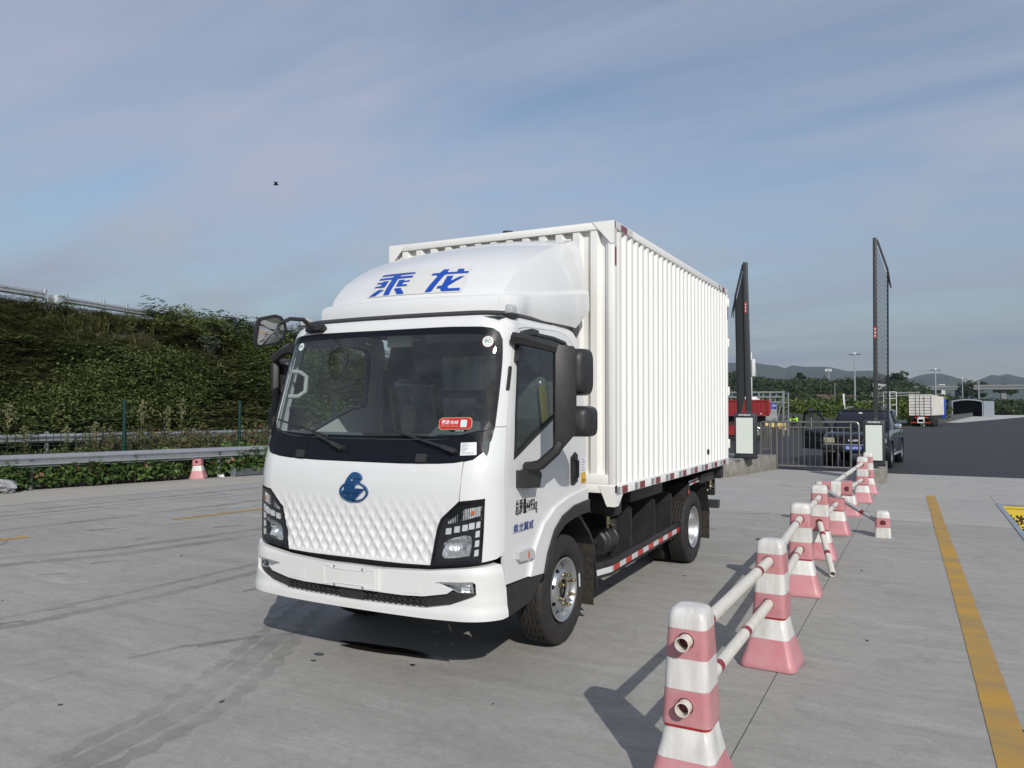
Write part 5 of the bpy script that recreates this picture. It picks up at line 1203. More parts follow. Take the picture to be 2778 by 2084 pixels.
rag('plastic_bag', (-12.75,3.02,.10), (.36,.26,.15), 'bag', 'crumpled grey plastic bag dumped at the kerb by the guardrail post', 'bag', 3.)
pb = LH(4.05,-.12); rag('white_rag', (pb.x,pb.y,.03), (.09,.05,.04), 'white_plain', 'scrap of white litter on the kerb beside the half cone', 'litter', 8.)

# ------------------------------------------------------------------ foliage
def leaves(C, size, aspect, up=.35, rnd=None, droop=0.):
    """kite-shaped leaves at centres C -> verts, faces"""
    rnd = rnd or rng; n = len(C); size = np.broadcast_to(size, (n,))
    d = rnd.normal(size=(n,3)); d[:,2] = d[:,2]*.5-droop; d /= np.linalg.norm(d,axis=1)[:,None]
    nn = rnd.normal(size=(n,3)); nn[:,2] = np.abs(nn[:,2])+up; s = np.cross(d, nn); s /= np.linalg.norm(s,axis=1)[:,None]+1e-9
    L_ = size[:,None]*d; W = (size*aspect)[:,None]*s
    V = np.stack([C-L_*.5, C+W*.5-L_*.05, C+L_*.5, C-W*.5-L_*.05], 1).reshape(-1,3)
    return V, np.arange(4*n).reshape(-1,4)
def quads_obj(name, V, F, m, parent=None, mi=None, mats=None):
    me = bpy.data.meshes.new(name); nv, nf = len(V), len(F)
    me.vertices.add(nv); me.vertices.foreach_set('co', np.asarray(V, np.float32).ravel())
    me.loops.add(nf*4); me.loops.foreach_set('vertex_index', np.asarray(F, np.int32).ravel())
    me.polygons.add(nf); me.polygons.foreach_set('loop_start', np.arange(0,nf*4,4,dtype=np.int32)); 
    for q in (mats or [m]): me.materials.append(M[q])
    if mi is not None: me.polygons.foreach_set('material_index', np.asarray(mi, np.int32))
    me.update(calc_edges=True); me.validate()
    return link(bpy.data.objects.new(name, me), parent)
M['leaf_slope'] = leaf_mat('slope_leaves', [(.055,.080,.030),(.085,.120,.038),(.115,.155,.046),(.150,.180,.055),(.155,.135,.060)], .6, .25, .30)
M['leaf_herb'] = leaf_mat('herb_leaves', [(.065,.095,.028),(.095,.135,.036),(.125,.16,.046),(.14,.13,.055)], .6, .25, .5)
M['leaf_hedge'] = leaf_mat('hedge_leaves', [(.045,.085,.026),(.080,.140,.038),(.13,.19,.06)], .40, .2, 1.2)
M['leaf_red'] = leaf_mat('red_tip_leaves', [(.17,.065,.04),(.22,.11,.065),(.14,.11,.045)], .45, .2, 1.2)
M['leaf_tall'] = leaf_mat('photinia_leaves', [(.065,.095,.028),(.105,.13,.04),(.135,.135,.048),(.16,.125,.055)], .5, .2, .9)
M['leaf_grey'] = leaf_mat('grey_green_leaves', [(.05,.075,.05),(.085,.115,.08)], .5, .2, 1.)
M['drygrass'] = leaf_mat('dry_stems', [(.085,.088,.03),(.12,.10,.045),(.10,.115,.034),(.15,.115,.055)], .8, .1, .4)
M['plume'] = leaf_mat('pale_plumes', [(.20,.20,.10),(.30,.28,.15)], .8, .2, 2.)
M['leaf_far'] = leaf_mat('far_tree_leaves', [(.024,.042,.016),(.044,.066,.022),(.065,.090,.032)], .7, .1, .03)
M['leaf_mid'] = leaf_mat('scrub_leaves', [(.060,.095,.020),(.095,.130,.026),(.13,.16,.04)], .65, .15, .08)
# one feathery plant: arching fronds with leaflets along both sides
def frond_plant(r, nf, npair, lw, rnd):
    V = []
    for k in range(nf):
        a = rnd.uniform(0,2*math.pi); el = rnd.uniform(.05,1.15); L_ = r*rnd.uniform(.7,1.15); z0 = rnd.uniform(.1,.65)*r
        dirh = np.array([math.cos(a), math.sin(a), 0]); side = np.array([-math.sin(a), math.cos(a), 0])
        for q in range(npair):
            t = (q+1)/npair; p = dirh*(L_*t*math.cos(el))+np.array([0,0,z0+L_*t*math.sin(el)-.55*L_*t*t]); 
            for sg in (-1,1):
                ln = lw*(1.15-.6*abs(t-.45)); dd = side*sg*.85+dirh*.45+np.array([0,0,rnd.uniform(-.25,.15)]); dd /= np.linalg.norm(dd); wv = np.cross(dd, [0,0,1.]); wv /= np.linalg.norm(wv)+1e-9; wv = wv*ln*.30+np.array([0,0,rnd.uniform(-.05,.05)*ln])
                V += [p, p+dd*ln*.5+wv*.5, p+dd*ln, p+dd*ln*.5-wv*.5]
    return np.array(V)
def blade_plant(r, n, rnd):
    V = []
    for k in range(n):
        a = rnd.uniform(0,2*math.pi); l = r*rnd.uniform(.6,1.2); lean = rnd.uniform(.05,.55); b0 = np.array([rnd.normal(0,.1), rnd.normal(0,.1), 0]); d = np.array([math.cos(a)*lean, math.sin(a)*lean, 1.]); s = np.array([-math.sin(a), math.cos(a), 0])*.012
        V += [b0-s, b0+s, b0+d*l*.6+s*.8, b0+d*l*.6-s*.8]; e = b0+d*l*.6; d2 = np.array([math.cos(a)*(lean+.5), math.sin(a)*(lean+.5), .6]); V += [e-s, e+s, e+d2*l*.45+s*.15, e+d2*l*.45-s*.15]
    return np.array(V)
def scatter(templates, spots, scales, rnd):
    out = []
    for (p, s) in zip(spots, scales):
        T_ = templates[rnd.integers(len(templates))]; a = rnd.uniform(0,2*math.pi); c, q = math.cos(a), math.sin(a)
        Rz = np.array([[c,-q,0],[q,c,0],[0,0,1]]); out.append((T_*s)@Rz.T+np.asarray(p))
    V = np.concatenate(out); return V, np.arange(len(V)).reshape(-1,4)
def slope_plants():
    r_ = np.random.default_rng(11)
    tm = [frond_plant(.70, 12, 7, .165, r_) for _ in range(6)]
    sp, sc = [], []
    while len(sp) < 6200:
        a, b = r_.uniform(-9,24), r_.uniform(5.9,15.6)
        if a > 12 and r_.random() < .45: continue
        f = noise.noise((a*.35, b*.35, 2.)); s = .95+.55*f+r_.uniform(-.15,.28)
        if b > 11.5: s *= .72
        if b > 12.9 and a < 9 and noise.noise((a*.3,b*.2,7.)) > .0 and r_.random() < .5: continue
        if b > 14.4: s *= .7
        if r_.random() < .10: s *= 1.45
        sp.append(tuple(LH(a,b,emb_h(a,b)-.05))); sc.append(max(.35,s))
    for k in range(150):
        a, b = r_.uniform(8.6,18), r_.uniform(12.6,15.6); sp.append(tuple(LH(a,b,emb_h(a,b)-.1))); sc.append(r_.uniform(1.2,2.1))
    V, F = scatter(tm, sp, sc, r_); o = quads_obj('slope_shrubs', V, F, 'leaf_slope'); o['kind'] = 'stuff'; tag(o, 'dense dark green feathery shrubs covering the embankment')
    # lighter, looser broad-leaved plants in drifts among them
    def bushy(n, leaf):
        d = r_.normal(size=(n,3))*np.array([.34,.34,.22])+np.array([0,0,.42]); d[:,2] = np.abs(d[:,2]); return leaves(d, r_.uniform(.7,1.3,n)*leaf, .5, up=.6, rnd=r_, droop=.25)[0]
    bt = [bushy(230,.080) for _ in range(5)]; sp, sc = [], []
    while len(sp) < 620:
        a, b = r_.uniform(-9,22), r_.uniform(6.0,14.2)
        if noise.noise((a*.22+9,b*.30,4.)) < .05+.10*(b < 9) or (a < 8.5 and b > 12.4): continue
        sp.append(tuple(LH(a,b,emb_h(a,b)+.05))); sc.append(r_.uniform(.7,1.35))
    V, F = scatter(bt, sp, sc, r_); o = quads_obj('slope_herbs', V, F, 'leaf_herb'); o['kind'] = 'stuff'; tag(o, 'lighter green broad leaved growth in drifts on the embankment')
    # dry and grassy growth near the crest and along the toe
    gm = [blade_plant(.75, 22, r_) for _ in range(4)]; sp, sc = [], []
    for k in range(620):
        a, b = r_.uniform(-9,22), r_.uniform(11.5,15.6); sp.append(tuple(LH(a,b,emb_h(a,b)-.03))); sc.append(r_.uniform(.5,1.0)*(.6 if b > 14.6 else 1))
    V, F = scatter(gm, sp, sc, r_); o = quads_obj('crest_grass', V, F, 'drygrass'); o['kind'] = 'stuff'; tag(o, 'dry brown and green grass along the embankment crest')
    sp, sc = [], []
    for k in range(900):
        a, b = r_.uniform(-8,20), r_.uniform(1.5,6.2); sp.append(tuple(LH(a,b,0))); sc.append(r_.uniform(.4,.85))
    V, F = scatter(gm, sp, sc, r_); o = quads_obj('toe_grass', V, F, 'leaf_mid'); o['kind'] = 'stuff'; tag(o, 'rough grass between the fence and the slope')
slope_plants()
# shrubs: leaf clusters on upright twigs, some with reddish tips
def shrub_mesh(h, w, ntw, leaf, redp, rnd, m1, m2, dens=1.):
    CC, SZ, MI, tw = [], [], [], MB()
    for k in range(ntw):
        x, y = rnd.normal(0,w*.42), rnd.normal(0,w*.36); hh = h*rnd.uniform(.62,1.08); lean = (rnd.normal(0,.10), rnd.normal(0,.10))
        tw.bar((x*.6,y*.6,0), (x+lean[0]*hh, y+lean[1]*hh, hh*.95), .008, .008)
        red = rnd.random() < redp
        for q in range(int(15*dens)):
            t = rnd.uniform(.22,1.) ; rad = .05+.05*(1-t)
            CC.append((x*(.6+.4*t)+lean[0]*hh*t+rnd.normal(0,rad), y*(.6+.4*t)+lean[1]*hh*t+rnd.normal(0,rad), hh*t+rnd.normal(0,.015))); SZ.append(leaf*rnd.uniform(.75,1.2)); MI.append(1 if red and t > .82 else 0)
    V, F = leaves(np.array(CC), np.array(SZ), .46, up=.5, rnd=rnd, droop=-.35)
    return V, F, MI, tw, (m1, m2)
def make_shrub(name, label, group, args):
    V, F, MI, tw, ms = shrub_mesh(*args); t = thing(name, label, 'shrub', (0,0,0), group=group)
    quads_obj('foliage', V, F, None, t, mi=MI, mats=list(ms)); tw.build('twigs', 'bark', t, smooth=0, recalc=False); return t
r2 = np.random.default_rng(5)
low = [make_shrub('hedge_shrub', 'low glossy green shrub with a few reddish tips in the hedge under the guardrail', 'hedge shrubs under the guardrail', (.50,.36,32,.135,.16,r2,'leaf_hedge','leaf_red',1.4)) for _ in range(4)]
first = [True]*4; i = 0
for a in np.arange(-6.5,17,.46):
    for b in (.16,.44):
        if b < .3 and 3.0 < a < 3.85: continue
        q = LH(a+r2.uniform(-.08,.08), b+r2.uniform(-.04,.08)); k = i % 4; i += 1
        if first[k]: low[k].location = q; first[k] = False
        else: o = copy_thing(low[k], q, r2.uniform(0,6.28)); o.scale = (1,1,r2.uniform(.85,1.2) if a < 3 else r2.uniform(1.0,1.65))
tall = [make_shrub('red_tip_shrub', 'tall loose shrub with orange red young leaves behind the wire fence', 'red tipped shrubs behind the fence', (1.15,.40,30,.105,.16,r2,'leaf_tall','leaf_red')) for _ in range(3)]
first = [True]*3; i = 0
for a in np.arange(2.4,14,.55):
    for b in (2.0,2.7,3.5):
        q = LH(a+r2.uniform(-.15,.15), b+r2.uniform(-.2,.2), 0); k = i % 3; i += 1
        sc = r2.uniform(.78,1.12)*(.72 if a < 3.2 else 1)
        if first[k]: tall[k].location = q; first[k] = False
        else: o = copy_thing(tall[k], q, r2.uniform(0,6.28)); o.scale = (1,1,sc)
mid = [make_shrub('fence_shrub', 'low yellow green shrub behind the wire mesh', 'low shrubs behind the wire mesh', (.70,.36,24,.10,.10,r2,'leaf_tall','leaf_red')) for _ in range(2)]
first = [True]*2; i = 0
for a in np.arange(-6.5,2.3,.5):
    for b in (1.95,2.7):
        q = LH(a+r2.uniform(-.15,.15), b+r2.uniform(-.2,.2), 0); k = i % 2; i += 1
        if first[k]: mid[k].location = q; first[k] = False
        else: o = copy_thing(mid[k], q, r2.uniform(0,6.28)); o.scale = (1,1,r2.uniform(.7,1.05))
# tall weeds with pale plumes
def plume_weed(h, rnd):
    t = thing('plume_weed', 'tall weed with a pale feathery plume', 'weed', (0,0,0), group='plumed weeds by the fence')
    MB().tube([(0,0,0),(.01,0,h*.5),(.03,.01,h)], [.009,.008,.004], 5).build('stem', 'drygrass', t)
    n = 130; tt = rnd.uniform(0,1,n); C = np.stack([.03+rnd.normal(0,1,n)*.085*np.sin(np.pi*np.clip(1-tt,0.05,1))**.8, rnd.normal(0,1,n)*.085*np.sin(np.pi*np.clip(1-tt,.05,1))**.8, h*(.70+.32*tt)], 1)
    V, F = leaves(C, .055, .35, rnd=rnd, droop=-.6); quads_obj('plume', V, F, 'plume', t)['kind'] = 'stuff'
    C = np.stack([rnd.normal(0,.07,60), rnd.normal(0,.07,60), rnd.uniform(.1,.68,60)*h], 1); V, F = leaves(C, .13, .14, rnd=rnd, droop=.1); quads_obj('foliage', V, F, 'leaf_tall', t); return t
pw = plume_weed(1.0, r2)
for k, (a, b, h) in enumerate(((.28,2.5,1.72),(3.21,2.5,1.81),(3.89,2.5,1.67),(.55,2.2,1.22),(1.4,2.2,1.20),(2.0,2.2,1.30),(-.9,2.3,1.3),(2.35,2.0,1.05),(5.2,4.6,1.9))):
    o = pw if k == 0 else copy_thing(pw, rotz=r2.uniform(0,6)); o.location = LH(a,b,0); o.scale = (.75+.25*h/1.7,.75+.25*h/1.7,h)
# small trees on the crest of the embankment
def small_tree(name, label, loc, h, w, nleaf, leaf, m, rnd, group=None, trunk=.05, zf=.35, clumps=16, cat='tree', aspect=.42):
    t = thing(name, label, cat, loc, group=group)
    tr = MB(); tr.tube([(0,0,-.3),(.02*h,.0,h*.35),(.0,.03*h,h*.7)], [trunk,trunk*.75,trunk*.35], 6); cl = []
    for k in range(clumps):
        a = rnd.uniform(0,2*math.pi); z = h*rnd.uniform(zf,1.0); rr_ = w*math.sqrt(max(.05,1-((z/h-.62)/.5)**2))*rnd.uniform(.25,.95)
        p = np.array([rr_*math.cos(a), rr_*math.sin(a), z]); cl.append((p, w*rnd.uniform(.22,.42))); tr.tube([(0,.01*h,h*rnd.uniform(.25,.6)), tuple(p*.6+np.array([0,0,h*.18])), tuple(p)], [trunk*.4,trunk*.25,trunk*.1], 4)
    tr.build('trunk', 'bark', t)
    C = []
    for k in range(nleaf):
        p, r_ = cl[rnd.integers(len(cl))]; d = rnd.normal(size=3); d /= np.linalg.norm(d); C.append(p+d*r_*rnd.uniform(.2,1.)**.5*np.array([1,1,.75]))
    V, F = leaves(np.array(C), leaf*np.random.default_rng(1).uniform(.7,1.3,len(C)), aspect, up=.4, rnd=rnd, droop=.1); quads_obj('crown', V, F, m, t); return t
for a, b, h, w, lab, m in ((9.0,13.2,1.6,.9,'bushy small tree on the crest, first right of the descending guardrail','leaf_slope'),(10.2,13.0,1.5,.95,'wide bushy tree on the embankment crest near the mirror','leaf_slope'),(11.5,13.4,1.55,.6,'sparse grey green tree sticking up from the crest beside the front mirror','leaf_grey'),(9.4,11.6,1.3,.5,'grey green sapling lower on the slope','leaf_grey'),(12.8,12.8,1.5,1.0,'bushy tree on the crest behind the front mirror','leaf_slope'),(14.5,13,1.7,1.1,'rounded crest tree seen past the cab','leaf_slope'),(7.2,13.5,.8,.35,'little sapling by the descending guardrail','leaf_slope')):
    small_tree('crest_tree', lab, LH(a,b,emb_h(a,b)-.1), h, w, 900 if w > .7 else 420, .12, m, r2, 'small trees on the embankment crest', .03)
# ------------------------------------------------------------------ gate kiosks with raised fence booms
def plinth(name_label, poly, h):
    o = MB().prism(poly, lambda u,v,d: (u,v,d), -.02, h).build('concrete_plinth', 'conc2', None, bevel=.025, smooth=40); tag(o, name_label, 'plinth'); return o
plinth('long mottled concrete plinth behind the truck tail, under the left kiosk', [(-2.7,13.0),(-1.35,13.05),(-1.02,13.5),(-.37,16.72),(-2.7,16.72)], .41)
plinth('short rounded concrete plinth under the right kiosk', [(1.90,13.85),(2.05,13.66),(2.22,13.60),(2.38,13.66),(2.465,13.90),(2.40,16.72),(1.90,16.72)], .335)
def kiosk(label, x0, x1, z0, z1, boom0, boom1, rail, dx, top, railz, lean):
    t = thing('barrier_gate', label, 'barrier gate', ((x0+x1)/2,14.5,z0), group='raised fence barrier gates', world=True)
    dep = .34; cab = MB().box((x0,14.5,z0),(x1,14.5+dep,z1)).build('cabinet', 'charcoal', t, bevel=.012)
    ph = (z1-z0)
    MB().box((x0+.035,14.494,z0+.11),(x1-.035,14.499,z1-.085)).build('screen_bezel', 'gloss', cab, smooth=0)
    MB().box((x0+.05,14.486,z0+.135),(x1-.05,14.493,z1-.115)).build('screen', 'screen', cab, smooth=0)
    w = x1-x0
    text_obj('maker_lettering', 'HIKVISION', (x0+.20*w,z1-.066,x0+.80*w,z1-.024), lambda u,v: np.stack([u,np.full_like(u,14.4965),v],1), 'stick_white', cab, bold=.03, shear=.2)
    MB().box((x0-.01,14.47,z0),(x1+.01,14.5+dep+.02,z0+.03)).build('cabinet_foot', 'darksteel', cab, smooth=0)
    (b0, b1), (t0, t1) = boom0, boom1
    bm = MB(); y0, y1 = 14.60, 14.72
    V = [(b0,y0,z1),(b1,y0,z1),(b1,y1,z1),(b0,y1,z1),(t0,y0,top),(t1,y0,top),(t1,y1,top),(t0,y1,top)]
    bm.add(V, [(0,3,2,1),(4,5,6,7),(0,1,5,4),(1,2,6,5),(2,3,7,6),(3,0,4,7)]); bo = bm.build('boom', 'charcoal', t, bevel=.012)
    for k in (.3,.7): MB().cyl((b0+(b1-b0)*k,14.598,z1+.03),(b0+(b1-b0)*k,14.588,z1+.03),.012,n=8).build('boom_bolt', 'galv', bo)
    sgn = 1 if dx > 0 else -1; rb, rt = rail
    MB().bar((rb,14.66,railz[0]),(rt,14.66,railz[1]),.035,.06,up=(0,1,0)).build('fence_rail', 'darksteel', t, smooth=0)
    eb, et = (b1, t1) if sgn > 0 else (b0, t0)
    MB().bar((et,14.66,top-.05),(rt,14.66,railz[1]-.02),.05,.05,up=(0,1,0)).build('end_link', 'charcoal', t, smooth=0)
    n = 34 if sgn > 0 else 44
    for i in range(n):
        q = i/(n-1); z = z1+.55+(top-.25-z1-.55)*q; xa = eb+(et-eb)*((z-z1)/(top-z1)); zz = z-(top-railz[1])-.02; xb = rb+(rt-rb)*((zz-railz[0])/(railz[1]-railz[0]))
        s_ = MB().bar((xa,14.66,z),(xb,14.66,zz),.013 if sgn > 0 else .022,.024,up=(0,1,0)).build('fence_slat', 'charcoal', t, smooth=0)
    return t
lt = kiosk('left barrier gate beside the truck tail with its fence boom raised', -1.05,-.535,.41,1.568, (-.775,-.64),(-.835,-.725),(-.985,-1.03),-1,5.46,(1.45,4.63), 0)
rt = kiosk('right barrier gate before the dark pickup with its fence boom raised', 1.968,2.425,.335,1.418, (2.185,2.275),(2.215,2.305),(2.495,2.53),1,5.79,(.76,5.01), 0)
for t, x, z, nm in ((lt,-.765,4.28,'red_notice'),(rt,2.245,3.51,'red_notice')):
    o = MB().box((x-.022,14.594,z-.14),(x+.022,14.599,z+.14)).build(nm, 'stick_red', t, smooth=0)
    for k in (-.08,.0,.08): MB().box((x-.012,14.590,z+k-.02),(x+.012,14.5935,z+k+.02)).build('notice_print', 'stick_white', o, smooth=0)
MB().tube([(-1.03,14.66,4.6),(-1.05,14.64,4.45),(-1.10,14.63,4.22),(-1.13,14.62,4.05)],[.03,.028,.018,.012],6).build('hinge_lever','darksteel',lt)
MB().tube([(-1.05,14.64,4.45),(-1.06,14.60,4.22),(-1.075,14.60,4.02)],[.02,.015,.01],6).build('hinge_lever','darksteel',lt)
MB().tube([(2.53,14.66,4.95),(2.55,14.64,4.78),(2.60,14.63,4.55)],[.03,.028,.012],6).build('hinge_lever','darksteel',rt)
o = MB().box((-.685,14.9,2.52),(-.605,15.0,2.97)).box((-.71,14.93,1.9),(-.68,14.97,3.15)).build('camera_box', 'white_plain', lt, bevel=.01)
rag('black_cloth', (2.12,13.85,.365), (.17,.10,.07), 'cloth', 'black cloth and gloves heaped on the right plinth before the kiosk', 'cloth', 5.)
o = MB(); 
for k in range(4): o.tube([(-1.35+.1*k,13.9,.43),(-1.1+.08*k,13.75+.05*k,.425),(-.95+.05*k,14.0,.425),(-.80,14.2+.04*k,.43)], .008, 5)
tag(o.build('loose_cable', 'galv', None), 'loose grey cables lying on the left plinth', 'cable')
# ------------------------------------------------------------------ stainless railing across the gateway
rl_ = thing('railing', 'stainless steel railing closing the gateway before the dark pickup', 'railing', (.6,16.7,0), world=True)
def rp(name, pts, r, par=rl_): return MB().tube(pts, r, 8).build(name, 'steel', par, smooth=60)
rp('top_rail', [(-.785,16.7,.42),(-.785,16.7,1.24),(-.76,16.7,1.30),(-.70,16.7,1.318),(1.64,16.7,1.335),(1.70,16.7,1.315),(1.725,16.7,1.25),(1.735,16.7,.34)], .026)
for x in (-.51,): rp('post', [(x,16.7,.41),(x,16.7,1.31)], .020)
for x in (-.365,1.525): rp('post', [(x,16.74,.0),(x,16.74,1.31)], .027)
rp('mid_rail', [(-.77,16.7,1.14),(-.51,16.7,1.165)], .016); rp('mid_rail', [(-.34,16.7,1.175),(1.52,16.7,1.185)], .019); rp('bottom_rail', [(-.34,16.7,.118),(1.52,16.7,.118)], .022); rp('bottom_rail', [(-.77,16.7,.54),(-.51,16.7,.56)], .013)
for i in range(12): x = -.212+.1425*i; rp('bar', [(x,16.7,.125),(x,16.7,1.18)], .011)
for i in range(5): x = -.735+.045*i; rp('bar', [(x,16.7,.55),(x,16.7,1.15)], .009)

# ------------------------------------------------------------------ dark pickup / SUV behind the railing
def suv():
    t = thing('dark_suv', 'dark off road vehicle with its door open behind the railing', 'car', (1.50,18.25,0), rotz=R(-4))
    W = .86
    def loft(secs, name, m, par, smooth=40):
        """secs: (y, [(x, z)...]) right-half outlines from bottom to top"""
        b = MB(); k = len(secs[0][1])*2; V = []
        for y, s in secs: V += [(x,y,z) for x, z in s]+[(-x,y,z) for x, z in s[::-1]]
        b.add(V, [(i*k+j,(i+1)*k+j,(i+1)*k+(j+1)%k,i*k+(j+1)%k) for i in range(len(secs)-1) for j in range(k)]+[tuple(range(k)),tuple(range((len(secs)-1)*k,len(secs)*k))[::-1]])
        return b.build(name, m, par, smooth=smooth)
    s = lambda w, zb, zm, zt: [(w*.93,zb),(w,zb+.12),(w,zm),(w*.94,zt-.03),(w*.80,zt)]
    body = loft([(.02,s(.80,.46,.80,.93)),(.10,s(.85,.42,.84,.985)),(.5,s(W,.40,.88,1.02)),(1.25,s(W,.40,.92,1.07)),(1.6,s(W,.40,.95,1.10)),(3.6,s(W,.40,.95,1.10)),(4.5,s(W,.42,.95,1.08)),(4.62,s(.83,.46,.92,1.0))], 'body', 'suv', t)
    c = lambda w, wt, z0, z1: [(w*.97,z0),(w*.96,z0+.05),(wt,z1-.05),(wt*.93,z1)]
    loft([(1.18,c(.80,.76,1.02,1.10)),(1.85,c(.84,.66,1.05,1.62)),(2.05,c(.84,.665,1.05,1.655)),(4.1,c(.84,.66,1.05,1.66)),(4.45,c(.82,.64,1.02,1.50)),(4.58,c(.80,.66,.98,1.08))], 'cabin', 'gloss', t)
    loft([(1.88,[(.62,1.61),(.66,1.615),(.64,1.66),(.55,1.675)]),(4.1,[(.62,1.62),(.66,1.625),(.64,1.67),(.55,1.685)])], 'roof_panel', 'suv', t)
    for sg in (-1,1):
        MB().bar((sg*.775,1.16,1.09),(sg*.665,1.86,1.63),.05,.05).build('windscreen_pillar', 'suv', t)
        MB().bar((sg*.80,2.95,1.08),(sg*.665,2.9,1.64),.06,.04).build('door_pillar', 'suv', t)
        for y in (.82,3.72):
            wh = MB(); c0 = (sg*.76,y,.36); wh.lathe([(-.12,.20),(-.12,.31),(-.10,.355),(.10,.355),(.12,.31),(.12,.20)], 'x', c0, 30, closed=True); w_ = wh.build('wheel', 'rubber', t)
            MB().lathe([(sg*.10,.21),(sg*.115,.19),(sg*.09,.15),(sg*.10,.05),(sg*.10,0)], 'x', c0, 24).build('rim', 'rim', w_)
            MB().lathe([(-.06,.40),(.05,.40),(.055,.44),(-.06,.45)], 'x', (sg*.84,y,.40), 30, closed=True).build('wheel_arch', 'suv', t)
        h = MB().prism([(.52,.715),(.80,.70),(.83,.78),(.80,.86),(.54,.86)], lambda u,v,d: (sg*u,d+.12*(u-.5),v), -.015, .12).build('headlight', 'lampyellow', t, bevel=.01)
        MB().cbox((sg*.98,1.5,1.18),(.20,.12,.15)).build('wing_mirror', 'chrome' if sg>0 else 'suv', t, bevel=.03)
        MB().box((min(sg*.48,sg*.80),-.10,.43),(max(sg*.48,sg*.80),.10,.52)).build('bumper_wing', 'charcoal', t, bevel=.03)
        MB().box((min(sg*.80,sg*.92),1.3,.34),(max(sg*.80,sg*.92),3.2,.39)).build('side_step', 'galv', t, bevel=.015)
    g = MB().box((-.48,-.02,.70),(.48,.04,.88)).build('grille', 'gloss', t, bevel=.015)
    for z in (.745,.79,.835): MB().box((-.46,-.035,z-.006),(.46,-.02,z+.006)).build('grille_bar', 'darksteel', g)
    text_obj('maker_lettering', 'ISUZU', (-.15,.765,.16,.815), lambda u,v: np.stack([u,np.full_like(u,-.04),v],1), 'stick_white', g, bold=.04)
    for x in (-.22,.22): MB().bar((x,-.04,.72),(x+.03*(1 if x>0 else -1),-.04,.865),.012,.01).build('grille_brace', 'chrome', g)
    bm = MB().box((-.86,-.12,.50),(.86,.12,.66)).build('front_bumper', 'suv', t, bevel=.04); MB().box((-.80,-.13,.655),(.80,.08,.685)).build('bumper_trim', 'galv', bm, bevel=.008)
    p = MB().box((-.22,-.135,.52),(.22,-.125,.655)).build('number_plate', 'signblue', t, smooth=0)
    text_obj('plate_lettering', '桂B·AF029', (-.20,.54,.20,.635), lambda u,v: np.stack([u,np.full_like(u,-.1375),v],1), 'stick_white', p, bold=.01)
    MB().box((-.10,1.66,1.545),(.0,1.68,1.585)).build('windscreen_sticker', 'stick_white', t, smooth=0)
    for sg in (-1,1): MB().tube([(sg*.5,2.1,1.66),(sg*.5,2.15,1.74),(sg*.5,3.7,1.75),(sg*.5,3.75,1.67)],.014,6).build('roof_rack', 'chrome', t)
    # open front door
    d = MB(); dm = Matrix.Rotation(R(-118),3,'Z')
    q = [(0,.42),(1.0,.45),(1.02,1.02),(.90,1.58),(.42,1.60),(.0,1.08)]
    hinge = Vector((-.86,1.42,0)); rot = Matrix.Rotation(R(62),3,'Z')
    f = lambda u,v,dd: hinge+rot@Vector((dd,u,v))
    d.prism([(0,.42),(1.0,.45),(1.02,1.04),(.0,1.06)], f, -.05, .0); do = d.build('front_door', 'suv', t, bevel=.015)
    fr = MB()
    for a, c_ in (((.0,1.06),(.42,1.60)),((.42,1.60),(.92,1.58)),((.92,1.58),(1.02,1.04))): fr.bar(f(*a,-.025), f(*c_,-.025), .05, .05)
    fr.build('door_frame', 'suv', do); MB().add([f(.02,1.06,-.02),f(1.0,1.04,-.02),f(.9,1.56,-.02),f(.43,1.58,-.02)], [(0,1,2,3)]).build('door_glass', 'sideglass', do, recalc=False)
suv()

# ------------------------------------------------------------------ red truck, notice board, frames
def red_truck():
    t = thing('red_truck', 'red dropside truck parked side on behind the left kiosk', 'truck', (-3.78,36,0), world=True, rotz=R(10))
    MB().box((-11.5,36,1.36),(-3.78,36.07,2.12)).box((-11.5,38.4,1.36),(-3.78,38.47,2.12)).box((-3.85,36.07,1.36),(-3.78,38.4,2.12)).box((-11.5,36,1.30),(-3.78,38.47,1.36)).build('cargo_body', 'redtruck', t, smooth=0)
    for i in range(40): x = -11.4+.195*i; MB().box((x,35.965,1.45),(x+.07,35.995,2.05)).build('side_rib', 'redtruck', t, smooth=0)
    for x in (-9.1,-6.5,-5.2,-3.83): MB().box((x-.05,35.94,1.33),(x+.05,35.99,2.12)).build('side_post', 'redtruck', t, smooth=0)
    MB().box((-11.5,35.95,2.08),(-3.78,36.0,2.14)).build('top_edge', 'redtruck', t, smooth=0)
    MB().box((-11.4,36.6,.75),(-4.0,37.8,1.29)).build('chassis_frame', 'chassis', t, smooth=0)
    for x in (-4.45,-5.65,-9.5):
        w = MB().lathe([(-.15,.25),(-.15,.42),(-.12,.50),(.12,.50),(.15,.42),(.15,.25)], 'y', (x,36.25,.5), 28, closed=True).build('wheel', 'rubber', t)
        MB().lathe([(-.13,.27),(-.15,.22),(-.05,.10),(-.08,0)], 'y', (x,36.25,.5), 24).build('rim', 'rim', w)
    MB().box((-6.2,36.0,.30),(-5.3+.25,36.06,.80)).build('side_guard', 'redtruck', t, smooth=0); MB().tube([(-5.9,36,.62),(-5.7,36,.95),(-5.45,36.1,1.05),(-5.4,36.1,.5)],.03,6).build('air_hose', 'redtruck', t)
    for x in (-4.2,-4.75,-5.5,-5.9): MB().cbox((x,35.94,1.42),(.07,.02,.05)).build('side_lamp', 'amber' if x<-5 else 'stick_white', t)
    rag('white_sheet', (-4.9,36.5,2.2), (.45,.2,.12), 'white_plain', 'crumpled pale sheet lying on top of the red truck load', 'sheet', 2.)
red_truck()
nb = thing('notice_board', 'blue topped notice board at the right end of the red truck', 'sign', (-3.9,39,0), world=True)
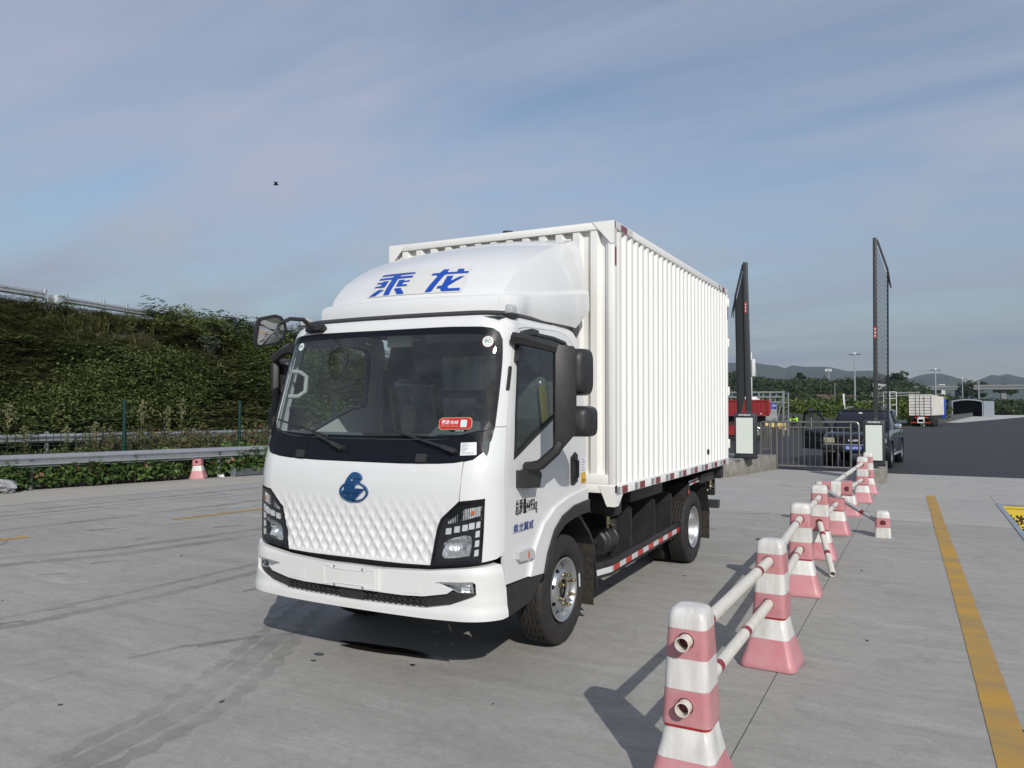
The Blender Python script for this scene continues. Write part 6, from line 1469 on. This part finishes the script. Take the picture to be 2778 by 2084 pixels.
zf = lambda z: 1.685+(z-1.685)*44.7/41.7
xf = lambda x: 3.213+(x-3.213)*44.7/41.7
MB().box((xf(-4.45),39,zf(1.66)),(xf(-3.434),39.03,zf(1.965))).build('blue_panel', 'signblue', nb, smooth=0)
MB().box((xf(-4.45),39,zf(1.33)),(xf(-3.425),39.03,zf(1.65))).build('grey_panel', 'boardgrey', nb, smooth=0); MB().box((xf(-3.95),38.99,zf(1.085)),(xf(-3.41),39.02,zf(1.325))).build('pictogram_panel', 'boardgrey', nb, smooth=0)
fq = lambda u,v: np.stack([u,np.full_like(u,38.985),v],1)
text_obj('sign_lettering', '消防水池', (xf(-4.25),zf(1.79),xf(-3.475),zf(1.91)), fq, 'stick_white', nb, bold=.02); text_obj('sign_lettering', 'Fire Water Pool', (xf(-4.2),zf(1.705),xf(-3.53),zf(1.745)), fq, 'stick_white', nb)
for k in range(5): MB().box((xf(-4.4),38.985,zf(1.62-.06*k)),(xf(-3.43),38.995,zf(1.612-.06*k))).build('board_line', 'stick_grey', nb, smooth=0)
for i in range(5):
    for j in range(2): x = xf(-3.86+.095*i); z = zf(1.22-.09*j); MB().prism([(x-.03,z),(x+.03,z),(x,z+.07)] if j == 0 or i < 3 else [(x-.03,z),(x+.03,z),(x+.03,z+.06),(x-.03,z+.06)], lambda u,v,d: (u,d,v), 38.975, 38.985).build('pictogram', 'darkblue' if j and i > 2 else 'stick_grey', nb, smooth=0)
for x in (-4.4,-3.45): MB().cyl((xf(x),39.06,0),(xf(x),39.06,zf(1.95)),.04,n=8).build('board_post', 'galv', nb)
tr = thing('steel_truss_frame', 'grey steel frames and trusses standing behind the red truck', 'steel frame', (-4.8,46,0), world=True)
for x in (-12,-10,-8.2,-7.1,-6.1,-5.4,-4.6): MB().bar((x,46,0),(x,46,2.75),.10,.10).build('frame_post', 'galv', tr, smooth=0)
for z in (2.75,2.45,2.1): MB().bar((-12,46,z),(-4.5,46,z),.07,.10).build('frame_beam', 'galv', tr, smooth=0)
for x0, x1 in ((-8.2,-7.8),(-7.1,-6.75),(-6.1,-5.8),(-5.4,-5.0),(-5.0,-4.6)): MB().bar((x0,46.1,.9),(x1,46.1,2.75),.07,.07).build('frame_brace', 'galv', tr, smooth=0)
for x in (-4.45,-4.15): MB().bar((x,45,0),(x,45,2.7),.07,.07).build('frame_post', 'galv', tr, smooth=0)
for k in range(9): MB().bar((-4.45,45,.3+.28*k),(-4.15,45,.44+.28*k),.03,.03).build('frame_brace', 'galv', tr, smooth=0)
for i, (x, lab) in enumerate(((-7.2,'faded yellow plastic barrier block, left end of the row past the red truck'),(-6.75,'faded yellow barrier block, second from the left in its row'),(-6.3,'faded yellow barrier block, third from the left in its row'),(-5.9,'faded yellow barrier block at the right end of its row'))):
    b = MB(); b.prism([(x-.2,0),(x+.2,0),(x+.19,.25),(x+.17,.62),(x-.17,.62),(x-.19,.25)], lambda u,v,d: (u,d,v), 54.5, 54.8); o = b.build('yellow_barrier', 'yellowbar', None, bevel=.03); tag(o, lab, 'barrier', 'yellow plastic barrier blocks')
# worker bending down in a hi-vis jacket
wk = thing('person', 'worker in a bright yellow green jacket bending over behind the railing', 'person', (-5.17,54.5,0), world=False)
def skin_body(name, pts, edges, rad, m, par):
    me = bpy.data.meshes.new(name); me.from_pydata(pts, edges, []); me.materials.append(M[m]); o = bpy.data.objects.new(name, me); link(o, par)
    sk = o.modifiers.new('skin', 'SKIN')
    if not me.skin_vertices: 
        bpy.context.view_layer.objects.active = o; me.skin_vertices
    for v, r in zip(me.skin_vertices[0].data, rad): v.radius = (r, r)
    me.skin_vertices[0].data[0].use_root = True
    sb = o.modifiers.new('sub', 'SUBSURF'); sb.levels = 1; sb.render_levels = 1
    for p in me.polygons: p.use_smooth = True
    return o
def worker():
    pts = [(0,0,.72),(.0,.0,.86),(.03,-.22,1.02),(.05,-.30,1.06),(.06,-.38,1.08),(.06,-.44,1.10),(.1,.02,.66),(.11,.05,.38),(.12,.08,.06),(.12,-.08,.03),(-.1,.02,.66),(-.11,.05,.38),(-.12,.08,.06),(-.12,-.08,.03),(.22,-.24,.98),(.26,-.30,.76),(.22,-.40,.58),(-.16,-.24,.98),(-.20,-.32,.76),(-.12,-.42,.58)]
    edges = [(0,1),(1,2),(2,3),(3,4),(4,5),(0,6),(6,7),(7,8),(8,9),(0,10),(10,11),(11,12),(12,13),(2,14),(14,15),(15,16),(2,17),(17,18),(18,19)]
    rad = [.14,.16,.17,.07,.09,.09,.09,.07,.05,.05,.09,.07,.05,.05,.07,.055,.04,.07,.055,.04]
    skin_body('body', pts, edges, rad, 'cloth', wk)
    MB().sphere((.02,-.12,.95), .20, 14, 10, sc=(1,1.15,.85)).build('jacket', 'hivis', wk, smooth=60)
    for sg in (-1,1): MB().tube([(.03+sg*.18,-.22,1.0),(.03+sg*.24,-.30,.78)],[.085,.07],8).build('jacket_sleeve', 'hivis', wk, smooth=60)
    MB().sphere((.06,-.42,1.13), .11, 12, 8).build('hair', 'cloth', wk, smooth=60)
worker()
def post_sign(name, label, x, y, zb, z0, z1, w, m, cat='sign'):
    t = thing(name, label, cat, (x,y,0), world=True); MB().cyl((x,y,0),(x,y,z1),.04,n=8).build('sign_post', 'galv', t)
    MB().box((x-w/2,y-.06,z0),(x+w/2,y-.045,z1)).build('sign_plate', m, t, smooth=0); return t
post_sign('road_sign', 'back of a dark road sign on a pale post left of the pickup', -3.95,54.5,0,1.05,1.77,.36,'charcoal')
t = thing('white_banner', 'narrow white banner on a pole above the pickup roof', 'banner', (-1.65,54.5,0), world=True)
MB().bar((-1.60,54.5,0),(-1.72,54.5,2.78),.05,.05).build('banner_pole', 'white_plain', t, smooth=0); MB().prism([(-1.72,1.95),(-1.66,1.95),(-1.68,2.78),(-1.78,2.74)], lambda u,v,d: (u-.03,d,v), 54.4, 54.42).build('banner_cloth', 'white_plain', t, smooth=0); MB().bar((-1.65,54.5,2.3),(-1.35,54.5,2.34),.03,.03).build('banner_arm', 'galv', t, smooth=0)
# scaffold tower behind the right boom
t = thing('scaffold_tower', 'pale ladder like scaffold tower beside the right boom', 'scaffold', (1.2,60,0), world=True)
for x in (.62,1.05,1.5): MB().bar((x,60,0),(x,60,3.0),.05,.05).build('scaffold_post', 'white_plain', t, smooth=0)
for z in (.5,1.0,1.5,2.0,2.5,3.0): MB().bar((.62,60,z),(1.5,60,z),.05,.04).build('scaffold_rung', 'white_plain', t, smooth=0)

# ------------------------------------------------------------------ far container trailer
def trailer():
    t = thing('container_trailer', 'dirty white container on a semi trailer driving off over the asphalt', 'trailer', (4.03,77,0), world=True, rotz=R(-6.5))
    x0, x1 = 2.10, 4.03
    def cont(y0, y1, zt):
        b = MB().box((x0+.03,y0,1.08),(x1-.03,y1,zt)).build('container', 'rust', t, smooth=0)
        for sg, xx in ((1,x1-.03),(-1,x0+.03)):
            for i in range(int((y1-y0)/.3)): y = y0+.1+.3*i; MB().box((min(xx,xx+sg*.03),y,1.15),(max(xx,xx+sg*.03),y+.15,zt-.06)).build('side_rib', 'rust', b, smooth=0)
        return b
    c = cont(77,82.2,3.05); cont(82.5,88,3.0)
    MB().box((x0-.01,76.97,3.0),(x1+.01,77.0,3.08)).build('door_header', 'rust', c, smooth=0)
    for x in (x0+.02,x0+.60,x0+.95,x0+1.32,x0+1.90): MB().box((x-.015,76.93,1.10),(x+.015,76.995,3.0)).build('lock_bar', 'stick_grey', c, smooth=0)
    for a, b_ in ((x0+.1,x0+.92),(x0+1.05,x0+1.85)):
        for k in range(6): MB().box((a,76.955,1.30+.28*k),(b_,76.995,1.335+.28*k)).build('door_rib', 'stick_grey', c, smooth=0)
    MB().box((x0+.15,77.2,.75),(x1-.15,88,1.06)).build('trailer_frame', 'chassis', t, smooth=0)
    for y in (79.3,80.6,81.9):
        for x in (x0+.22,x1-.22): MB().lathe([(-.2,.22),(-.2,.40),(-.16,.46),(.16,.46),(.2,.40),(.2,.22)], 'x', (x,y,.46), 20, closed=True).build('wheel', 'rubber', t)
    MB().box((x0+.12,77.0,.36),(x0+.62,77.05,.46)).box((x1-.66,77.0,.36),(x1-.14,77.05,.46)).build('rear_bumper', 'ref_red', t, smooth=0)
    MB().box((x0+.70,77.02,.36),(x0+1.30,77.06,.46)).box((x0+.70,77.02,.46),(x0+.78,77.06,.95)).box((x0+1.22,77.02,.46),(x0+1.30,77.06,.95)).box((x0+.78,77.02,.72),(x0+1.22,77.06,.95)).build('plate_frame', 'white_plain', t, smooth=0)
    for x in (x0+.5,x1-.6): MB().box((x,77.0,.85),(x+.3,77.04,.95)).build('rear_lamp', 'ref_red', t, smooth=0)
    for x in (x0+.85,x0+1.05): MB().box((x,78,.05),(x+.15,78.02,.30)).build('mud_flap', 'boardgrey', t, smooth=0)
    MB().box((x0+.4,88.3,.7),(x1,90.2,2.85)).build('tractor_cab', 'signblue', t, bevel=.15)
trailer()
# ------------------------------------------------------------------ far yard edge, shed, walls, masts, bridges
def sim(o, label, cat, group=None): return tag(o, label, cat, group)
sim(MB().bar((4.6,92,.42),(13.5,205,.42),.35,.84).bar((13.5,205,.45),(47,575,.45),.4,.9).build('low_wall', 'wallgrey', None, smooth=0), 'long low concrete wall running behind the pale apron towards the shed', 'wall')
gr_ = thing('roadside_guardrail', 'pale guardrail at the asphalt edge left of the far trailer', 'guardrail', (-1.,80,0), world=True)
MB().box((-14,79.9,.30),(1.9,80.0,.62)).build('rail_beam', 'galv', gr_, smooth=0)
for i in range(8): MB().box((-13.5+2.1*i,80.0,0),(-13.4+2.1*i,80.08,.7)).build('rail_post', 'galv', gr_, smooth=0)
sh = thing('tunnel_shed', 'grey arched canopy shed with a black open mouth past the low wall', 'shed', (12.5,205,0), world=True)
AR = [(9.4,0),(9.4,3.55),(9.8,3.78),(11.2,4.02),(12.6,4.10),(14.0,4.02),(15.3,3.78),(15.75,3.5),(15.75,0)]
b = MB(); V = [(x,y,z) for y in (204,228) for x, z in AR]; k = len(AR); b.add(V, [(j,j+1,k+j+1,k+j) for j in range(k-1)]+[tuple(range(k,2*k))]); b.build('shed_shell', 'roof', sh, smooth=0, recalc=False)
b = MB(); V = []
for x, z in AR: V += [(x,203.6,z),(12.6+(x-12.6)*.93,203.6,z*.93)]
b.add(V, [(2*j,2*j+1,2*j+3,2*j+2) for j in range(k-1)]); b.build('shed_rim', 'roof', sh, smooth=0, recalc=False)
MB().box((15.8,203.5,.3),(17.9,206,3.6)).build('side_panel', 'roof', sh, smooth=0)
def mast(label, x, y, top, arm, k=1.):
    t = thing('light_mast', label, 'light mast', (x,y,0), group='tall floodlight masts over the yard', world=True)
    MB().cyl((x,y,0),(x,y,top*.955),.24*k,.13*k,10).build('mast_pole', 'galv', t, smooth=60)
    MB().bar((x-arm,y,top*.955),(x+arm,y,top*.955),.12*k,.12*k).bar((x,y-arm,top*.955),(x,y+arm,top*.955),.12*k,.12*k).build('crossarm', 'galv', t, smooth=0)
    for q in (-1,-.72,-.45,.45,.72,1): MB().cbox((x+q*arm,y-.1,top*.952),(.34*k,.40*k,.16*k),Matrix.Rotation(R(20*(1 if q>0 else -1)),3,'Y')).build('floodlight', 'charcoal', t, smooth=0)
    MB().sphere((x,y,top*.968),.28*k,10,6).build('mast_cap', 'white_plain', t); MB().cyl((x,y,top*.97),(x,y,top*1.02),.03*k,n=5).build('lightning_rod', 'galv', t)
mast('tall white floodlight mast, nearest of the row, above the pickup', -11.2,200,15.7,1.2)
sc_ = lambda x, z, y: (3.213+(x-3.213)*(y+5.709)/205.709, 1.685+(z-1.685)*(y+5.709)/205.709)
for (x, z), y, lab in (((6.06,11.3),270,'floodlight mast directly above the far container trailer'),((11.48,9.05),350,'small far floodlight mast over the left part of the shed'),):
    X_, Z_ = sc_(x,z,y); mast(lab, X_, y, Z_, 1.3, 1.25)
X_, Z_ = sc_(14.69,8.2,330); t = thing('lamp_pole', 'plain grey pole rising behind the right part of the shed', 'pole', (X_,330,0), world=True); MB().cyl((X_,330,0),(X_,330,Z_),.28,.2,8).build('pole_shaft', 'galv', t)
for px_, zt, y, lab in ((-26.5,7.9,150,'thin utility pole left of the road sign, before the scrub'),(-18.5,9.2,230,'slim concrete pole on the brown slope')):
    MBo = MB().cyl((px_,y,0),(px_,y,zt),.14,.09,8).build('utility_pole', 'conc3', None); tag(MBo, lab, 'pole')
def lattice(label, x, y, z0, z1, w, m='galv'):
    t = thing('lattice_tower', label, 'tower', (x,y,z0), world=True); b = MB(); n = 9
    P_ = lambda k, a, c: Vector((x+a*w*(1-.78*k/n), y+c*w*(1-.78*k/n), z0+(z1-z0)*k/n))
    for a, c in ((-1,-1),(1,-1),(1,1),(-1,1)): b.bar(P_(0,a,c),P_(n,a,c),.22,.22)
    for k in range(n):
        for (a,c),(e,f) in (((-1,-1),(1,-1)),((1,-1),(1,1)),((1,1),(-1,1)),((-1,1),(-1,-1))): b.bar(P_(k,a,c),P_(k+1,e,f),.13,.13); b.bar(P_(k,e,f),P_(k,a,c),.13,.13)
    b.build('lattice_body', m, t, smooth=0); MB().cyl((x,y,z1),(x,y,z1+2.5),.1,n=5).build('antenna', m, t); return t
lattice('red and grey lattice tower on the wooded ridge beside the left boom', -87,480,14,31.5,1.7)
t2 = lattice('short lattice tower with a dish ring on the ridge, above the gateway', -45,480,12,24.5,1.3)
for a in range(6): MB().cbox((-45+1.5*math.cos(a),480+1.5*math.sin(a),24.2),(.5,.5,1.6)).build('dish', 'white_plain', t2, smooth=0)
def bridge(label, x0, x1, y, z, th, piers, y1=None):
    t = thing('road_bridge', label, 'bridge', ((x0+x1)/2,y,0), world=True); y1 = y if y1 is None else y1
    MB().bar((x0,y,z),(x1,y1,z),8,th).build('bridge_deck', 'conc3', t, smooth=0); MB().bar((x0,y-4.2,z+th/2+.45),(x1,y1-4.2,z+th/2+.45),.3,.9).build('parapet', 'conc3', t, smooth=0)
    for q in piers: MB().box((q-1,y-2,-.6),(q+1,y+2,z-th/2)).build('bridge_pier', 'conc3', t, smooth=0)
X0, Z0 = sc_(13.64,6.45,420); X1, _ = sc_(26,6.4,420); bridge('concrete bridge crossing at the right edge over the scrub', X0, X1+60, 420, Z0, 1.3, [X0+12,X0+34,X0+60])
X0, Z0 = sc_(6.3,6.35,440); X1, _ = sc_(11.0,6.3,440); bridge('left stretch of concrete bridge behind the container trailer', X0-14, X1, 440, Z0, 1.1, [X0+1,X0+9])
X0, Z0 = sc_(6.4,6.85,450); X1, Z1 = sc_(8.0,7.3,450); sim(MB().box((X0,450,Z0-6),(X1,458,Z1)).prism([(X0,Z1),(X1,Z1),(X1,Z1+.4),(X0+1.4,Z1+.4)], lambda u,v,d: (u,d,v), 449.5, 459).build('white_building', 'white_plain', None, smooth=0), 'small white building above the left bridge', 'building')
X0, Z0 = sc_(-7.2,7.35,380); X1, Z1 = sc_(-4.4,7.9,380); sim(MB().prism([(X0,Z0-3),(X1,Z0-3),(X1,Z1-.6),(X0+.8,Z1),(X0,Z1)], lambda u,v,d: (u,d,v), 380, 386).build('white_shed', 'white_plain', None, smooth=0), 'white roofed shed half hidden by the right boom', 'building')
g_ = thing('steel_gantry', 'pale steel gantry beam left of the far container trailer', 'gantry', (0,150,0), world=True)
X0, Z0 = sc_(-7.5,5.45,150); X1, Z1 = sc_(2.85,5.62,150)
MB().bar((X0,150,Z0),(X1,150,Z1),.5,.25).build('gantry_beam', 'conc3', g_, smooth=0); MB().bar((X0,150,Z0-.5),(X1-.6,150,Z1-.5),.4,.18).build('gantry_beam', 'conc3', g_, smooth=0)
for k in range(9): MB().bar((X0+(X1-X0)*k/9,150,Z0-.5),(X0+(X1-X0)*(k+.8)/9,150,Z0),.1,.1).build('gantry_brace', 'conc3', g_, smooth=0)
for x in (X0+1,X1-1.2): MB().bar((x,150,0),(x,150,Z0),.3,.3).build('gantry_leg', 'conc3', g_, smooth=0)
X0, Z0 = sc_(-9.3,3.6,160); X1, Z1 = sc_(-6.1,3.75,160); sim(MB().box((X0,160,0),(X1,168,Z0-.4)).prism([(X0-1,Z0-.4),(X1+1,Z0-.4),(X1,Z1),(X0,Z1)], lambda u,v,d: (u,d,v), 159, 169).build('dark_shelter', 'roof', None, smooth=0), 'low dark roofed shelter among the scrub behind the gateway', 'building')
X0, Z0 = sc_(-31,8.2,420); sim(MB().box((-104,420,8),(-98,426,12)).prism([(-104.5,12),(-97.5,12),(-101,14.2)], lambda u,v,d: (u,d,v), 419, 427).build('hill_house', 'conc3', None, smooth=0), 'small pale roofed house on the wooded hill beside the truck tail', 'house')

# ------------------------------------------------------------------ wooded hill, scrub, mountains
HX = [(-400,34),(-220,33),(-140,30),(-107,27.0),(-88,24.2),(-76.7,21.8),(-65,22.2),(-53,22.0),(-39.7,21.8),(-23,21.5),(-12,20.8),(-5.8,20.6),(.8,18.8),(7.1,15.6),(9.8,13.6),(20,10),(40,8),(90,7),(300,10)]
HXa = np.array(HX, float)
def hill_h(x, y):
    crest = np.interp(3.213+(x-3.213)*505.7/(y+5.709), HXa[:,0], HXa[:,1])-7.2
    t = min(1,max(0,(y-235)/265)); return crest*(t*t*(3-2*t))*(1 if y < 505 else max(.3,1-(y-505)/260))+1.2*noise.noise((x*.03,y*.03,1))*t-.5*(1-t)
b = MB(); xs = np.linspace(-420,320,112); ys_ = np.linspace(232,720,36)
b.add([(x,y,hill_h(x,y)) for x in xs for y in ys_], [(i*36+j,(i+1)*36+j,(i+1)*36+j+1,i*36+j+1) for i in range(111) for j in range(35)]); hl_ = struct(b.build('wooded_hill', 'hillsoil', smooth=60))
def bare(x, y): return ((x+32)/22)**2+((y-345)/38)**2 < 1+.5*noise.noise((x*.08,y*.06,3)) or ((x+14)/20)**2+((y-420)/20)**2 < .8+.5*noise.noise((x*.1,y*.08,9))
bb = MB(); V = []; 
for i, x in enumerate(np.linspace(-64,10,60)):
    for y in np.linspace(295,450,50): V.append((x,y,hill_h(x,y)+(.35 if bare(x,y) else -.6)))
bb.add(V, [(i*50+j,(i+1)*50+j,(i+1)*50+j+1,i*50+j+1) for i in range(59) for j in range(49)]); struct(bb.build('bare_slope', 'brownsoil', smooth=60))
def crowns(n, fpos, rad, leaf, nl, m, name, label, seed):
    r_ = np.random.default_rng(seed); tm = []
    for k in range(7):
        cl = r_.normal(size=(7,3))*np.array([.42,.42,.30])+np.array([0,0,.75]); C = []
        for q in range(nl):
            c = cl[r_.integers(7)]; d = r_.normal(size=3); d /= np.linalg.norm(d); C.append(c+d*.40*r_.uniform(.3,1)**.4*np.array([1,1,.8]))
        V, F = leaves(np.array(C), r_.uniform(.7,1.3,nl)*leaf, .75, up=.6, rnd=r_); tm.append(V)
    sp, sc = [], []; tries = 0
    while len(sp) < n and tries < n*12:
        tries += 1; p = fpos(r_)
        if p is None: continue
        sp.append(p); sc.append(r_.uniform(*rad))
    V, F = scatter(tm, sp, sc, r_); o = quads_obj(name, V, F, m); o['kind'] = 'stuff'; tag(o, label)
def ph(r_):
    y = r_.uniform(262,512)**1.0; x = 3.2+(y+5.7)*math.tan(r_.uniform(-.36,.145))
    if bare(x,y) and r_.random() < .93: return None
    return (x,y,hill_h(x,y)-1.2)
crowns(3600, ph, (2.2,4.6), .30, 85, 'leaf_far', 'hill_woodland', 'dark green woodland covering the hill', 21)
def ps(r_):
    y = r_.uniform(92,135); x = 3.2+(y+5.7)*math.tan(r_.uniform(-.33,.015)); 
    return (x,y,-.5)
crowns(420, ps, (1.4,2.6), .20, 150, 'leaf_mid', 'yard_scrub', 'bright yellow green scrub along the far yard edge', 22)
def pe(r_):
    y = r_.uniform(82,96); x = 3.2+(y+5.7)*math.tan(r_.uniform(-.33,-.0)); return (x,y,-.5)
crowns(300, pe, (.7,1.25), .2, 70, 'leaf_mid', 'verge_growth', 'low green growth on the verge behind the guardrail', 23)
def pr(r_):
    y = r_.uniform(330,400); x = 3.2+(y+5.7)*math.tan(r_.uniform(.115,.30)); return (x,y,-.5)
crowns(300, pr, (2.4,5.0), .26, 110, 'leaf_mid', 'right_scrub', 'tall green scrub beyond the wall at the right edge', 24)
def pd_(r_):
    y = r_.uniform(400,455); x = 3.2+(y+5.7)*math.tan(r_.uniform(.0,.30)); return (x,y,-.5)
crowns(240, pd_, (3.0,5.4), .30, 110, 'leaf_far', 'bridge_woodland', 'dark trees massed under and behind the bridges', 25)
def pm(r_):
    y = r_.uniform(150,225); x = 3.2+(y+5.7)*math.tan(r_.uniform(-.33,.008)); return (x,y,-.5)
crowns(300, pm, (1.0,1.9), .24, 90, 'leaf_far', 'middle_woodland', 'dark low trees between scrub and hill', 26)
for (x, z, y, h, w, lab) in ((13.1,7.9,430,9,7,'lone bushy tree rising above the bridge gap'),(12.2,7.4,432,8,5,'dark tree left of the bridge gap'),(14.6,7.6,436,8,7,'broad tree behind the right bridge end'),(19.0,7.25,445,6,5,'small round tree poking over the right bridge'),(20.8,7.1,446,5,5.5,'low round tree over the bridge at the right edge')):
    X_, Z_ = sc_(x,z,y); small_tree('bridge_tree', lab, (X_,y,Z_-h), h, w*.75, 900, .9, 'leaf_far', r2, 'trees over the bridges', .4, .25, 14, aspect=.7)
for (x, z, y, h, w, lab) in ((-7.1,23.4-.0,505,8,6.5,'tall round tree on the hill crest right of the boom'),(-13.0,22.6,505,6,4,'crest tree just right of the right boom'),(-10.2,22.8,506,6,3.6,'second crest tree right of the right boom'),(-64.,23.9,505,6,6,'crest tree in the middle of the gateway view')):
    small_tree('ridge_tree', lab, (x,y,z-h), h, w*.7, 1000, .95, 'leaf_far', r2, 'trees standing up on the hill crest', .4, .3, 14, aspect=.7)
MX = np.array([(-6000,150),(-3500,260),(-2200,300),(-1500,230),(-1100,260),(-855,235),(-758,235),(-689,222),(-630,216),(-592,202),(-562,217),(-505,207),(-391,204),(-305,181),(-209,183),(-120,150),(-50,140),(-5,157),(40,165),(84,163),(136,146),(170,128),(202,122),(240,138),(276,154),(306,150),(336,157),(394,140),(520,150),(800,110),(1500,160),(3000,120),(6000,90)], float)
b = MB(); xs = np.concatenate([np.linspace(-6000,-1000,40),np.linspace(-980,520,150),np.linspace(560,6000,40)]); prof = [(-1300,0.),(-800,.25),(-400,.55),(-150,.86),(0,1.),(250,.8),(800,.3)]
V = []
for x in xs:
    zc = np.interp(x, MX[:,0], MX[:,1])
    for dy, k in prof:
        n = noise.noise((x*.006,dy*.006,2.))*18*(1-abs(k-.5)*1.2 if k < 1 else .12); V.append((x*(4005.7+dy)/4005.7,4000+dy,max(-.6,zc*k+(n if k else 0))))
b.add(V, [(i*7+j,(i+1)*7+j,(i+1)*7+j+1,i*7+j+1) for i in range(len(xs)-1) for j in range(6)]); mo = struct(b.build('mountains', 'mount', smooth=60))
# bird
bd = thing('bird', 'small dark bird flying in the sky above the embankment', 'bird', (-27.6,25,13.75), rotz=R(30))
MB().sphere((0,0,0), .06, 10, 7, sc=(2.4,.8,.8)).build('body', 'cloth', bd, smooth=60)
for sg, q in ((1,.16),(-1,.02)): MB().add([(-.06,0,.02),(.07,0,.02),(.03,sg*.20,.06+q),(-.06,sg*.24,.08+q),(-.06,0,.03),(.07,0,.035),(.03,sg*.20,.07+q),(-.06,sg*.24,.09+q)], [(0,1,2,3),(7,6,5,4),(0,1,5,4),(1,2,6,5),(2,3,7,6),(3,0,4,7)]).build('wing', 'cloth', bd, smooth=0)
# air
hzb = MB().box((-6500,-260,-1.6),(6500,5200,340)).build('haze', None, None, smooth=0) if False else None
def haze():
    m = bpy.data.materials.new('haze'); m.use_nodes = True; nt = m.node_tree; nt.nodes.clear()
    o = nt.nodes.new('ShaderNodeOutputMaterial'); v = nt.nodes.new('ShaderNodeVolumePrincipled'); nt.links.new(v.outputs[0], o.inputs['Volume'])
    v.inputs['Color'].default_value = (.66,.80,.97,1); v.inputs['Density'].default_value = HAZE; v.inputs['Anisotropy'].default_value = .1
    M['haze'] = m; b = MB().box((-6600,-260,-1.6),(6600,5200,340)).build('haze', 'haze', None, smooth=0); b['kind'] = 'stuff'; b['label'] = 'thin blue haze in the air'
HAZE = .85e-4
haze()
